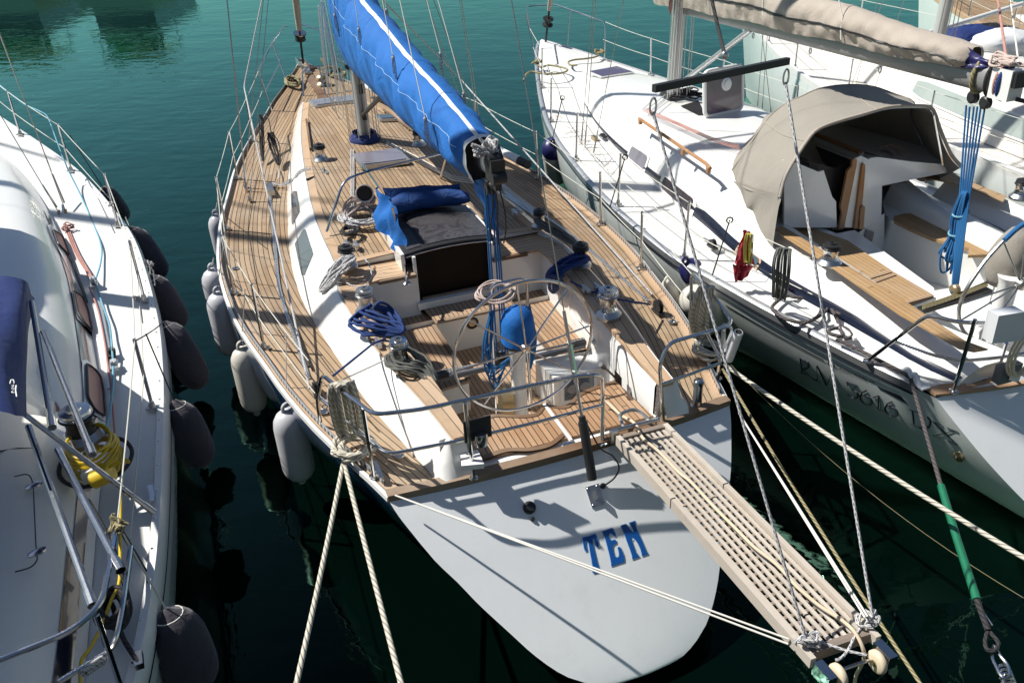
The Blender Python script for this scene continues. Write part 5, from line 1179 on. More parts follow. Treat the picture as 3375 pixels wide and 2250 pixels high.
def fnd(k, x, y, s_t, s): return TEN.t(k, x, y, s_t)
fd_ = [(('A6', 165, 690), ('A6', 150, 1150), -2.25, .12, 'rubber', 'pale grey fender hanging farthest forward on the port side, half hidden', ('A6', 190, 560)),
       (('A6', 130, 1185), ('B2', 100, 180), -2.28, .14, 'rubber', 'pale grey fender second from the bow on the port side, behind another one', ('A6', 150, 1110)),
       (('A6', 180, 1400), ('B2', 215, 610), -2.22, .14, 'rubber', 'grey fender third from the bow, shaded at its top, on the port side', ('A6', 255, 860)),
       (('B2', 400, 510), ('B2', 455, 1130), -2.16, .125, 'fender_white', 'cream fender with a rusty stained top, hanging between two grey ones', ('B2', 440, 0)),
       (('B2', 815, 1080), ('B6', 345, 165), -1.98, .135, 'rubber', 'large lilac grey fender nearest the white transom on the port side', ('B2', 815, 400))]
def pix(p):
    v = p-CP; w_ = v.dot(_f); return PPX+FPX*v.dot(_R)/w_, PPY-FPX*v.dot(_U)/w_
def below(top, k, x, y):
    """the point straight below top that shows at the height of a picture point"""
    Y = ZM[k][1]+y/ZM[k][2]; a, b = 0.0, 2.5
    for _ in range(40):
        m_ = (a+b)/2
        if pix(top-ZV*m_)[1] < Y: a = m_
        else: b = m_
    return top-ZV*a
for (ta, bo_, tt, r_, mt, lab, ln) in fd_:
    tp_ = q(*ta, 1.02); bt_ = below(tp_, *bo_)
    f_ = fender('fender', tp_, bt_, r_, mt, lab, FG, line_to=[q(*ln, 1.72 if ln[0] != 'B2' else 1.6)])
# ================================================================== the white yacht on the right
ZM['E1'] = (2250, 250, 3.92); ZM['E2'] = (2600, 350, 3.92); ZM['E4'] = (2700, 0, 3.4844)
F = RGT; rb = empty('sailing_yacht', F(4, 0, 0), 'white yacht with open grey sprayhood and taupe sail cover, right of the teak decked one', 'sailing boat', 'sailing boats moored side by side')
def rz(s): return 1.15+(.40*((s-4)/8)**1.5 if s > 4 else 0)
rw = curve1([(-.05, 1.26), (.45, 1.41), (.86, 1.51), (1.3, 1.61), (1.82, 1.72), (2.4, 1.82), (3.0, 1.93), (4.27, 1.93), (5.4, 1.87), (6.4, 1.76), (7.0, 1.68), (7.86, 1.50), (9.14, 1.13), (10.87, .55), (11.6, .26), (12.1, .02)])
RF = [(1, 0), (.995, .08), (.98, .18), (.95, .30), (.90, .42), (.83, .54), (.74, .66), (.62, .78), (.46, .89), (.28, .96), (.12, 1), (0, 1)]
def rsec(s, sg):
    W = rw(s); zt = rz(s)-.01; bot = lerp(-.02, -.5, min(1, max(0, s)/3)); bow = max(0, (s-8.5)/3.6); out = []; fl = max(0, 1-s/5)
    for x, z in RF:
        x = x-fl*.42*z*(1-z*.4)*x; ss = s-(1.05*z*1.15*(1-min(1, max(s, 0)/2.4)))-(bow**2)*1.0*z; x *= 1-bow*.5*z
        out.append(F(ss, sg*W*x, zt-z*(zt-bot)))
    return out
RF = dense(RF, 30)
rs_ = [-.05+.2*i for i in range(60)]; _rs = [-.05, .3, .7, 1.2, 1.8, 2.5, 3.3, 4.2, 5.2, 6.2, 7.2, 8.2, 9.2, 10, 10.8, 11.4, 12.0]
mb = MB()
for sg in (-1, 1): mb.grid([rsec(s, sg) for s in rs_])
rhull = mb.part('hull', M['grey_hull'], rb, 60)
bvh = BVHTree.FromPolygons([tuple(v) for v in mb.v], mb.f)
def hull_hit(k, x, y, off=.004):
    off = .004
    d = ray(k, x, y).normalized(); loc, nor, i, dist = bvh.ray_cast(CP, d)
    if loc is None: return q(k, x, y, .6)
    if nor.dot(d) > 0: nor = -nor
    return loc+nor*off
A, B = rsec(-.05, -1), rsec(-.05, 1); nd = (F.a*-1+ZV).normalized()
def bow_t(j, n): return 1-(2*j/n-1)**2
mb = MB(); mb.grid([[a.lerp(b, j/16)+nd*(.12*bow_t(j, 16)*(a-b).length/2.5) for j in range(17)] for a, b in zip(A, B)]); mb.part('transom', M['gel_cool'], rb, 60)
# teak-capped stern rail, alloy toe rail, rub strake
mb = MB(); rows = []; uvs = []
for j in range(21):
    t = lerp(-1.27, 1.27, j/20); cv = -.05-.17*(1-(t/1.27)**2); wd = .13*(1 if abs(t) < 1.15 else .7); rows.append([F(cv, t, 1.155), F(cv, t, 1.175), F(cv+wd, t, 1.18), F(cv+wd, t, 1.15)]); uvs.append([(t+3, .01), (t+3, .02), (t+3, .15), (t+3, .2)])
mb.grid(rows, uvs); mb.poly(rows[0]); mb.part('stern_capping', M['varnish'], rb)
for sg in (-1, 1):
    mb = MB(); rows = []
    for i in range(0, 60):
        s = .12+i*.2; W = rw(min(s, 11.95))-.01; z = rz(s); rows.append([F(s, sg*(W+.018), z-.05), F(s, sg*(W+.02), z+.012), F(s, sg*(W-.012), z+.035), F(s, sg*(W-.035), z+.035), F(s, sg*(W-.04), z)])
    mb.grid(rows); mb.part('toe_rail', M['alu'], rb, 40)
    mb = MB(); rows = []
    for i in range(0, 60):
        s = .12+i*.2; W = rw(min(s, 11.95)); z = rz(s)-.055; rows.append([F(s, sg*(W+.006), z), F(s, sg*(W+.008), z-.02)])
    mb.grid(rows); mb.part('rub_line', M['ink'], rb, 40)
# deck
mb = MB(); rows = []
for i in range(0, 61):
    s = min(-.05+i*.2, 11.98); W = rw(s)-.03; rows.append([F(s-(.2*(1-(lerp(-1, 1, j/14))**2) if s < 0 else 0), lerp(-W, W, j/14), rz(s)+.05*(1-lerp(-1, 1, j/14)**2)) for j in range(15)])
rows = [r for i, r in enumerate(rows)]
# leave the cockpit open: build side decks + foredeck separately
for sg in (-1, 1):
    mb.grid([[F(s, sg*lerp(rw(s)-.03, .75 if s < 3.1 else 0, j/8), rz(s)+.05*(1-(lerp(1, .4 if s < 3.1 else 0, j/8))**2)) for j in range(9)] for s in [-.04+.2*i for i in range(61) if -.04+.2*i < 11.98]])
mb.part('deck', M['nonskid'], rb, 60)
# coachroof: low wedge with rounded shoulders, navy stripe along its flank
ro = curve1([(-.05, 1.02), (.3, 1.14), (1.2, 1.28), (2.0, 1.38), (3.5, 1.30), (5, 1.17), (6.1, 1.10), (7.3, .92), (8.3, .68), (9.3, .40), (9.8, .2)])
def rtop(s): return rz(s)+curve1([(-.05, .18), (.3, .24), (1.2, .34), (2.4, .38), (2.9, .42), (3.5, .60), (5.5, .60), (7.2, .48), (8.4, .34), (9.3, .18), (9.8, .04)])(s)
def rprof(s, f):
    """f 0 deck edge -> 1 roof edge -> 2 centre"""
    o = ro(s); h = rtop(s)-rz(s)-.02
    P = [(1.0, 0), (.985, .10), (.95, .32), (.90, .55), (.82, .78), (.70, .92), (.52, .975), (.26, 1.0), (0, 1.01)]
    x = f*4; i = min(int(x), 7); u = x-i; return lerp(P[i][0], P[i+1][0], u)*o, rz(s)+.02+lerp(P[i][1], P[i+1][1], u)*h
for sg in (-1, 1):
    mb = MB(); mb.grid([[F(s, sg*rprof(s, j/8)[0], rprof(s, j/8)[1]) for j in range(17)] for s in [3.0+i*.2 for i in range(0, 35)]])
    mb.part('coachroof', M['gel'], rb, 70)
for sg in (-1, 1):   # coamings aft of the roof
    mb = MB(); rows = []
    for i in range(0, 17):
        s = -.02+i*.19; p = [rprof(s, f) for f in (0, .15, .35, .55, .75, .95, 1.1)]; r = [F(s, sg*a, b) for a, b in p]; a, b = p[-1]; ti = min(a-.02, .82 if s > .6 else lerp(.62, .82, max(0, s)/.6)); r += [F(s, sg*ti, b+.003), F(s, sg*(ti-.03), b-.03), F(s, sg*(ti-.08), 1.36), F(s, sg*(ti-.1), .9)]; rows.append(r)
    mb.grid(rows); mb.poly(rows[0]); mb.part('coaming', M['gel'], rb, 50)
    mb = MB(); lo = []; hi = []
    for i in range(0, 41):
        s = .0+i*.205; f0 = lerp(.33, .16, min(1, s/8)) if s > .5 else .30; f1 = f0+lerp(.27, .09, max(0, (s-2)/6.2) if s > 2 else 0)*(1 if s > 1 else .9)
        a, b = rprof(s, f0); c, d = rprof(s, f1); lo.append([F(s, sg*(a+.006), b), F(s, sg*(lerp(a, c, .5)+.012), lerp(b, d, .5)+.008), F(s, sg*(c+.006), d+.006)])
    mb.grid(lo); mb.part('navy_stripe', M['paint_navy'], rb, 60)
# cockpit: sole, seats with teak, coaming teak strips
def pp(k, z, *pts): return [q(k, x, y, z) for x, y in pts]
mb = MB(); mb.poly([F(.2, -.75, .88), F(3.0, -.75, .88), F(3.0, 1.0, .88), F(.2, 1.0, .88)]); mb.part('sole', M['nonskid'], rb)
def tuv(fr, off=0): return lambda p: (fr.inv(p)[0]+5, fr.inv(p)[1]+5+off)
mb = MB(); mb.prism(pp('A8', 1.36, (560, 300), (720, 205), (680, 285), (1080, 420), (1400, 640), (1700, 815), (1510, 880), (1030, 600), (560, 380)), ZV*-.03, uvf=tuv(F)); mb.part('port_seat_teak', M['teak_gold'], rb)
mb = MB(); P = pp('A8', 1.335, (520, 180), (1000, 370), (1130, 345), (1700, 760), (1720, 830), (1480, 920), (560, 400)); mb.prism(P, ZV*-.46); mb.part('port_seat', M['gel'], rb)
mb = MB()
for (a, b) in (((1225, 695), (1390, 645)), ((1265, 722), (1420, 665)), ((1500, 868), (1690, 815))): mb.seg(q('A8', a[0], a[1], 1.366), q('A8', b[0], b[1], 1.366), .016, .006)
mb.part('seat_lath', M['teak_cap'], rb)
mb = MB(); mb.prism(pp('D3', 1.36, (440, 575), (435, 500), (560, 470), (800, 452), (1050, 500), (1400, 630), (1850, 830), (1990, 930), (1990, 1060), (1530, 1080), (1540, 975), (1000, 830), (700, 700)), ZV*-.03, uvf=tuv(F)); mb.part('starboard_seat_teak', M['teak_gold'], rb)
SP = pp('D3', 1.335, (210, 100), (300, 480), (440, 590), (1000, 845), (1540, 1000), (2000, 1180), (2300, 900), (1500, 300)); mb = MB(); mb.prism(SP, ZV*-.46); mb.part('starboard_seat', M['gel'], rb)
a0, a1 = SP[2], SP[4]; fxs = (a1-a0).normalized(); nrm_ = fxs.cross(ZV).normalized()
if nrm_.dot(CP-a0) < 0: nrm_ = -nrm_
def on_plane(k, x, y, p0, n):
    d = ray(k, x, y); return CP+d*((p0-CP).dot(n)/d.dot(n))
mb = MB(); H = [on_plane('D3', x, y, a0+nrm_*.004, nrm_) for x, y in ((600, 800), (720, 760), (1060, 950), (1100, 1110), (1020, 1200), (640, 1010))]; mb.poly(bend(H+[H[0]], .06)[:-1]); hl = mb.part('locker_frame', M['gel_cool'], rb)
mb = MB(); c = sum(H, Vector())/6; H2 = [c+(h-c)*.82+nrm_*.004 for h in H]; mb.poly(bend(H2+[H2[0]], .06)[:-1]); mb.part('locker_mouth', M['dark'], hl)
mb = MB(); c = on_plane('D3', 65, 790, a0, nrm_)
# bulkhead with open companionway (traced on its own cross plane)
SB = 2.62
def sb(*pts): return [F.s('E2', x, y, SB) for x, y in pts]
mb = MB(); mb.prism(sb((945, 645), (1030, 690), (1060, 670), (1140, 660), (1240, 670), (1560, 715), (1980, 750), (2080, 850), (1680, 930), (1205, 1030), (1190, 1568), (1085, 1505)), F.a*.03)
mb.prism(sb((-60, 1180), (-60, 700), (120, 740), (380, 850), (450, 830), (560, 1170), (610, 1230), (620, 1568), (-60, 1568)), F.a*.03); mb.part('bulkhead', M['gel_cool'], rb, 30)
mb = MB(); mb.prism(sb((830, 690), (940, 640), (1085, 1500), (1000, 1568), (690, 1568)), F.a*.02); mb.part('companion_trim', M['gel'], rb, 30)
mb = MB(); mb.poly([q('E2', x, y, 1.875) for x, y in ((345, 500), (830, 700), (735, 830), (640, 900), (420, 700))]); mb.poly([F.s('E2', x, y, SB+.10) for x, y in ((200, 700), (600, 800), (800, 690), (760, 1000), (700, 1600), (560, 1600), (540, 1170), (440, 830))]); mb.part('companionway', M['dark'], rb)  # dark plates stand in for the unlit interior; the roof is not cut
mb = MB(); mb.poly([F.s('A8', x, y, SB+.012) for x, y in ((1000, 372), (1130, 385), (1255, 292), (1345, 225), (1345, 640), (1080, 440))]); mb.part('bulkhead_foot', M['gel_cool'], rb)
mb = MB(); mb.prism(sb((800, 690), (820, 662), (858, 680), (850, 760), (690, 1568), (625, 1568), (665, 1370), (645, 1290), (735, 830), (790, 770)), F.a*-.03); mb.prism(sb((925, 760), (940, 728), (962, 745), (962, 830), (900, 1568), (820, 1568)), F.a*-.03); mb.prism(sb((890, 1300), (915, 1260), (945, 1280), (925, 1568), (870, 1568)), F.a*-.05)
mb.part('companion_post', M['varnish'], rb)
mb = MB()
h0, h1 = q('E2', 345, 395, 1.94), q('E2', 940, 640, 1.94); g0, g1 = q('E2', 360, 520, 1.84), q('E2', 800, 710, 1.84)
mb.seg(h0, h1, .02, .045); mb.part('hatch_rail', M['gel'], rb)
mb = MB(); mb.poly([q('E2', x, y, 1.885) for x, y in ((345, 400), (945, 645), (820, 700), (360, 520))]); mb.part('hatch_rim', M['gel'], rb)
mb = MB(); mb.poly([q('E2', x, y, 1.86) for x, y in ((300, 440), (330, 385), (930, 620), (1030, 690), (1240, 670), (1980, 745), (2120, 700), (1900, 420), (1500, 300), (700, 230), (400, 280))]); mb.part('roof_after_end', M['gel_cool'], rb)
mb = MB(); mb.seg(q('E2', 345, 365, 1.98), q('E2', 930, 600, 1.98), .03, .012); mb.seg(g0, g1, .015, .03); mb.part('hatch_trim', M['varnish'], rb)
mb = MB(); mb.prism([F.s('A8', x, y, SB-.003) for x, y in ((1212, 340), (1268, 360), (1252, 430), (1197, 405))], F.a*-.008); mb.part('vent_grille', M['grey_pl'], rb)
# coaming teak
mb = MB(); mb.prism(pp('A8', 1.55, (545, 350), (600, 320), (1050, 590), (1560, 910), (1920, 1150), (2090, 1212), (1990, 1228), (1880, 1205), (1780, 1145), (1450, 960), (920, 590)), ZV*.012, uvf=tuv(F, .02)); mb.part('coaming_teak', M['teak_gold'], rb)
mb = MB(); mb.prism(pp('A4', 1.60, (1590, 1290), (1820, 1240), (1900, 1290), (2220, 1420), (2200, 1460), (1900, 1340), (1700, 1300)), ZV*.012, uvf=tuv(F, .02)); mb.part('coaming_teak', M['teak_gold'], rb)
mb = MB(); rows = [[F.s('E2', x, y, SB-.02) for x, y in ((1205, 1035), (1680, 930), (2080, 850))], [q('D3', 300, 480, 1.34), q('D3', 800, 440, 1.34), q('D3', 1500, 600, 1.34)]]
mb = MB(); mb.grid([[F(s, 1.5-.0*s, 1.57) for s in (.3, 1, 2, 2.9)], [F(s, 1.30, 1.36) for s in (.3, 1, 2, 2.9)]]); mb.grid([[F(s, 1.5, 1.57) for s in (.3, 1, 2, 2.9)], [F(s, 1.68, 1.2) for s in (.3, 1, 2, 2.9)]]); mb.part('seat_back', M['gel'], rb)
# helm: steering wheel, pedestal, covered binnacle
mb = MB(); RW = q('D3', 1930, 1640, 1.55)
P1 = [('A8', 2351, 300, 2.15), ('A8', 2230, 400, 2.08), ('A8', 2080, 560, 1.92), ('A8', 1950, 750, 1.72), ('A8', 1890, 880, 1.55), ('A8', 1885, 990, 1.42), ('A8', 1930, 1090, 1.28), ('A8', 2030, 1150, 1.2), ('A8', 2130, 1180, 1.15)]
mb.tube(smooth_path([q(*p) for p in P1], 5), .016, 10); whl = mb.part('steering_wheel', M['steel_dull'], rb)
mb = MB(); mb.tube(smooth_path([q('A8', 2351, 303, 2.15), q('A8', 2290, 345, 2.12), q('A8', 2210, 420, 2.07)], 4), .021, 8); mb.part('rim_cover', M['r_sky'], whl)
hub_ = q('A8', 2330, 735, 1.62); mb = MB()
for x, y, z in ((2205, 430, 2.03), (1895, 880, 1.52), (1890, 1000, 1.42), (2040, 1145, 1.2), (2351, 520, 1.9)): mb.tube([hub_, q('A8', x, y, z)], .008, 7)
mb.lathe(hub_, [(.05, -.03), (.05, .03), (0, .04)], 14, axis=-F.a); mb.part('spoke', M['steel_dull'], whl)
mb = MB(); pc = F(1.0, .62, .88); pc = q('A8', 2130, 1120, 1.0); mb.lathe(pc, [(.16, 0), (.15, .04), (.10, .15), (.10, .55), (.13, .62), (0, .63)], 20, sx=.8); mb.part('pedestal', M['gel'], rb, 60)
mb = MB(); rows = []; cc0 = q('A8', 2250, 560, 1.70)
for i in range(9):
    f = i/8; r = .20*math.sin(PI*(.18+.75*f))**.6*(1-.15*f); rows.append([cc0+ZV*(-.22+.50*f)+F.b*(.02*f)+F.a*(r*1.0*math.cos(a)*(1+.05*math.sin(4*a+i)))+F.b*(r*math.sin(a)*(1+.06*math.sin(3*a-i*1.3))) for a in [2*PI*j/24 for j in range(24)]])
mb.grid(rows, closed=True); mb.poly(rows[-1]); mb.poly(rows[0]); mb.part('binnacle_cover', M['canvas'], rb, 80)
# traveller and mainsheet with its blue hank
mb = MB(); mb.seg(q('A8', 1600, 925, 1.38), q('A8', 2100, 780, 1.38), .035, .02); tr2 = mb.part('traveller', M['black'], rb)
mb = MB()
for i in range(4): mb.tube(sag(q('A8', 1620, 915-i*9, 1.43), q('A8', 2090, 745-i*10, 1.43), .01), .006, 6)
mb.part('traveller_line', M['r_khaki'], tr2)
mb = MB(); E0 = F.t('A4', 1985, 700, .0); E1_ = F.t('A4', 2075, 740, .0); Bm = q('A8', 1850, 790, 1.42)
for i, (x, y, x2) in enumerate(((1935, 760, 1905), (1960, 770, 1925), (1990, 770, 1945), (2015, 770, 1955), (2040, 770, 1965), (2070, 770, 1985))):
    mid_ = F.t('A8', 1890+i*14, 90, 0.0); mb.tube([F.t('A4', x, y, 0), mid_, Bm+F.b*(-.03+.012*i)], .0085, 6)
rms = mb.part('mainsheet', M['r_sky'], rb)
def blk(p, parent, r_=.06, nm='sheet_block', mat='black'):
    mb = MB(); mb.lathe(p-F.b*.03, [(r_*.7, 0), (r_, .012), (r_*.85, .03), (r_, .048), (r_*.7, .06)], 16, axis=F.b); mb.seg(p-ZV*.09, p+ZV*.09, .022, .022); return mb.part(nm, M[mat], parent)
blk(E0, rms, .055); blk(E1_, rms, .055); blk(Bm+ZV*.02, rms, .05, mat='bronze')
rnd = random.Random(77); mb = MB(); P = []
top_ = F.t('A8', 1925, 95, -.03); bot_ = F.t('A8', 1800, 660, -.05)
for i in range(20):
    o = F.b*rnd.uniform(-.055, .055)+F.a*rnd.uniform(-.05, .05); lo = rnd.uniform(.62, 1.0) if i % 3 else rnd.uniform(.8, 1.05); w_ = .6+.5*lo; seq = [top_+o*.5, top_.lerp(bot_, .3)+o*1.0, top_.lerp(bot_, .5)+o*.7, top_.lerp(bot_, .75)+o*1.6, top_.lerp(bot_, lo)+o*1.2+F.b*.02]
    P += seq if i % 2 == 0 else seq[::-1]
mb.tube(smooth_path(P, 4), .0095, 7); mb.thing('rope_hank', M['r_sky'], 'bright blue rope hank hanging from the mainsheet in the right yacht cockpit', 'rope', base=bot_, angle=80)
mb = MB()
for f in (.22, .46): c_ = top_.lerp(bot_, f); mb.tube([c_+F.b*(.068*math.cos(a))+F.a*(.062*math.sin(a))+ZV*(.02*math.cos(a)) for a in [2*PI*j/16 for j in range(16)]], .008, 6, closed=True)
mb.thing('rope_binding', M['r_cyan'], 'pale cord turns binding the bright blue rope hank', 'rope')
# boom + taupe cover + mast
GB = F(6.85, 0, 2.72); GE = F(1.28, 0, 3.16)
GE = F.t('A4', 2170, 590, 0); GB = F.t('A3', 2140, 60, .0)
gd = (GE-GB).normalized(); GB = GE-gd*5.6
mb = MB(); rows = []
up2 = (ZV-gd*gd.z).normalized()
for p in (GB, GE): rows.append([p+F.b*(.065*math.cos(a))+up2*(.11*math.sin(a)) for a in [2*PI*j/16 for j in range(16)]])
mb.grid(rows, closed=True); mb.poly(rows[0]); mb.poly(rows[1]); rbm = mb.part('boom', M['boom_grey'], rb, 50)
mb = MB(); mb.box(GE+gd*.08, (.10, .075, .12), (gd, F.b, up2)); mb.part('boom_end', M['gel'], rbm)
mb = MB(); mb.box(GE+gd*.19+up2*.05, (.025, .06, .06), (gd, F.b, up2)); mb.tube([GE+gd*.2-up2*.1-F.b*.0, GE+gd*.30-up2*.13+F.b*.12], .018, 8); mb.part('boom_sheave', M['black'], rbm)
cs_ = [(0, .02), (.06, .15), (.5, .17), (1.2, .165), (2.5, .17), (3.8, .17), (4.9, .19), (5.55, .2), (5.75, .1)]
cw = curve1([(a, b) for a, b in cs_]); ch = curve1([(0, .14), (.6, .20), (1.5, .27), (3, .36), (4.3, .44), (5.3, .60), (5.75, .62)])
def rcov(u, a):
    f = abs(a); pt = [0, .30, .62, .88, 1.0, 1.02, .98, .90, .80, .72]; pz = [1, .985, .90, .74, .55, .38, .22, .08, -.06, -.16]
    x = f*9; i = min(int(x), 8); v = x-i; t = lerp(pt[i], pt[i+1], v)*cw(u); z = lerp(pz[i], pz[i+1], v)*ch(u)
    sg = 1 if a >= 0 else -1; fo = .014*math.sin(u*7+f*6*sg)*math.sin(f*PI)+.008*math.sin(u*19+f*11)+.006*math.sin(u*31-f*8)
    return GE-gd*(.28+u)+F.b*sg*(t+fo)+up2*(.075+z+.012*math.sin(u*4.1+1))
mb = MB(); mb.grid([[rcov(.02+i*5.7/120, -1+j/16) for j in range(33)] for i in range(121)]); rc = mb.part('sail_cover', M['taupe'], rbm, 80)
mb = MB(); mb.grid([[rcov(.05+i*5.6/100, -.62)-F.b*.006, rcov(.05+i*5.6/100, -.60)-F.b*.014, rcov(.05+i*5.6/100, -.56)-F.b*.006] for i in range(101)]); mb.part('cover_seam', M['canvas'], rc, 80)
mb = MB(); mb.grid(crump(rcov(.1, -.1), rcov(-.25, -.2)+up2*-.1, rcov(-.25, -.8), rcov(.12, -.95), 8, 8, .02, 3)); mb.part('cover_flap', M['navy_pl'], rc, 80); rc.children[-1].data.materials[0] = M['black']
mb = MB()
for u_b, col in ((.10, 0), (.14, 0)): pass
def band(at, mat, nm, r=.014):
    c = GE+gd*at; mb = MB(); mb.tube([c+F.b*(.085*math.cos(a))+up2*(.13*math.sin(a)) for a in [2*PI*j/22 for j in range(22)]], r, 7, closed=True); mb.part(nm, M[mat], rbm)
band(-.20, 'r_khaki', 'reef_line', .018); band(-.06, 'r_black', 'reef_line'); band(.035, 'r_red', 'reef_line'); band(.07, 'r_blue', 'reef_line', .018)
mb = MB(); rnd = random.Random(9); c = GE+up2*.16+gd*.02; P = [c+gd*rnd.uniform(-.14, .16)+F.b*rnd.uniform(-.08, .08)+up2*rnd.uniform(-.03, .07) for _ in range(26)]; mb.tube(smooth_path(P, 5), .011, 7); mb.thing('rope_tangle', M['r_pink'], 'tangle of pale and red rope ends heaped on the right yacht boom end', 'rope')
RMF = q('A3', 1998, 880, 1.80); RMH = RMF+Vector((0, 0, 14.5))-F.a*.35
mb = MB(); oval(mb, RMF, RMH, .12, .085, F); rmast = mb.part('mast', M['alu'], rb, 50)
mb = MB(); c = RMF+ZV*.02; mb.box(c, (.14, .13, .03), (F.a, F.b, ZV)); mb.part('mast_collar', M['black'], rmast)
mb = MB(); rnd = random.Random(3); P = [RMF+F.a*rnd.uniform(-.3, .12)+F.b*rnd.uniform(-.15, .42)+ZV*rnd.uniform(.0, .06) for _ in range(30)]; mb.tube(smooth_path(P, 4), .010, 6); mb.thing('rope_pile', M['r_black'], 'dark ropes and blocks heaped round the right yacht mast foot', 'rope')
mb = MB(); P = [RMF+F.b*(.20+.06*math.sin(i*1.9))+F.a*(-.05+.04*math.sin(i*2.7))+ZV*(1.55-.05*(i % 2)*10*(.6+.4*math.sin(i))) for i in range(16)]; P = []
for i in range(9): o = -F.b*.10+F.a*(-.02*i*.3)-F.b*.008*(i % 3); P += [RMF+o+ZV*(1.9), RMF+o*1.15+ZV*(1.15+.05*(i % 3))][:: 1 if i % 2 else -1]
mb.tube(smooth_path(P, 4), .009, 6); mb.part('red_halyard', M['r_red'], rmast)
mb = MB()
for i in range(8): o = F.b*(-.17+.05*i)+F.a*(-.16+.02*(i % 3)); mb.tube([RMF+o+ZV*.03, RMF.lerp(RMH, .2)+o*.8], .006, 6)
mb.part('halyard', M['r_thin'], rmast)
mb = MB(); mb.tube([RMF+ZV*.15-F.a*.1, F.t('A4', 380, 215, 0.0)], .035, 12); mb.part('boom_vang', M['alu'], rb)
# standing rigging
mb = MB(); RS = RMF.lerp(RMH, .38)
for sg in (-1, 1):
    tip = RS+F.b*sg*1.0-F.a*.2
    for ds, top in ((-.05, tip), (.08, tip), (-.35, RS)): cpn = F(6.55+ds, sg*1.42, rz(6.5)+.03); mb.tube([cpn, top], .0048, 6); d = (top-cpn).normalized(); mb.tube([cpn, cpn+d*.12, cpn+d*.30], [.012, .011, .008], 7)
    mb.tube([tip, RMF.lerp(RMH, .95)], .004, 6); mb.tube([RS, tip], .02, 7)
mb.tube([F(-.2, 0, 1.3), RMH], .005, 6)
mb.part('shroud', M['wire'], rmast)
cpl = q('A3', 1275, 1290, 1.25)
mb = MB(); mb.box(q('A3', 1280, 1270, 1.28), (.06, .03, .03), (F.a, F.b, ZV)); mb.part('chainplate', M['bronze'], rb)
FR0 = F(11.75, 0, rz(11.7)+.1); FR1 = RMH; d = (FR1-FR0).normalized()
mb = MB(); mb.tube([FR0+d*.6, FR0+d*1.2, FR0+d*8, FR1], [.04, .055, .05, .02], 10); ff = mb.part('furled_sail', M['taupe'], rb)
mb = MB(); mb.lathe(FR0+d*.30, [(.10, 0), (.10, .02), (.05, .03), (.05, .10), (.10, .12), (.10, .14)], 18, axis=d); mb.tube([FR0-d*.1, FR0+d*.6], .02); mb.part('furler_drum', M['black'], ff)
# big spray hood
def arch(pts): return smooth_path(pts, 5)
a_aft = [F.s('E1', 1255, 1568, 2.30), F.s('E1', 1340, 1270, 2.35), F.s('E1', 1600, 850, 2.45), F.s('E1', 1750, 690, 2.5), F.s('E1', 2000, 590, 2.5), F.s('E1', 2350, 490, 2.5), F.s('E2', 1300, 10, 2.5), F.s('E2', 1620, -5, 2.5), F.s('E2', 1820, 8, 2.5), F.s('E2', 1890, 90, 2.5), F.s('E2', 1960, 300, 2.45), F.s('E2', 2100, 620, 2.4), F.s('E2', 2240, 780, 2.35)]
a_top = [q('E1', 560, 1330, 1.62), q('E1', 700, 1130, 1.80), q('E1', 930, 800, 2.05), q('E1', 1130, 520, 2.22), q('E1', 1330, 360, 2.36), q('E1', 1550, 260, 2.44), q('E1', 1750, 172, 2.50), q('E1', 2080, 120, 2.50), q('A4', 1250, 622, 2.50), q('A4', 1420, 680, 2.46), q('A4', 1600, 745, 2.40), q('A4', 1720, 900, 2.1), q('A4', 1850, 1130, 1.75)]
a_base = [q('E1', 465, 1225, 1.66), q('E1', 500, 1180, 1.68), q('E1', 700, 990, 1.74), q('E1', 970, 690, 1.82), q('E1', 1100, 500, 1.86), F(5.0, .85, 1.80), F(4.5, 1.12, 1.66), F(3.8, 1.28, 1.55), F(3.3, 1.36, 1.46)]
a_top = a_top[:10]+[q('A4', 1560, 735, 2.42), F(3.25, 1.12, 2.2), F(3.15, 1.30, 1.85), F(3.1, 1.38, 1.46)]
def res(P, n):
    P = smooth_path(P, 8); L = [0]
    for a, b in zip(P, P[1:]): L.append(L[-1]+(b-a).length)
    out = []
    for i in range(n+1):
        x = L[-1]*i/n; k = 0
        while k < len(L)-2 and L[k+1] < x: k += 1
        out.append(P[k].lerp(P[k+1], min(1, max(0, (x-L[k])/max(1e-6, L[k+1]-L[k])))))
    return out
NA = 44; A0, A1, A2_ = res(a_base, NA), res(a_top, NA), res(a_aft, NA)
mb = MB(); rows = []
for i in range(0, 7): f = i/6; rows.append([a.lerp(b, f)-ZV*(.03*math.sin(PI*f)) + (F.b*.006*math.sin(j*1.3)) for j, (a, b) in enumerate(zip(A0, A1))])
for i in range(1, 13): f = i/12; rows.append([a.lerp(b, f)-ZV*(.035*math.sin(PI*f))+F.b*(.008*math.sin(j*2.1+i*.8)*(1 if j < 12 else .3)) for j, (a, b) in enumerate(zip(A1, A2_))])
mb.grid(rows); hood_rows = rows; hd_ = empty('sprayhood', F(3, 0, 1.7), None, None); hd_.parent = rb; hd_.location = hd_.location-rb.location
mb.part('hood_canvas', M['canvas'], hd_, 80)
for jj in (9, 22, 35): mb = MB(); mb.tube([r[jj]+ZV*.004-F.b*.004 for r in hood_rows[6:]], .004, 5); mb.part('hood_seam', M['taupe'], hd_)
mb = MB(); mb.tube([p+ZV*.004 for p in A1], .006, 5); mb.part('hood_seam', M['taupe'], hd_)
mb = MB(); mb.tube(A2_, .016, 8); mb.part('hood_hem', M['taupe'], hd_)
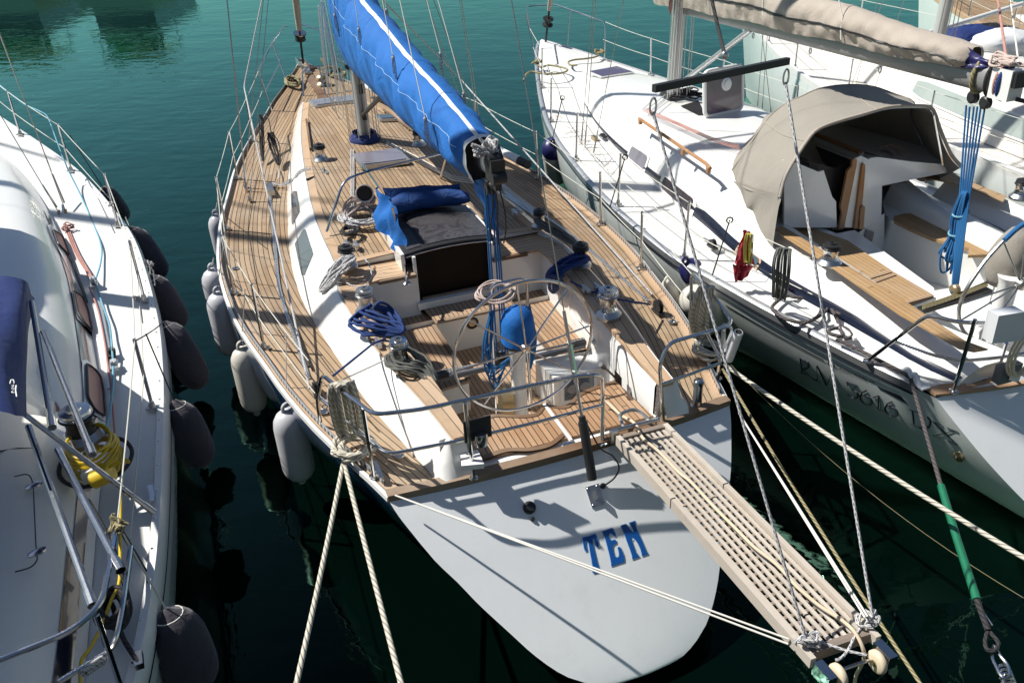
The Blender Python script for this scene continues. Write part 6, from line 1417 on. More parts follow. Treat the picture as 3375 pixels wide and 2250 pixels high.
mb = MB(); mb.tube([p-ZV*.02+F.a*.02 for p in A2_], .012, 8); mb.tube([p-ZV*.02 for p in A1], .012, 8); mb.tube([F.s('E2', 1870, 120, 2.4), F.s('E2', 1990, 760, 2.4)], .010, 6); mb.part('hood_frame', M['steel'], hd_)
# side wing of the hood hanging to the coaming
mb = MB(); w0 = [F.s('E1', 1255, 1568, 2.30), q('A8', 540, 465, 1.48)]; P_b = [q('A4', 150, 1225, 1.64), q('A4', 160, 1310, 1.56), q('A4', 260, 1420, 1.48), q('A4', 330, 1560, 1.42), q('A8', 345, 260, 1.36), q('A8', 440, 390, 1.38), q('A8', 540, 468, 1.42)]
P_t = [q('E1', 560, 1330, 1.62), q('E1', 640, 1400, 1.62), F.s('E1', 900, 1450, 2.6), F.s('E1', 1100, 1500, 2.45), F.s('A8', 560, 200, 2.32), F.s('A8', 590, 120, 2.30), F.s('E1', 1255, 1568, 2.30)]
R0 = res(P_b, 20); R1 = res([A1[0], A1[0].lerp(A2_[0], .5), A2_[0], F.s('A8', 585, 130, 2.30), F.s('A8', 555, 330, 2.28), q('A8', 545, 466, 1.43)], 20)
R1 = res([A1[0], A1[0].lerp(A2_[0], .5)+ZV*.01, A2_[0], F.s('A8', 575, 200, 2.29), F.s('A8', 558, 330, 2.28), F.s('A8', 543, 466, 2.27)], 20)
mb.grid([[a.lerp(b, i/8)+F.b*(.004*math.sin(j*1.1+i)) for j, (a, b) in enumerate(zip(R0, R1))] for i in range(9)]); mb.part('hood_wing', M['canvas'], hd_, 80)
# windows, hatches, handrail
def rside(P, off=.012, sg=-1):
    return [F(s, sg*(rprof(s, f)[0]+off), rprof(s, f)[1]+off*.6) for s, f in P]
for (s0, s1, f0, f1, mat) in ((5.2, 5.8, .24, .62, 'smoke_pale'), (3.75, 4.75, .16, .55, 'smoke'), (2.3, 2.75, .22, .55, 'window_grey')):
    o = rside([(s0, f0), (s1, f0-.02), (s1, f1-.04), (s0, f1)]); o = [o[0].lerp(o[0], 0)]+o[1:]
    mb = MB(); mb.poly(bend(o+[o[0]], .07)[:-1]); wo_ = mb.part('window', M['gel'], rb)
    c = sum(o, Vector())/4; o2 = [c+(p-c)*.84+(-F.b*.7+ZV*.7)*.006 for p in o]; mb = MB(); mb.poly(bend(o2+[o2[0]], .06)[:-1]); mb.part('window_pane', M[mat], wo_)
mb = MB(); hp_ = [q('A3', 1670, 1100, 1.80), q('A3', 1690, 1090, 1.84), q('A3', 2300, 1500, 1.84), q('A4', 95, 1235, 1.82)]; mb.tube([hp_[1], hp_[2], q('A4', 90, 1215, 1.84)], .02, 8)
for f in (.02, .33, .66, .98): p = hp_[1].lerp(q('A4', 90, 1215, 1.84), f); mb.seg(p, p-ZV*.06, .02, .02, up=F.a)
mb.part('handrail', M['varnish'], rb); rb.children[-1].data.materials[0] = M['teak_cap']
P = [q('A3', x, y, 1.66) for x, y in ((1215, 668), (1340, 720), (1650, 672), (1490, 618))]; mb = MB(); mb.prism(bend(P+[P[0]], .03)[:-1], ZV*.02); fh = mb.part('fore_hatch', M['gel'], rb)
c = sum(P, Vector())/4; mb = MB(); mb.prism([c+(p-c)*.9+ZV*.02 for p in P], ZV*.006); mb.part('hatch_pane', M['violet'], fh)
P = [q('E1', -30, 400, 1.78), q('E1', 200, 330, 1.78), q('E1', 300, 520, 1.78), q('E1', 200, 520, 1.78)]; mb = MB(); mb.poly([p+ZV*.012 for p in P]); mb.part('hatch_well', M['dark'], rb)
b0, b1 = q('E1', 285, 535, 1.80), q('E1', 765, 430, 1.80); t0_, t1_ = F.s('E1', 150, 80, 0) if False else None, None
hu = Vector((0, 0, 1))*.0+(ZV*.93-F.a*-.0+F.a*.15).normalized(); Hh = .56
def hp2(u, v, off=0): return b0.lerp(b1, u)+hu*(Hh*v)+((b1-b0).cross(hu).normalized())*off
fn2 = (b1-b0).cross(hu).normalized(); fsg = 1 if fn2.dot(CP-b0) > 0 else -1
mb = MB(); O = [hp2(0, 0), hp2(1, 0), hp2(1, 1), hp2(0, 1)]; mb.tube(bend([O[0].lerp(O[1], .5)]+O[1:]+[O[0], O[0].lerp(O[1], .5)], .09), .028, 8); oh = mb.part('open_hatch', M['gel'], rb)
mb = MB(); mb.prism([hp2(u, v, .004*fsg) for u, v in ((.03, .04), (.97, .04), (.97, .97), (.03, .97))], fn2*.012*fsg); mb.part('hatch_pane', M['hatch_tint'], oh); 
mb = MB(); mb.lathe(hp2(.55, .64, .018*fsg), [(.085, 0), (.08, .012), (.05, .016), (.05, .03), (0, .032)], 22, axis=fn2*fsg); mb.part('solar_vent', M['gel_cool'], oh)
# red and white lines led aft over the roof
mb = MB()
for i in range(4): mb.tube([q('A3', 1725+i*9, 1020-i*8, 1.82), q('A3', 2000, 1130-i*8, 1.84), q('A3', 2350, 1290-i*10, 1.85), q('A4', 300, 1080-i*10, 1.83)], .005, 6)
mb.part('halyard', M['r_red'], rb)
mb = MB()
for a, b in (((1720, 1010), (1890, 850)), ((1760, 1010), (1930, 870)), ((1830, 1010), (1950, 900))): mb.tube([q('A3', *a, 1.82), q('A3', *b, 1.84)], .006, 6)
mb.part('halyard', M['r_fleck'], rb)
# winch and jammer gear on the port coaming
RWN = winch_data('winch_chrome', .07, .16, 'black', 'steel'); put_winch(RWN, rb, q('A8', 945, 590, 1.54), 1.15)
put_winch(RWN, rb, q('D3', 2290, 240, 1.60), 1.15)
block(rb, q('A8', 1085, 800, 1.2), F.a, .055, 'alu'); block(rb, q('A8', 105, 470, 1.22), F.a, .045, 'black'); block(rb, q('A3', 1360, 1255, 1.30), F.a, .02, 'black')
mb = MB(); mb.seg(q('A8', 40, 405, 1.2), q('A8', 900, 835, 1.19), .014, .007); mb.part('genoa_track', M['alu'], rb)
mb = MB(); p = q('A8', 1060, 1110, 1.21); mb.seg(p-F.a*.13+ZV*.04, p+F.a*.13+ZV*.04, .016, .012); mb.box(p+ZV*.015, (.04, .02, .02), (F.a, F.b, ZV)); mb.part('mooring_cleat', M['gel_cool'], rb)
mb = MB(); p = q('A8', 1550, 1420, 1.19); mb.tube(smooth_path([p-F.a*.10-F.b*.02, p-F.a*.03-F.b*.02+ZV*.07, p-F.b*.02+ZV*.03, p+F.a*.05-F.b*.02+ZV*.07, p+F.a*.12-F.b*.02], 4), .02, 8); mb.box(p, (.15, .04, .008), (F.a, F.b, ZV)); mb.part('fairlead', M['gel_cool'], rb)
# stanchions + lifelines
ups = {}
for sg in (-1, 1):
    ups[sg] = [stanchion(F, rb, s, sg*(rw(s)-.08), rz(s)+.02, -sg*.03) for s in (2.9, 4.5, 6.1, 7.7, 9.3)]
    top = [F(1.3, sg*1.55, 1.80)]+[a for a, _ in ups[sg]]+[F(10.6, sg*.72, rz(10.6)+.62)]; lo_ = [F(1.2, sg*1.55, 1.5)]+[b for _, b in ups[sg]]+[F(10.6, sg*.68, rz(10.6)+.32)]
    mb = MB()
    for S_ in (top, lo_):
        for a, b in zip(S_, S_[1:]): mb.tube(sag(a, b, .012, 6), .0045, 6)
    mb.part('lifeline', M['wire_white'], rb)
mb = MB()
for sg in (-1, 1):
    mb.tube(bend([F(10.5, sg*.66, rz(10.5)), F(10.6, sg*.72, rz(10.6)+.62), F(12.0, sg*.28, rz(12)+.66), F(12.25, 0, rz(12)+.62)], .12), .0125, 9); mb.tube([F(11.5, sg*.34, rz(11.5)), F(11.6, sg*.44, rz(11.6)+.62)], .0115)
mb.part('pulpit', M['steel'], rb)
mb = MB(); pv = [q('A8', 1225, 1285, 1.20), q('A8', 1665, 950, 1.80), q('A8', 1860, 1010, 1.80), q('A8', 2160, 1018, 1.80), F(-.25, .1, 1.80), F(-.1, .6, 1.80)]
mb.tube(bend(pv, .12), .0155, 10); mb.tube(bend([q('A8', 1400, 1140, 1.46), q('A8', 1700, 1250, 1.46), q('A8', 1900, 1290, 1.46), q('A8', 2200, 1262, 1.46), F(-.25, .2, 1.46)], .12), .013, 10); mb.tube([q('A8', 2000, 990, 1.84), q('A8', 1842, 1505, 1.19)], .0155)
for p in (q('A8', 1842, 1510, 1.185), q('A8', 1225, 1290, 1.19)): mb.lathe(p, [(.04, 0), (.038, .008), (.02, .016)], 16)
mb.tube([q('A8', 2225, 1160, 1.7), q('A8', 2180, 1310, 1.25)], .013); mb.part('pushpit', M['steel'], rb)
P = [('A8', 2170, 965), ('A8', 2360, 935), ('A8', 2360, 1140), ('A8', 2120, 1165)]; P = [F.s(k, x, y, -.28) for k, x, y in P]; mb = MB(); mb.prism(P, F.a*.10); mb.part('rescue_box', M['gel_cool'], rb)
mb = MB(); p = F.s('A8', 2230, 1370, -.18); mb.box(p, (.035, .10, .075), (F.a, F.b, ZV)); so_ = mb.part('shore_socket', M['alu_dark'], rb)
mb = MB(); mb.lathe(p-F.a*.03-ZV*.01, [(.04, 0), (.04, .05), (.025, .07)], 14, axis=-F.a+F.b*.8); mb.tube(smooth_path([p-F.a*.08+F.b*.08, p-F.a*.10+F.b*.14-ZV*.05, p-F.a*.1+F.b*.2-ZV*.2], 4), .012, 7); mb.part('shore_plug', M['gel'], so_)
mb = MB()
for i in range(3): c_ = F.s('D5', 1700, 780, -.30); mb.tube([c_+F.b*((.10+.01*i)*math.cos(a))+ZV*((.17+.012*i)*math.sin(a))+F.a*.02*i for a in [2*PI*j/18 for j in range(18)]], .010, 6, closed=True)
mb.thing('cable_coil', M['cream'], 'cream cable coil hanging on the right yacht stern rail at the frame edge', 'cable')
# stern line with green hose, shackle and spring
sl0 = q('A8', 1535, 1420, 1.2); g0, g1 = q('B8', 898, 598, 1.0), q('B8', 1075, 1160, .95)
mb = MB(); mb.tube([q('A8', 1000, 1130, 1.25), q('A8', 1220, 1240, 1.22), q('A8', 1500, 1385, 1.22), sl0, g0], .016, 9); mb.thing('stern_line', M['r_brown'], 'dark laid stern rope running from the right yacht down into a green hose', 'rope', group='mooring ropes', angle=80)
mb = MB(); mb.tube([g0, g0.lerp(g1, .5)-ZV*.01, g1], .026, 14); mb.thing('chafe_hose', M['green_pl'], 'green plastic chafe hose sleeved over the right yacht stern rope', 'hose')
mb = MB(); e0 = q('B8', 1130, 1310, .93); mb.tube([g1, e0], .018, 8); ring = [q('B8', x, y, .92) for x, y in ((1130, 1310), (1115, 1370), (1130, 1405), (1165, 1405), (1180, 1370), (1150, 1330))]; mb.tube(smooth_path(ring, 4, True), .012, 7, closed=True); mb.thing('spliced_eye', M['r_black'], 'dark spliced rope eye round a metal thimble below the green hose', 'rope')
mb = MB(); r2 = [q('B8', x, y, .90) for x, y in ((1155, 1385), (1150, 1440), (1165, 1480), (1200, 1540), (1235, 1530), (1225, 1480), (1190, 1435))]; mb.tube(smooth_path(r2, 4, True), .010, 7, closed=True)
for i in range(5):
    c_ = q('B8', 1205+i*9, 1500+i*22, .86); mb.tube([c_+Vector((.035*math.cos(a), .035*math.sin(a)*.4, .02*math.sin(a))) for a in [2*PI*j/12 for j in range(12)]], .009, 6, closed=True)
mb.tube([q('B8', 1080, 1180, .94), q('B8', 1152, 1285, .92)], .005); mb.thing('mooring_spring', M['steel'], 'rusty shackle and coiled steel mooring spring at the bottom right corner', 'shackle')
# rope things on this yacht
GR2 = 'loose gear on the right yacht'
warp_hank([q('A8', 625, 480, 1.86), q('A8', 612, 540, 1.80), q('A8', 605, 620, 1.70), q('A8', 600, 720, 1.52), q('A8', 585, 850, 1.28)], .0095, 'r_grey', 'rope_hank', 'grey green rope hank hung upright from the right yacht lifeline', 9, .075, 61, F)
mb = MB(); mb.tube(smooth_path([q('A8', x, y, 1.22) for x, y in ((640, 820), (560, 870), (540, 920), (640, 990), (780, 1010), (870, 960), (890, 870), (820, 840), (700, 830))], 6, True), .016, 8, closed=True)
mb.tube(smooth_path([q('A8', x, y, 1.25) for x, y in ((880, 870), (960, 820), (1030, 850), (1040, 930), (1020, 950), (960, 900), (1000, 980), (1030, 1060), (1040, 1110), (950, 1090), (960, 1060), (1060, 1050), (1110, 1110), (1060, 1130))], 6), .016, 8); mb.tube(smooth_path([q('A8', x, y, 1.24) for x, y in ((740, 1030), (850, 980), (930, 920), (990, 830), (900, 820), (860, 850))], 6), .016, 8)
mb.thing('rope_coil', M['r_brown'], 'thick dark brown rope looped loosely on the right yacht side deck and cleat', 'rope', group=GR2, angle=80)
mb = MB(); mb.grid(crump(q('A8', 330, 345, 1.80), q('A8', 385, 365, 1.80), q('A8', 410, 600, 1.45), q('A8', 250, 590, 1.45), 10, 8, .022, 6)); mb.grid(crump(q('A8', 250, 590, 1.45), q('A8', 410, 600, 1.45), q('A8', 350, 690, 1.28), q('A8', 270, 725, 1.26), 6, 8, .02, 9)); mb.thing('red_cloth', M['red'], 'crumpled red cloth hung over the right yacht lifeline', 'cloth', group=GR2, angle=80)
warp_hank([q('A8', 378, 375, 1.86), q('A8', 372, 430, 1.78), q('A8', 368, 500, 1.64), q('A8', 365, 590, 1.50)], .005, 'r_yellow', 'cord_hank', 'small yellow green cord hank hanging beside the red cloth', 7, .045, 63, F)
drape('E2', [(60, 720), (180, 760), (260, 880), (260, 1000), (180, 1130)], [1.80, 1.78, 1.66, 1.55, 1.45], 22, .0095, 'r_grey', 'rope_coil', 'grey rope coils stuffed beside the right yacht companionway on the port side', seed=64, spread=.13, group=GR2)
drape('E2', [(1180, 570), (1320, 560), (1430, 640), (1420, 740), (1330, 790)], [1.86, 1.88, 1.84, 1.78, 1.72], 20, .0095, 'r_pink', 'rope_coil', 'pale rope heap under the grey hood on the starboard side', seed=65, spread=.11, group=GR2)
for (pts, lab, mt) in ((((750, 570), (790, 620), (860, 600), (1000, 625), (1030, 650), (960, 675), (820, 680), (700, 660), (650, 690), (630, 740)), 'khaki rope end looped on the right yacht foredeck near the port edge', 'r_khaki'), (((1330, 480), (1300, 520), (1200, 540), (1100, 550), (1040, 570), (1060, 600), (1120, 600)), 'khaki rope end lying across the right yacht foredeck near its starboard edge', 'r_khaki')):
    mb = MB(); mb.tube(smooth_path([q('A3', x, y, 1.55) for x, y in pts], 5), .016, 8); c = q('A3', pts[0][0], pts[0][1]+10, 1.57)
    rnd = random.Random(len(lab)); mb.tube(smooth_path([c+Vector((rnd.uniform(-.09, .09), rnd.uniform(-.07, .07), rnd.uniform(-.02, .06))) for _ in range(16)], 4), .016, 7); mb.thing('rope_end', M[mt], lab, 'rope', group=GR2, angle=80)
rnd = random.Random(5); mb = MB()
for i in range(7):
    c = q('A3', 800+i*95, 880+i*105, 1.3); P = [c+Vector((rnd.uniform(-.12, .12), rnd.uniform(-.2, .2), rnd.uniform(.0, .03))) for _ in range(7)]; mb.tube(smooth_path(P, 6), .003, 5)
mb.thing('loose_twine', M['r_pink'], 'thin pinkish twine scattered in loops on the right yacht side deck', 'twine', group=GR2)
for k, x, y, x2, y2, lb in (('A3', 985, 900, 890, 1290, 'black lashing from the first right yacht stanchion down to a navy capped fender'), ('A7', 1700, 190, 1560, 650, 'black lashing line hanging over the right yacht rail amidships'), ('A8', 230, 275, 105, 670, 'dark line from the right yacht lifeline down to its aftermost fender')):
    mb = MB(); a = q(k, x, y, 1.78); b = q(k, x2, y2, 1.22); mb.tube([a, b], .007, 6); mb.tube([a+Vector((.03*math.cos(t), .0, .03*math.sin(t))) for t in [2*PI*j/8 for j in range(8)]], .008, 5, closed=True); mb.thing('lashing', M['r_black'], lb, 'rope', group=GR2)
# fenders between the two yachts
FG2 = 'fenders on the right yacht port side'
fender('fender', q('A3', 890, 1290, 1.25), q('A7', 1080, 400, .45), .17, 'fender_white', 'big white fender with a navy cap near the right yacht bow, above green water', FG2, cap='navy_pl')
fender('fender', q('A7', 2245, 1130, 1.22), q('A8', 130, 900, .55), .13, 'fender_white', 'cream fender with navy top wedged between the two hulls amidships', FG2, cap='navy_pl')
fender('fender', q('B4', 480, -90, 1.15), q('B4', 720, 190, .5), .16, 'fender_white', 'stout cream fender behind the hanging warp on the starboard quarter', FG2)
fender('fender', q('A7', 2080, 1310, 1.15), q('A7', 2150, 1560, .7), .085, 'fender_white', 'small dusty white fender squeezed between the hulls beside the navy topped one', FG2)
fender('fender', q('A7', 195, 240, 1.60)+ZV*.0, q('A7', 240, 420, 1.45), .075, 'rubber', 'white fender end lying on the teak roof behind the blue flap', FG2) if False else None
# white outboard bracket / tube on the starboard pushpit of the teak yacht
mb = MB(); a = q('B4', 930, 270, 1.72); b = q('B4', 840, 510, 1.42); mb.tube([a, b], .036, 16); mb.tube([a+(a-b).normalized()*.002, a+(a-b).normalized()*.012], [.036, .028], 16); rh = mb.part('rod_holder', M['gel_cool'], ten)
mb = MB(); mb.tube([a+(a-b).normalized()*.013, a+(a-b).normalized()*.014], .024, 14); mb.part('holder_mouth', M['dark'], rh)
mb = MB(); mb.tube(bend([q('B4', 800, 410, 1.45), q('B4', 800, 220, 1.76), q('B4', 850, 205, 1.76), q('B4', 875, 250, 1.70), q('B4', 820, 380, 1.5), q('B4', 810, 440, 1.44)], .04), .011, 8); mb.part('holder_bracket', M['gel_cool'], rh)
# lettering on the hull: strokes follow the skin
def stroke(mb, pts, w, k='D2', closed=False):
    fine = []
    for (xa, ya), (xb, yb) in zip(pts, pts[1:]):
        m_ = max(1, int(math.hypot(xb-xa, yb-ya)/12)); fine += [(lerp(xa, xb, i/m_), lerp(ya, yb, i/m_)) for i in range(m_)]
    P = [hull_hit(k, x, y) for x, y in fine+[pts[-1]]]
    for a, b in zip(P, P[1:]):
        d = (b-a); 
        if d.length < 1e-5: continue
        v = (CP-a).normalized(); s_ = d.cross(v).normalized()*w*.5; e = d.normalized()*w*.2; mb.poly([a-s_-e, a+s_-e, b+s_+e, b-s_+e])
def arcp(cx, cy, rx, ry, a0, a1, n=12, rot=0):
    out = []
    for i in range(n+1):
        a = math.radians(lerp(a0, a1, i/n)); x, y = rx*math.cos(a), ry*math.sin(a); c, s = math.cos(math.radians(rot)), math.sin(math.radians(rot)); out.append((cx+x*c-y*s, cy+x*s+y*c))
    return out
let = empty('registration', hull_hit('D2', 1000, 600), None, None); let.parent = rb; let.location = let.location-rb.location
G_ = {'letter_r': [([(150, 110), (178, 305)], .014), ([(130, 100), (210, 140)], .006), ([(150, 300), (235, 330)], .006)] + [(arcp(205, 200, 62, 58, -120, 100, 12, 20), .010), ([(190, 262), (260, 330), (330, 392), (370, 395)], .012), (arcp(205, 200, 42, 40, -110, 90, 10, 20), .004)],
      'letter_m': [([(362, 215), (375, 400)], .006), ([(350, 400), (420, 432)], .006), ([(370, 215), (490, 465)], .014), ([(490, 465), (570, 300)], .006), ([(575, 300), (600, 500)], .013), ([(550, 490), (640, 540)], .006), ([(385, 235), (500, 450)], .004)],
      'digit_3': [([(755, 415), (765, 470)], .010), ([(755, 415), (885, 465)], .009), ([(885, 465), (815, 535)], .005), (arcp(845, 585, 58, 50, -110, 120, 12, 20), .012), ([(815, 630), (765, 575)], .011), (arcp(845, 585, 42, 36, -100, 110, 10, 20), .004)],
      'digit_6': [([(1010, 530), (950, 560), (925, 610), (930, 650)], .012), (arcp(1005, 655, 85, 55, 0, 360, 20, 32), .010), (arcp(1005, 655, 62, 38, 0, 360, 18, 32), .004)],
      'digit_1': [([(1090, 625), (1165, 600), (1160, 770)], .010), ([(1180, 605), (1190, 780)], .005), ([(1120, 760), (1220, 802)], .006)],
      'digit_6b': [([(1340, 675), (1275, 705), (1245, 760), (1250, 800)], .012), (arcp(1330, 800, 90, 58, 0, 360, 20, 32), .010), (arcp(1330, 800, 66, 40, 0, 360, 18, 32), .004)],
      'letter_d': [([(1605, 800), (1620, 965)], .014), ([(1560, 775), (1700, 830)], .006), ([(1580, 962), (1740, 1025)], .006), (arcp(1735, 935, 105, 88, -75, 95, 14, 25), .012), (arcp(1735, 930, 85, 72, -70, 85, 12, 25), .004)],
      'letter_x': [([(1870, 930), (2190, 1240)], .015), ([(1855, 922), (1990, 985)], .006), ([(2060, 1185), (2200, 1245)], .006), ([(2150, 1050), (1910, 1110)], .006), ([(2040, 1005), (2190, 1065)], .006), ([(1865, 1105), (1995, 1162)], .006)]}
for nm, strokes in G_.items():
    mb = MB()
    for pts, w_ in strokes: stroke(mb, pts, w_)
    mb.part('digit_6' if nm == 'digit_6b' else nm, M['ink'], let)
mb = MB(); mb.grid([[hull_hit('D2', lerp(x0, x1, i/16), lerp(y0, y1, i/16)) for i in range(17)] for (x0, y0), (x1, y1) in (((1148, 475), (1455, 607)), ((1150, 485), (1500, 662)), ((1152, 495), (1550, 718)))]); mb.part('hull_arrow', M['ink'], rb)
mb = MB(); P0 = [hull_hit('D2', 180+(-i*60), 8-i*30, .004) for i in range(0)]
pa = [('A8', lerp(205, 912, i/40), lerp(890, 1285, i/40)+6*math.sin(PI*i/40)) for i in range(41)]; mb.grid([[hull_hit(k, x, y-4, .004), hull_hit(k, x, y+5, .004)] for k, x, y in pa]); mb.part('hull_line', M['ink'], rb)
mb = MB(); stroke(mb, arcp(530, 185, 20, 18, 90, 380, 8), .010); stroke(mb, arcp(570, 210, 16, 18, 150, 420, 8), .010); stroke(mb, [(548, 195), (560, 220)], .008); mb.part('hull_emblem', M['ink'], let)
# small type: text outlines wrapped to the hull
fc = bpy.data.curves.new('tmp', 'FONT'); fc.body = "GRAND SOLEIL 37'"; fc.size = 1; fo_ = bpy.data.objects.new('tmp', fc); C.objects.link(fo_); bpy.context.view_layer.update()
tm = bpy.data.meshes.new_from_object(fo_.evaluated_get(bpy.context.evaluated_depsgraph_get())); xs = [v.co.x for v in tm.vertices]; x0, x1 = min(xs), max(xs); ysz = max(v.co.y for v in tm.vertices)
mb = MB()
def tp(v):
    u = (v.co.x-x0)/(x1-x0); h = v.co.y/ysz; bx, by = lerp(608, 1098, u), lerp(243, 452, u); return hull_hit('D2', bx+h*18, by-h*34, .006)
vv = [tp(v) for v in tm.vertices]; mb.v = vv
for p in tm.polygons: mb.face(tuple(p.vertices))
mb.part('class_lettering', M['ink'], let); bpy.data.objects.remove(fo_); bpy.data.curves.remove(fc); bpy.data.meshes.remove(tm)
mb = MB(); p = hull_hit('D2', 2210, 1370, 0); nn = (CP-p).normalized(); mb.lathe(p, [(.05, 0), (.045, .012), (.03, .015), (.028, .05), (.022, .05), (.02, .02)], 18, axis=(-F.a*.6+F.b*-.6-ZV*.1)); mb.part('exhaust_outlet', M['bronze'], rb)
# ================================================================== the white yacht on the left
G = LFT; lb = empty('sailing_yacht', G(4, 0, 0), 'white sailing yacht with navy sprayhood and dark sock fenders, cut by the left edge', 'sailing boat', 'sailing boats moored side by side')
def lz(s): return 1.15+(.4*((s-5)/7)**1.5 if s > 5 else 0)
lw = curve1([(-.6, 1.25), (.39, 1.50), (.8, 1.58), (1.18, 1.64), (1.9, 1.72), (2.57, 1.78), (3.38, 1.84), (4.4, 1.87), (5.85, 1.82), (6.63, 1.75), (7.63, 1.56), (8.32, 1.40), (8.98, 1.22), (10.03, .84), (11.4, .3), (12.1, .02)])
def lsec(s, sg):
    W = lw(s); zt = lz(s)-.01; bow = max(0, (s-8.5)/3.6); return [G(s-bow**2*z, sg*W*x*(1-bow*.5*z), zt-z*(zt+.5)) for x, z in [(1, 0), (1.01, .07), (1.012, .16)]+FULL[3:]]
mb = MB()
ls = [-.6, .2, 1, 2, 3, 4, 5, 6, 7, 8, 9, 9.8, 10.5, 11.2, 11.7, 12.05]
for sg in (-1, 1): mb.grid([lsec(s, sg) for s in ls])
mb.grid([[a.lerp(b, j/4) for j in range(5)] for a, b in zip(lsec(-.6, -1), lsec(-.6, 1))]); mb.part('hull', M['grey_hull'], lb, 60)
for sg in (-1, 1):
    mb = MB(); rows = []; r2 = []
    for i in range(63):
        s = -.6+i*.2; W = lw(s); z = lz(s); rows.append([G(s, sg*(W+.03), z-.10), G(s, sg*(W+.035), z-.02), G(s, sg*(W+.01), z+.03), G(s, sg*(W-.035), z+.034), G(s, sg*(W-.05), z)]); r2.append([G(s, sg*(W+.032), z-.13), G(s, sg*(W+.034), z-.105)])
    mb.grid(rows); mb.part('bulwark', M['gel'], lb, 40)
    mb = MB(); mb.grid(r2); mb.part('rub_line', M['paint_navy'], lb)
mb = MB(); mb.grid([[G(s, lerp(-1, 1, j/10)*(lw(s)-.03), lz(s)+.03*(1-lerp(-1, 1, j/10)**2)) for j in range(11)] for s in [-.6+.25*i for i in range(51)]]); mb.part('deck', M['nonskid'], lb, 60)
mb = MB()
for i in range(30): s = -.2+i*.29; mb = MB(); mb.lathe(G(s, lw(s)-.02, lz(s)+.033), [(.009, 0), (.006, .003)], 7); mb.part('rail_bolt', M['steel'], lb)
lo_c = curve1([(-.6, 1.15), (.5, 1.25), (1.8, 1.33), (2.7, 1.40), (3.7, 1.36), (5.2, 1.26), (6.13, 1.15), (7.66, .93), (9.14, .60), (10.1, .25)])
lt_c = curve1([(-.6, .34), (1.5, .38), (3, .47), (5, .50), (6.5, .46), (8, .34), (9.2, .16), (10.1, .02)])
def lprof(s, f):
    o = lo_c(s); h = lt_c(s); P = [(1.0, 0), (.975, .14), (.93, .36), (.87, .60), (.80, .78), (.70, .89), (.52, .955), (.26, 1.0), (0, 1.02)]
    x = f*4; i = min(int(x), 7); u = x-i; return lerp(P[i][0], P[i+1][0], u)*o, lz(s)+.02+lerp(P[i][1], P[i+1][1], u)*h
for sg in (-1, 1):
    mb = MB(); mb.grid([[G(s, sg*lprof(s, j/8)[0], lprof(s, j/8)[1]) for j in range(17)] for s in [2.2+i*.2 for i in range(0, 40)]]); mb.part('coachroof', M['gel'], lb, 70)
def lside(P, off=.01): return [G(s, lprof(s, f)[0]+off, lprof(s, f)[1]+off*.6) for s, f in P]
mb = MB(); mb.grid([[G(s, lprof(s, f)[0]+.006, lprof(s, f)[1]+.003) for f in (.28, .38, .48)] for s in [1.2+i*.2 for i in range(0, 32)]]); mb.part('navy_stripe', M['paint_navy'], lb, 60)
def on_side(k, x, y):
    best = None
    for i in range(80):
        z = 1.15+i*.007; p = q(k, x, y, z); s, t, _ = G.inv(p); h = lt_c(s)
        f = (z-lz(s)-.02)/h
        if not 0 <= f <= 1: continue
        ff = 0
        for a in range(60):
            if lprof(s, a/40)[1] >= z: ff = a/40; break
        e = abs(lprof(s, ff)[0]-t)
        if best is None or e < best[0]: best = (e, s, ff)
    return best[1], best[2]
for k, fr_, gl_ in (('A5', [(430, 520), (460, 510), (640, 690), (700, 840), (650, 830), (530, 740), (480, 650)], [(475, 570), (560, 620), (640, 740), (650, 820), (620, 800), (520, 690)]),
                    ('A5', [(640, 1100), (700, 1120), (860, 1290), (900, 1530), (830, 1500), (700, 1380)], [(665, 1130), (740, 1180), (820, 1300), (850, 1500), (760, 1420), (700, 1330)]),
                    ('B1', [(745, 260), (790, 255), (960, 370), (980, 560), (985, 810), (850, 760), (760, 640)], [(775, 300), (850, 340), (930, 410), (950, 560), (945, 780), (850, 720), (790, 600)])):
    F1 = [on_side(k, x, y) for x, y in fr_]; F2 = [on_side(k, x, y) for x, y in gl_]
    mb = MB(); mb.poly(lside(F1, .012)); w1 = mb.part('window', M['gel_cool'], lb); mb = MB(); mb.poly(lside(F2, .018)); mb.part('window_pane', M['smoke_pale'], w1); w1.children[0].data.materials[0] = M['patch']
    c = sum((Vector((a, b, 0)) for a, b in F2), Vector())/len(F2); mb = MB(); P = lside(F2, .021); mb.tube(bend(P+[P[0]], .05), .010, 6); mb.part('window_seal', M['black'], w1)
# cockpit side: coaming, teak sole seen at the edge, raised seat mouldings
mb = MB(); mb.grid([[G(s, a, b) for a, b in ([lprof(s, f) for f in (0, .2, .4, .6, .8, 1.0, 1.3)]+[(.62, 1.50), (.55, 1.47), (.50, 1.38), (.48, .95)])] for s in [-.6+.2*i for i in range(15)]])
mb.part('coaming', M['nonskid'], lb, 70)
mb = MB(); mb.poly([G(-.6, .5, 1.0), G(2.2, .5, 1.0), G(2.2, -1.2, 1.0), G(-.6, -1.2, 1.0)], uv=[(0, 0), (2.8, 0), (2.8, 1.7), (0, 1.7)]); mb.part('cockpit_sole', M['teak_fine'], lb)
mb = MB(); mb.grid([[G(s, -a, b) for a, b in ([lprof(s, f) for f in (0, .4, .8, 1.2)]+[(.62, 1.50), (.48, .95)])] for s in [-.6+.4*i for i in range(8)]]); mb.part('coaming', M['nonskid'], lb, 70)
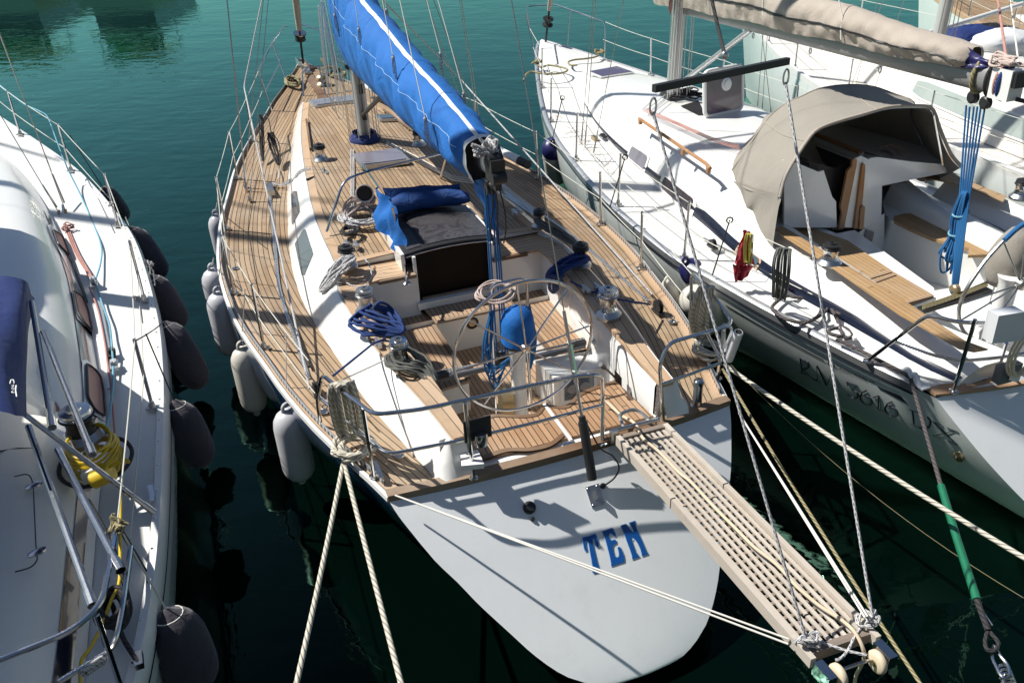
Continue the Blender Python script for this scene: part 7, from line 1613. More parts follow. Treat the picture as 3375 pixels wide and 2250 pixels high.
mb = MB(); mb.grid([[G(s, lprof(s, f)[0]+.005, lprof(s, f)[1]+.003) for f in (.30, .42, .55)] for s in [-.6+.15*i for i in range(14)]]); mb.part('navy_stripe', M['paint_navy'], lb, 60)
mb = MB(); P = smooth_path([q('B1', 130, 1310, 1.55), q('B1', 250, 1290, 1.54), q('B1', 300, 1370, 1.52), q('B5', 295, 60, 1.52), q('B5', 310, 380, 1.5), q('B5', 320, 500, 1.5), q('B5', 260, 570, 1.5), q('B5', 130, 610, 1.5)], 4); mb.tube(P, .004, 5); mb.part('locker_seam', M['ink'], lb)
for k, x, y in (('B1', 300, 1375), ('B5', 310, 425)):
    p = q(k, x, y, 1.53); mb = MB(); mb.lathe(p-ZV*.02, [(.05, 0), (.05, .012), (.02, .016)], 18, sx=.55); mb.part('hinge', M['steel'], lb)
# navy sprayhood at the edge
lh = empty('sprayhood', G(3, 0, 1.7), None, None); lh.parent = lb; lh.location = lh.location-lb.location
T0 = [q('A5', x, y, z) for x, y, z in ((-500, 1000, 2.35), (-100, 985, 2.35), (60, 978, 2.35), (190, 990, 2.32), (250, 1030, 2.26))]+[q('A5', 285, 1130, 2.1), q('A5', 320, 1190, 1.98)]
T1 = [q('B1', x, y, z) for x, y, z in ((-500, 640, 2.42), (-100, 690, 2.40), (60, 710, 2.38), (160, 750, 2.32), (235, 760, 2.20))]+[q('B1', 240, 640, 2.1), q('B1', 235, 560, 1.98)]
R0, R1 = res(T0, 24), res(T1, 24); mb = MB(); mb.grid([[a.lerp(b, i/12)+ZV*(.05*math.sin(PI*i/12)+.008*math.sin(j*.9+i)) for j, (a, b) in enumerate(zip(R0, R1))] for i in range(13)]); mb.part('hood_canvas', M['navy'], lh, 80)
W0 = [q('A5', 320, 1190, 1.98), q('B1', 235, 560, 1.98), q('B1', 235, 770, 1.98)]; W1 = [q('A5', 300, 1300, 1.5), q('A5', 400, 1568, 1.45), q('B1', 395, 460, 1.45), q('B1', 500, 600, 1.44), q('B1', 590, 780, 1.43)]
R0, R1 = res([q('A5', 285, 1120, 2.1), q('B1', 120, 120, 2.05), q('B1', 235, 740, 2.0)], 20), res(W1, 20); mb = MB(); mb.grid([[a.lerp(b, i/6)+G.b*.01*math.sin(j*1.6+i) for j, (a, b) in enumerate(zip(R0, R1))] for i in range(7)]); mb.part('hood_wing', M['navy'], lh, 80)
mb = MB(); mb.poly([q('B1', x, y, 1.50) for x, y in ((458, 620), (510, 615), (565, 710), (510, 715))]); mb.part('hood_label', M['patch'], lh); lh.children[-1].data.materials[0] = M['gel']
mb = MB()
def b1(*p): return [q('B1', x, y, z) for x, y, z in p]
E_pts = b1((108, 500, 2.36), (118, 465, 2.36), (135, 462, 2.36), (145, 480, 2.36), (143, 500, 2.36)); mb.tube(smooth_path([p+ZV*.03 for p in E_pts], 4), .003, 4); mb.tube([p+ZV*.03 for p in b1((165, 515, 2.36), (160, 560, 2.36), (170, 620, 2.36))], .004, 4)
mb.tube(smooth_path([p+ZV*.03 for p in b1((120, 520, 2.36), (145, 515, 2.36), (125, 545, 2.36), (148, 540, 2.36), (125, 575, 2.36), (150, 580, 2.36))], 3), .003, 4); mb.part('hood_embroidery', M['piping'], lh)
# bimini/stern frame tubes crossing low left
mb = MB()
for a, b, r in (((('B1', 395, -20, 2.15)), ('B1', 850, 1110, 1.92), .019), (('A5', 290, 1210, 2.2), ('B1', 480, 860, 2.02), .019), (('B1', 230, 740, 2.02), ('B5', 1330, 100, 1.30), .016), (('B1', 260, 850, 1.98), ('B5', 800, 900, 1.75), .019), (('B1', 530, 1060, 1.95), ('B5', 1040, 600, 1.78), .019)):
    mb.tube([q(*a), q(*b)], r, 10)
    d = (q(*b)-q(*a)).normalized(); mb.tube([q(*b)-d*.09, q(*b)], r*1.3, 10)
mb.part('hood_strut', M['steel'], lb)
mb = MB(); mb.tube(bend([q('B5', -60, 1390, 1.80), q('B5', 620, 1120, 1.80), q('B5', 880, 880, 1.80), q('B5', 1000, 220, 1.80)], .16), .0155, 10); mb.tube(bend([q('B5', 1130, 380, 1.75), q('B5', 1060, 900, 1.55), q('B5', 1010, 1150, 1.50), q('B5', 960, 1280, 1.45), q('B5', 500, 1560, 1.45)], .12), .0145, 10)
mb.tube([q('B5', 830, 980, 1.78), q('B5', 1040, 1600, 1.22)], .0145, 10); mb.part('pushpit', M['steel'], lb)
mb = MB(); mb.tube([q('B5', 1010, 200, 1.82), q('B5', 1250, 600, 1.22)], .012, 8); mb.part('pushpit_leg', M['black'], lb)
# stanchions and lifelines, chainplates, rigging
lup = [stanchion(G, lb, s, lw(s)-.07, lz(s)+.02, .03) for s in (2.9, 4.9, 6.9, 8.9, 10.6)]
mb = MB()
for k in (0, 1):
    seq = [q('B5', 1010, 200, 1.80) if k == 0 else q('B5', 1120, 330, 1.5)]+[u[k] for u in lup]+[G(12, .1, 2.2-.3*k)]
    for a, b in zip(seq, seq[1:]): mb.tube(sag(a, b, .012, 6), .0045, 6)
mb.part('lifeline', M['wire_white'], lb)
cp_ = q('A5', 610, 440, 1.2); mb = MB(); mb.lathe(cp_-ZV*.01, [(.075, 0), (.07, .012), (.02, .014)], 20)
for x, y, x2, y2 in ((545, 440, 540, 370), (612, 430, 600, 360)): mb.tube([q('A5', x, y, 1.21), q('A5', x2, y2, 1.30)], .016, 6)
mb.part('chainplate', M['bronze'], lb)
mb = MB(); a1_, a2_ = q('A5', 545, 400, 1.27), q('A5', 605, 385, 1.27)
LMF = G(6.3, 0, 1.62); LMH = LMF+ZV*15-G.a*.3
tA, tB = LMF.lerp(LMH, .38)+G.b*.95, LMF.lerp(LMH, .36)
t1 = a1_+(q('A5', 270, -60, 1.85)-a1_).normalized()*9; t2 = a2_+(q('A5', 440, -60, 1.9)-a2_).normalized()*9
mb.tube([a1_, t1], .0048, 6); mb.tube([a2_, t2], .0048, 6); mb.tube([q('A5', 520, 340, 1.33), q('A5', 390, 140, 1.5)], .011, 7); mb.tube([q('A5', 590, 300, 1.36), q('A5', 480, 40, 1.6)], .011, 7)
mb.tube([q('A1', 0, 330, 2.2), q('A1', 470, 1568, 1.9)], .0055, 6); mb.part('shroud', M['wire'], lb)
mb = MB(); oval(mb, LMF, LMH, .12, .085, G); lm = mb.part('mast', M['alu_white'], lb, 50)
mb = MB(); lbo = [G(6.6, 0, 2.25), G(1.9, 0, 2.35)]; mb.tube(lbo, .09, 12); mb.part('boom', M['alu'], lb)
mb = MB(); mb.grid([[G(6.6-4.6*i/30, .24*math.sin(2*PI*j/20)*(1+.05*math.sin(i*1.7+j)), 2.52+.33*math.cos(2*PI*j/20)+(.25*(1-i/30) if math.cos(2*PI*j/20) > 0 else 0)) for j in range(20)] for i in range(31)], closed=True); mb.part('sail_cover', M['navy'], lb, 80)
# tracks, cars, blue and red lines on the side deck
mb = MB(); P = [q('A5', x, y, 1.19) for x, y in ((600, 540), (720, 760), (840, 1020), (920, 1260), (965, 1500))]+[q('B1', 1000, 200, 1.19), q('B1', 1010, 500, 1.19)]
P = smooth_path(P, 3)
for a, b in zip(P, P[1:]): mb.seg(a, b, .018, .007)
mb.part('genoa_track', M['alu'], lb)
block(lb, q('A5', 865, 1060, 1.2), G.a, .05, 'alu', 'track_car'); block(lb, q('B1', 1030, 190, 1.2), G.a, .03, 'black', 'track_car'); block(lb, q('B1', 1050, 300, 1.2), G.a, .03, 'alu', 'track_car')
def ln(pts, r, mat, label, name='deck_line', n=6, grp='lines on the left yacht'):
    mb = MB(); mb.tube(smooth_path([q(*p) for p in pts], 5), r, 7); return mb.thing(name, M[mat], label, 'rope', group=grp, angle=80)
ln([('A1', 0, 785, 1.95), ('A1', 120, 880, 1.95), ('A1', 240, 965, 1.95), ('A1', 370, 1025, 1.95), ('A1', 440, 1080, 1.9), ('A1', 520, 1290, 1.75), ('A1', 600, 1500, 1.55), ('A5', 640, 30, 1.45), ('A5', 740, 230, 1.30), ('A5', 860, 500, 1.22), ('A5', 930, 700, 1.22), ('A5', 925, 850, 1.22), ('A5', 880, 1000, 1.25)], .009, 'r_cyan', 'pale blue rope running from the left yacht guardrail down to the deck car')
ln([('A5', 885, 1060, 1.25), ('A5', 940, 1230, 1.22), ('A5', 1000, 1400, 1.22), ('B1', 1020, 20, 1.22), ('B1', 1030, 150, 1.24), ('B1', 1040, 300, 1.22), ('B1', 1030, 550, 1.22), ('B1', 1000, 760, 1.30), ('B1', 960, 910, 1.45)], .009, 'r_cyan', 'pale blue rope continuing aft from the deck car to the left yacht winch')
for i in range(3): ln([('A5', 600+i*16, 540, 1.24), ('A5', 690+i*16, 760, 1.22), ('A5', 790+i*14, 930, 1.22), ('A5', 860+i*6, 1030, 1.24)], .0075, 'r_red', ('leftmost', 'middle', 'rightmost')[i]+' of three red lines lashed beside the left yacht cabin')
ln([('A5', 820, 1080, 1.22), ('A5', 900, 1280, 1.21), ('A5', 960, 1568, 1.21), ('B1', 985, 250, 1.21), ('B1', 1020, 500, 1.21), ('B1', 1045, 800, 1.21), ('B1', 1060, 1000, 1.21)], .008, 'r_red', 'dull red line running aft along the left yacht cabin foot')
rnd = random.Random(2); c = q('A5', 620, 550, 1.25); mb = MB(); mb.tube(smooth_path([c+Vector((rnd.uniform(-.06, .06), rnd.uniform(-.06, .06), rnd.uniform(0, .07))) for _ in range(16)], 4), .008, 6); mb.thing('rope_knot', M['r_red'], 'red rope knot by the chainplate of the left yacht', 'rope', group='lines on the left yacht')
LW = winch_data('winch_left', .085, .18, 'steel', 'black'); put_winch(LW, lb, q('B1', 775, 960, 1.50), 1.2)
c = q('B1', 860, 1080, 1.48); mb = MB(); rnd = random.Random(6); P = []
for i in range(11):
    for j in range(14): a = 2*PI*j/14; rr = .17+.012*(i % 4)+rnd.uniform(-.01, .01); P.append(c+G.a*(rr*math.cos(a)*1.05-.02)+G.b*(rr*.78*math.sin(a))+ZV*(.10-.022*i+.012*math.sin(3*a+i)))
mb.tube(smooth_path(P, 2), .010, 7); mb.thing('yellow_cable', M['yellow'], 'yellow power cable coiled round the left yacht winch', 'cable')
mb = MB(); c2 = c-ZV*.05; mb.tube(smooth_path([c2+G.a*(.27*math.cos(a)-.04)+G.b*(.22*math.sin(a)) for a in [2*PI*j/20 for j in range(20)]], 2, True), .014, 7, closed=True); mb.tube(smooth_path([q('B5', 760, 0, 1.47), q('B5', 900, 250, 1.46), q('B5', 1000, 480, 1.40), q('B5', 1090, 780, 1.30), q('B5', 1120, 960, 1.27), q('B5', 1040, 1100, 1.27), q('B5', 920, 1050, 1.27), q('B5', 900, 930, 1.27), q('B5', 960, 880, 1.27), q('B5', 1050, 1160, 1.26), q('B5', 1190, 1390, 1.24)], 5), .014, 7)
mb.thing('black_line', M['r_black'], 'thick black laid rope round the yellow cable and down the left yacht quarter', 'rope', angle=80)
c = q('B5', 985, 960, 1.27); coil(c, G.a*.11, G.b*.075, 8, .015, 'r_black', 'rope_coil', 'thick black rope coil lying on the left yacht quarter', 'lines on the left yacht', .2, seed=71, lift=ZV)
mb = MB(); p = q('B1', 900, 1330, 1.46); d = (q('B1', 960, 1230, 1.5)-q('B1', 830, 1290, 1.46)).normalized(); mb.tube([p-d*.03, p+d*.10], .055, 14); yp = mb.thing('cable_plug', M['yellow'], 'bulky yellow plug of the coiled power cable', 'plug'); mb = MB(); mb.box(q('B1', 830, 1285, 1.47), (.05, .035, .04), (d, d.cross(ZV), ZV)); mb.part('plug_cap', M['gel_cool'], yp)
ln([('B1', 990, 1230, 1.52), ('B1', 1060, 1190, 1.54), ('B1', 1140, 1170, 1.55), ('B1', 1180, 1175, 1.55), ('B1', 1155, 1150, 1.56)], .011, 'yellow', 'yellow cable end poking out over the left yacht side deck', 'cable_end')
ln([('B5', 1040, -60, 1.35), ('B5', 1035, 300, 1.35), ('B5', 1030, 680, 1.34), ('B5', 960, 850, 1.33), ('B5', 880, 1060, 1.32), ('B5', 780, 1260, 1.30), ('B5', 700, 1380, 1.28), ('B5', 695, 1600, 1.28)], .010, 'yellow', 'yellow cable running aft over the left yacht quarter to the bottom edge', 'yellow_cable')
mb = MB(); p = q('B1', 1400, 1500, 1.2); mb.seg(p-G.a*.09+ZV*.03, p+G.a*.09+ZV*.03, .016, .012); mb.box(p+ZV*.012, (.03, .02, .015), (G.a, G.b, ZV)); p = q('B5', 1210, 1400, 1.2); mb.seg(p-G.a*.05+ZV*.03, p+G.a*.05+ZV*.03, .02, .02); mb.part('mooring_cleat', M['steel'], lb)
rnd = random.Random(12); mb = MB(); P = []
for i in range(40): p0, p1 = q('B5', 720, 1480, 1.46), q('B5', 880, 1370, 1.46); a = i*1.3; c = p0.lerp(p1, i/39); P.append(c+ZV*(.025*math.cos(a))+G.b*(.02*math.sin(a)))
mb.tube(smooth_path(P, 3), .007, 6); mb.thing('rope_whipping', M['r_fleck'], 'flecked cord wound round the left yacht stern tube near the bottom edge', 'rope')
c = q('B5', 1020, 205, 1.82); P = [c+Vector((rnd.uniform(-.045, .045), rnd.uniform(-.045, .045), rnd.uniform(-.04, .04))) for _ in range(18)]; mb = MB(); mb.tube(smooth_path(P, 4), .010, 7); mb.thing('rope_knot', M['r_khaki'], 'pale rope knot on the top bend of the left yacht stern rail', 'rope')
# fenders in dark socks
FG3 = 'dark sock fenders between the left yacht and open water'
def sk(k, x, y, z): return q(k, x, y, z)
SF = [(('A5', 950, 170), ('A5', 1150, 440), .12, 'dark sock fender farthest forward on the left yacht, mostly behind its rail', ('A1', 640, 1240)),
      (('A5', 1190, 520), ('A5', 1500, 990), .145, 'dark sock fender second from the bow of the left yacht', ('A5', 1150, 430)),
      (('A5', 1380, 960), ('A5', 1670, 1440), .14, 'dark sock fender third from the bow of the left yacht', ('A5', 1370, 860)),
      (('A5', 1510, 1390), ('B1', 1850, 500), .145, 'dark sock fender fourth from the bow, with a loose hook dangling from its lower end', ('B1', 1250, 60)),
      (('B1', 1600, 610), ('B1', 1870, 1210), .145, 'dark sock fender beside the sunlit left yacht side deck, gathered top and hanging cord', ('B1', 1340, 0)),
      (('B5', 1430, 930), ('B5', 1720, 1600), .16, 'dark sock fender nearest the bottom edge, gathered under a pale knot', ('B5', 1020, 210))]
for i, (a, b, r, lab, l) in enumerate(SF):
    t_ = lw(4)+.17
    def at(kxy, dz_=0):
        # outboard of the hull side: walk t with station
        p = G.t(*kxy, 1.9)
        for _ in range(4): s, _t, _z = G.inv(p); p = G.t(*kxy, lw(min(max(s, -.6), 12))+.14)
        return p
    top = q(*a, 1.12); bot = q(*b, .50)
    fd2 = fender('fender', top, bot, r, 'fender_sock', lab, FG3, sock=True, line_to=[q(l[0], l[1], l[2], 1.78)], line_mat='r_black' if i in (0, 3, 4) else 'r_thin')
mb = MB(); mb.grid([[G(s, lerp(-2.0, .10 if s > 2.8 else .28, j/12), 3.15+.12*math.sin(PI*j/12)) for j in range(13)] for s in (-3.6, -1.8, -.6, .6, 1.8, 2.7, 3.3)]); bim = mb.part('bimini', M['navy'], lb, 80)  # out of view; spread wide to shade the cockpit and block sky
mb = MB()
for s in (-1.6, 3.2):
    for t in (-1.45, .1): mb.tube([G(s, t, 3.15), G(.6, t*1.2-.1, 1.0)], .013, 8)
mb.part('bimini_frame', M['steel'], bim)
# shoelace-thin rope hank ends on the rail
for k, x, y in (('A5', 1025, 320), ('A5', 1365, 855), ('A5', 1245, 1190)):
    c = q(k, x, y, 1.74); P = [c+Vector((rnd.uniform(-.035, .035), rnd.uniform(-.03, .03), rnd.uniform(-.03, .03))) for _ in range(12)]+[c-ZV*.08+Vector((.02, 0, 0)), c-ZV*.22]; mb = MB(); mb.tube(smooth_path(P, 4), .006, 6); mb.thing('rope_knot', M['r_fleck'], {'A5': {1025: 'pale rope knot on the left yacht rail beside its foremost dark fenders', 1365: 'pale rope knot on the left yacht rail above the third dark fender', 1245: 'grey flecked knot hanging inboard on the left yacht side deck line'}}[k][x], 'rope')
# ================================================================== yachts beyond, same kind, simpler
def far_yacht(fr, L, Bm, h, label, deckmat, hullmat, covermat=None, z0=1.25, roof=.45, win='window_grey', mast=True, roofmat='gel', mx_=.56, mr=1.0):
    r0 = empty('sailing_yacht', fr(L/2, 0, 0), label, 'sailing boat', 'sailing boats moored side by side')
    ww = curve1([(0, Bm*.36), (L*.1, Bm*.43), (L*.25, Bm*.485), (L*.4, Bm*.5), (L*.6, Bm*.455), (L*.75, Bm*.33), (L*.88, Bm*.17), (L*.97, Bm*.04), (L, .01)])
    zz = lambda s: z0+.45*max(0, (s-L*.35)/(L*.65))**1.6
    mb = MB()
    for sg in (-1, 1): mb.grid([[fr(s-max(0, (s-L*.75)/L*4)**2*z*.6, sg*ww(s)*x, zz(s)-z*(zz(s)+.4)) for x, z in FULL] for s in [L*i/16 for i in range(17)]])
    mb.grid([[fr(0-.6*z, ww(0)*x*(1-2*j/6), zz(0)-z*(zz(0)+.4)) for j in range(7)] for x, z in FULL]); mb.part('hull', M[hullmat], r0, 60)
    mb = MB(); mb.grid([[fr(s, lerp(-1, 1, j/8)*ww(s)*.985, zz(s)+.04*(1-lerp(-1, 1, j/8)**2)) for j in range(9)] for s in [L*i/32 for i in range(33)]], [[(L*i/32, lerp(-1, 1, j/8)*ww(L*i/32)+5) for j in range(9)] for i in range(33)]); mb.part('deck', M[deckmat], r0, 60)
    for sg in (-1, 1):
        mb = MB(); mb.grid([[fr(s, sg*ww(s)*1.0, zz(s)-.05), fr(s, sg*(ww(s)+.01), zz(s)+.05), fr(s, sg*(ww(s)-.06), zz(s)+.055), fr(s, sg*(ww(s)-.07), zz(s))] for s in [L*i/40 for i in range(40)]]); mb.part('toe_rail', M['gel'] if deckmat != 'teak' else M['teak_cap'], r0, 40)
    oc = curve1([(0, Bm*.27), (L*.2, Bm*.36), (L*.35, Bm*.36), (L*.55, Bm*.27), (L*.7, Bm*.15), (L*.78, .1)]); tc = curve1([(0, .25), (L*.25, roof), (L*.5, roof), (L*.68, roof*.6), (L*.78, .02)])
    P = [(1.0, 0), (.97, .2), (.92, .5), (.85, .8), (.74, .95), (.4, 1.04), (0, 1.07)]
    for sg in (-1, 1):
        mb = MB(); mb.grid([[fr(s, sg*oc(s)*x, zz(s)+.03+z*tc(s)) for x, z in P] for s in [L*(.22+.56*i/20) for i in range(21)]]); mb.grid([[fr(s, sg*oc(s)*x, zz(s)+.03+z*tc(s)) for x, z in P[:5]]+[fr(s, sg*oc(s)*.60, zz(s)+.2), fr(s, sg*oc(s)*.58, .8)] for s in [L*(.0+.22*i/8) for i in range(9)]]); mb.part('coachroof', M[roofmat], r0, 60)
        for a, b in (((.27, .50), (.12, .20)) if win == 'pale_glass' else ((.30, .46), (.49, .56))):
            pr = lambda s, f: fr(s, sg*(oc(s)*lerp(.965, .87, f)+.008), zz(s)+.03+tc(s)*lerp(.28, .74, f)+.006)
            mb = MB(); mb.grid([[pr(L*lerp(a, b, i/12), e*(1 if 0 < i < 12 else .86)+(.07 if i in (0, 12) else 0)) for e in (0, .5, 1)] for i in range(13)]); w_ = mb.part('window', M['gel'], r0)
            mb = MB(); mb.grid([[pr(L*lerp(a+.006, b-.006, i/12), (.10+e*.8) if 0 < i < 12 else .2+e*.6)+fr.b*sg*.006+ZV*.004 for e in (0, .5, 1)] for i in range(13)]); mb.part('window_pane', M[win], w_)
    mb = MB(); mb.poly([fr(.2, -Bm*.24, .85), fr(L*.22, -Bm*.2, .85), fr(L*.22, Bm*.2, .85), fr(.2, Bm*.24, .85)]); mb.poly([fr(L*.22, -Bm*.3, .85), fr(L*.22, Bm*.3, .85), fr(L*.22, Bm*.3, zz(3)+roof), fr(L*.22, -Bm*.3, zz(3)+roof)]); mb.part('cockpit', M[roofmat], r0)
    if mast:
        mf = fr(L*mx_, 0, zz(L*mx_)+roof); mh = mf+ZV*(15 if mr > 1 else 14)-fr.a*.3; mb = MB(); oval(mb, mf, mh, .11*mr, .08*mr, fr); m_ = mb.part('mast', M['alu_white'], r0, 50)
        mb = MB()
        for i in range(7): o = fr.b*(-.18+.06*i)-fr.a*(.16+.03*(i % 3)); mb.tube([mf+o, mf.lerp(mh, .3)+o*.6], .007, 5)
        for sg in (-1, 1):
            for ds, hh in ((0, .95), (.12, .4), (-.4, .38)): mb.tube([fr(L*.55+ds, sg*ww(L*.55)*.86, zz(L*.55)), mf.lerp(mh, hh)], .005, 5)
        mb.tube([fr(L*.985, 0, zz(L)+.1), mh], .03, 7); mb.tube([fr(0, 0, 1.3), mh], .005, 5); mb.part('rigging', M['wire'], m_)
        if covermat:
            mb = MB(); mb.grid([[fr(L*.55-L*.38*i/24, .19*math.sin(2*PI*j/16)*(1+.06*math.sin(i*2+j)), mf.z+1.1+.28*math.cos(2*PI*j/16)+(.2*(1-i/24) if math.cos(2*PI*j/16) > 0 else 0)) for j in range(16)] for i in range(25)], closed=True); mb.part('sail_cover', M[covermat], r0, 80)
    for sg in (-1, 1):
        u = [stanchion(fr, r0, L*f, sg*(ww(L*f)-.06), zz(L*f)+.02) for f in (.12, .26, .4, .54, .68, .8)]; mb = MB()
        for k in (0, 1):
            seq = [x[k] for x in u]+[fr(L*.99, sg*.1, zz(L)+.6-.3*k)]
            for a, b in zip(seq, seq[1:]): mb.tube([a, b], .0045, 5)
        mb.tube(bend([fr(L*.85, sg*ww(L*.85)*.95, zz(L*.85)), fr(L*.86, sg*ww(L*.85)*1.0, zz(L*.85)+.6), fr(L*1.0, sg*.12, zz(L)+.62)], .1), .012, 7); mb.part('lifeline', M['wire_white'], r0)
    return r0, ww, zz
Y3 = Frame(8.75, 7.2, 20.5); y3 = far_yacht(Y3, 12.8, 3.9, 0, 'white yacht with cream coachroof and long pale windows, second from the right edge', 'nonskid_warm', 'grey_hull', None, 1.3, .55, 'pale_glass', roofmat='nonskid_warm')
Y4 = Frame(13.2, 8.6, 20.5); y4 = far_yacht(Y4, 13.0, 4.0, 0, 'pale grey yacht with weathered teak deck in the top right', 'teak', 'grey_hull', None, 1.4, .35, 'smoke')
Y5 = Frame(17.7, 10.2, 20.5); y5 = far_yacht(Y5, 13.0, 4.0, 0, 'white yacht farthest away in the top right corner', 'nonskid', 'grey_hull', None, 1.45, .4, 'smoke')
# hull of the next yacht to port, out of frame: its rig throws the shadow bands over the decks
Y0 = Frame(-9.1, 3.9, 25.0); y0 = far_yacht(Y0, 12.4, 3.8, 0, 'white yacht beyond the left edge of the picture whose rig shades the decks', 'nonskid', 'grey_hull', 'navy', 1.2, .45, mx_=.635, mr=1.0)
# boats across the fairway, seen only as reflections
if 0: YA = Frame(-14.2, 31.5, 200); far_yacht(YA, 12, 4.0, 0, 'white yacht across the fairway, mirrored in the water at top left', 'nonskid', 'grey_hull', 'taupe', 1.9, .8, mast=False)
if 0: YB = Frame(-20.2, 30.5, 200); far_yacht(YB, 12, 4.2, 0, 'larger white yacht across the fairway, mirrored at the top left corner', 'nonskid', 'grey_hull', 'taupe', 2.0, .9, mast=False)
def flybridge(fr, label, W, s0, mat):
    r0 = empty('motor_yacht', fr(0, 0, 0), label, 'motor yacht', 'motor yachts across the fairway'); mb = MB()
    mb.grid([[fr(s, t*W*x, z) for t, x, z in ((-1, .85, -.1), (-1, 1.0, 1.3), (1, 1.0, 1.3), (1, .85, -.1))] for s in (s0, s0+9)]); mb.poly([fr(s0, -W, 1.3), fr(s0, W, 1.3), fr(s0+9, W, 1.3), fr(s0+9, -W, 1.3)]); mb.poly([fr(s0, -W*.85, -.1), fr(s0, W*.85, -.1), fr(s0, W, 1.3), fr(s0, -W, 1.3)]); mb.part('hull', M['boom_grey'], r0)  # hull and canopy colours darkened in place of shaded near sides
    mb = MB(); mb.box(fr(s0+4, 0, 1.75), (3.2, W*.82, .5), (fr.a, fr.b, ZV)); mb.part('saloon', M['window_grey'], r0)
    mb = MB(); mb.box(fr(s0+3.6, 0, 2.32), (3.6, W*.9, .08), (fr.a, fr.b, ZV)); mb.part('upper_deck', M['gel'], r0)
    mb = MB(); mb.box(fr(s0+2.0, 0, 3.4), (1.7, W*.85, .06), (fr.a, fr.b, ZV)); mb.box(fr(s0+1.2, 0, 2.75), (.06, W*.8, .3), (fr.a, fr.b, ZV)); mb.part('canopy', M[mat], r0)
    mb = MB()
    for t in (-1, 1):
        for d in (.5, 3.4): mb.tube([fr(s0+d, t*W*.8, 2.3), fr(s0+d, t*W*.8, 3.4)], .03)
    mb.part('canopy_post', M['steel'], r0)
flybridge(Frame(-18.8, 40, 4), 'motor yacht with green canopy darkened for shade across the fairway, mirrored in the water', 1.6, 0, 'green_pl')
flybridge(Frame(-24.6, 40.0, 6), 'wide motor yacht across the fairway, mirrored at the left edge of the water', 2.3, 0, 'green_pl')
# boat gear heap on the far yacht, white spar
mb = MB(); mb.tube([q('D4', 730, 560, 2.0), q('D4', 2352, 60, 2.2)], .045, 14); mb.thing('white_spar', M['gel'], 'long white spar pole lying slanted over the far yachts at top right', 'pole')
rnd = random.Random(8)
for i, (mt, lab) in enumerate((('navy', 'dark blue bundled cloth on the far yacht deck behind the boom end'), ('black', 'black bundled gear heap on the far yacht deck behind the boom end'), ('gel_cool', 'white rolled dinghy bag on the far yacht deck behind the boom end'))):
    c = q('D4', (1500, 1750, 2020)[i], (640, 620, 700)[i], 1.95); mb = MB(); rows = []
    for a_ in range(11):
        th = PI*a_/10; rows.append([c+Vector((.55*math.sin(th)*math.cos(2*PI*j/18)*(1+.15*math.sin(j*1.9+a_)), .32*math.sin(th)*math.sin(2*PI*j/18)*(1+.15*math.sin(j*2.7+a_)), -.22*math.cos(th)*(1+.1*math.sin(j+a_*2)))) for j in range(18)])
    mb.grid(rows, closed=True); mb.thing('gear_bundle', M[mt], lab, 'bundle', group='bundled gear on the far yacht', angle=80)
mb = MB(); a, b = q('D4', 1925, -20, 3.3), GE+gd*.04+up2*.15; mb.tube([a+(a-b)*.5, b], .013, 8); mb.thing('red_halyard', M['r_red'], 'red topping lift coming down to the right yacht boom end', 'rope')
mb = MB(); a = q('D4', 2085, -20, 3.25); mb.tube([a+(a-b)*.5, b+F.a*-.12], .008, 8); mb.thing('boom_lift', M['r_thin'], 'thin grey line beside the red topping lift at the right yacht boom end', 'rope')
for i, (x, y, x2, y2, u) in enumerate(((255, 0, 620, 740, 1.1), (800, -10, 1060, 470, .9))):
    pass
mb = MB(); HR = RMF.lerp(RMH, .45)
for u, a in ((4.4, .3), (2.95, .1), (1.55, -.05)):
    e = rcov(u, -.35); mb.tube([e, HR], .0055, 6); mb.tube([e, e-up2*.12, e-up2*.2+gd*.02], .010, 6)
mb.part('lazy_jack', M['r_thin'], rmast)
mb = MB()
for u, s_ in ((1.0, .12), (2.1, .12), (3.2, .10)): c = GE-gd*(.4+u)-up2*.15; mb.tube([c+gd*(.018*math.cos(a))+up2*(.030*math.sin(a)) for a in [2*PI*j/12 for j in range(12)]], .007, 6, closed=True)
mb.part('boom_ring', M['steel_dull'], rbm)
mb = MB(); P = [q('D4', x, y, 2.4) for x, y in ((2200, 1200), (2352, 1300))]
# ================================================================== water, sea floor, quay
m, n, b = newmat('harbour_water'); co = coords(n, 'Object'); n.nodes.remove(b); out = n.nodes['Material Output']
mp = mapping(n, co, (1.0, 1.0, 1.0), (0, 0, .25)); n1 = noise(n, .75, 2, mp, .5, .3); n2 = noise(n, 3.2, 2, mp, .5, .4); n3 = noise(n, 14, 2, mp)
mp2 = mapping(n, co, (.55, 1.6, 1.0), (0, 0, -.2)); n4 = noise(n, 1.3, 2, mp2, .5, .6)
h = math_(n, 'MULTIPLY_ADD', n2.outputs[0], .28, n1.outputs[0]); h = math_(n, 'MULTIPLY_ADD', n3.outputs[0], .025, h); h = math_(n, 'MULTIPLY_ADD', n4.outputs[0], .5, h)
bp = N(n, 'ShaderNodeBump'); bp.inputs['Strength'].default_value = .2; bp.inputs['Distance'].default_value = .07; lk(n, h, bp.inputs['Height'])
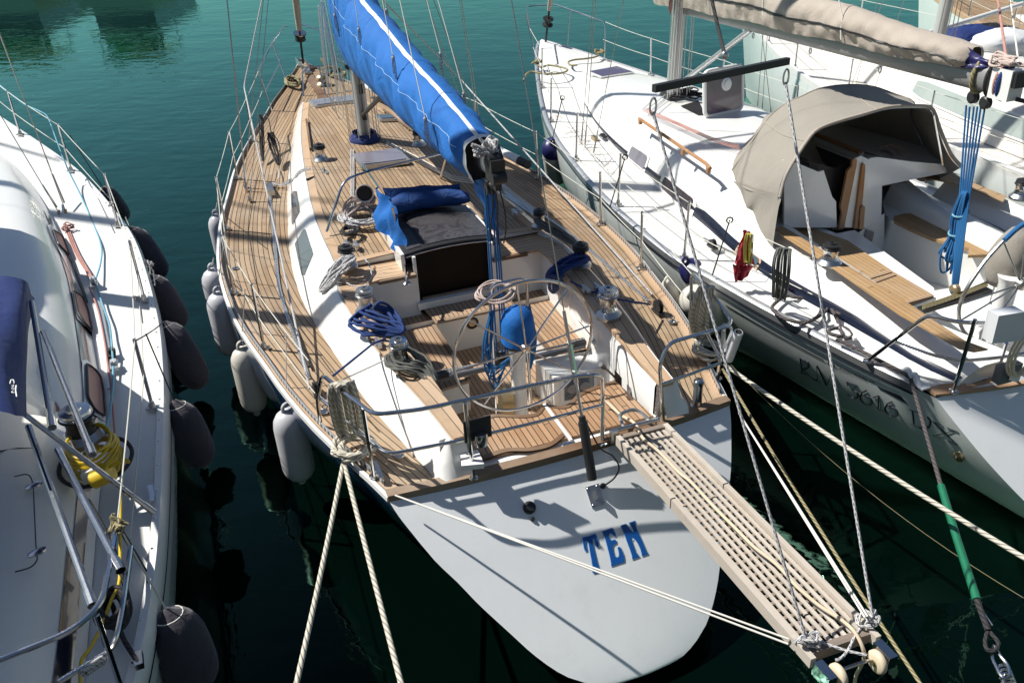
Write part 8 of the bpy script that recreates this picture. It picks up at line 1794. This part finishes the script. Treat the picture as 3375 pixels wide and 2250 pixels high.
dif = N(n, 'ShaderNodeBsdfDiffuse'); dif.inputs[0].default_value = (.0003, .0027, .0019, 1); gls = N(n, 'ShaderNodeBsdfGlossy'); gls.inputs[0].default_value = (.42, .90, .66, 1); gls.inputs['Roughness'].default_value = .02
fr_ = N(n, 'ShaderNodeFresnel'); fr_.inputs[0].default_value = 1.6
for x in (dif, gls, fr_): lk(n, bp.outputs[0], x.inputs['Normal'])
mx = N(n, 'ShaderNodeMixShader'); lk(n, math_(n, 'MINIMUM', math_(n, 'MULTIPLY', math_(n, 'MAXIMUM', math_(n, 'SUBTRACT', fr_.outputs[0], .053), .004), 2.15), 1.0), mx.inputs[0]); lk(n, dif.outputs[0], mx.inputs[1]); lk(n, gls.outputs[0], mx.inputs[2]); lk(n, mx.outputs[0], out.inputs[0]); M['water'] = m
me = bpy.data.meshes.new('water'); S_ = 900; me.from_pydata([(-S_, -S_, 0), (S_, -S_, 0), (S_, S_, 0), (-S_, S_, 0)], [], [(0, 1, 2, 3)]); me.materials.append(M['water']); wo_ = bpy.data.objects.new('water', me); C.objects.link(wo_); tag(wo_, 'dark green harbour water with soft ripples', 'water', kind='structure')

# quay behind the viewer and the buildings along it (out of frame; the buildings are added to close off the sky there)
mb = MB(); mb.box((0, -14.2, .55), (60, 15, .75)); mb.thing('quay', M['wall'], 'stone quay behind the viewer where the mooring ropes lead', 'quay', base=(0, -14, 0), kind='structure')
for i, (x, w_, h_) in enumerate(((-22, 9, 9.0), (-3, 8, 7.5), (16, 9, 8.5))):
    bq = empty('sky_block_building', Vector((x, -16, 1.3)), ('ochre', 'middle', 'far right')[i]+' plastered building added out of view on the quay to block sky', 'building', 'added sky-blocking buildings')
    mb = MB(); mb.box((x, -16, 1.3+h_/2), (w_, 4, h_/2)); mb.part('wall', M['wall'], bq)
    mb = MB(); mb.box((x, -16, 1.3+h_+.15), (w_+.3, 4.3, .15)); mb.part('roof', M['varnish'], bq)
    for k in range(5):
        for f in range(2):
            mb = MB(); mb.box((x-w_+1.8+k*3.4, -11.98, 3.2+f*3.2), (.6, .03, .9)); mb.part('window', M['window_grey'], bq)
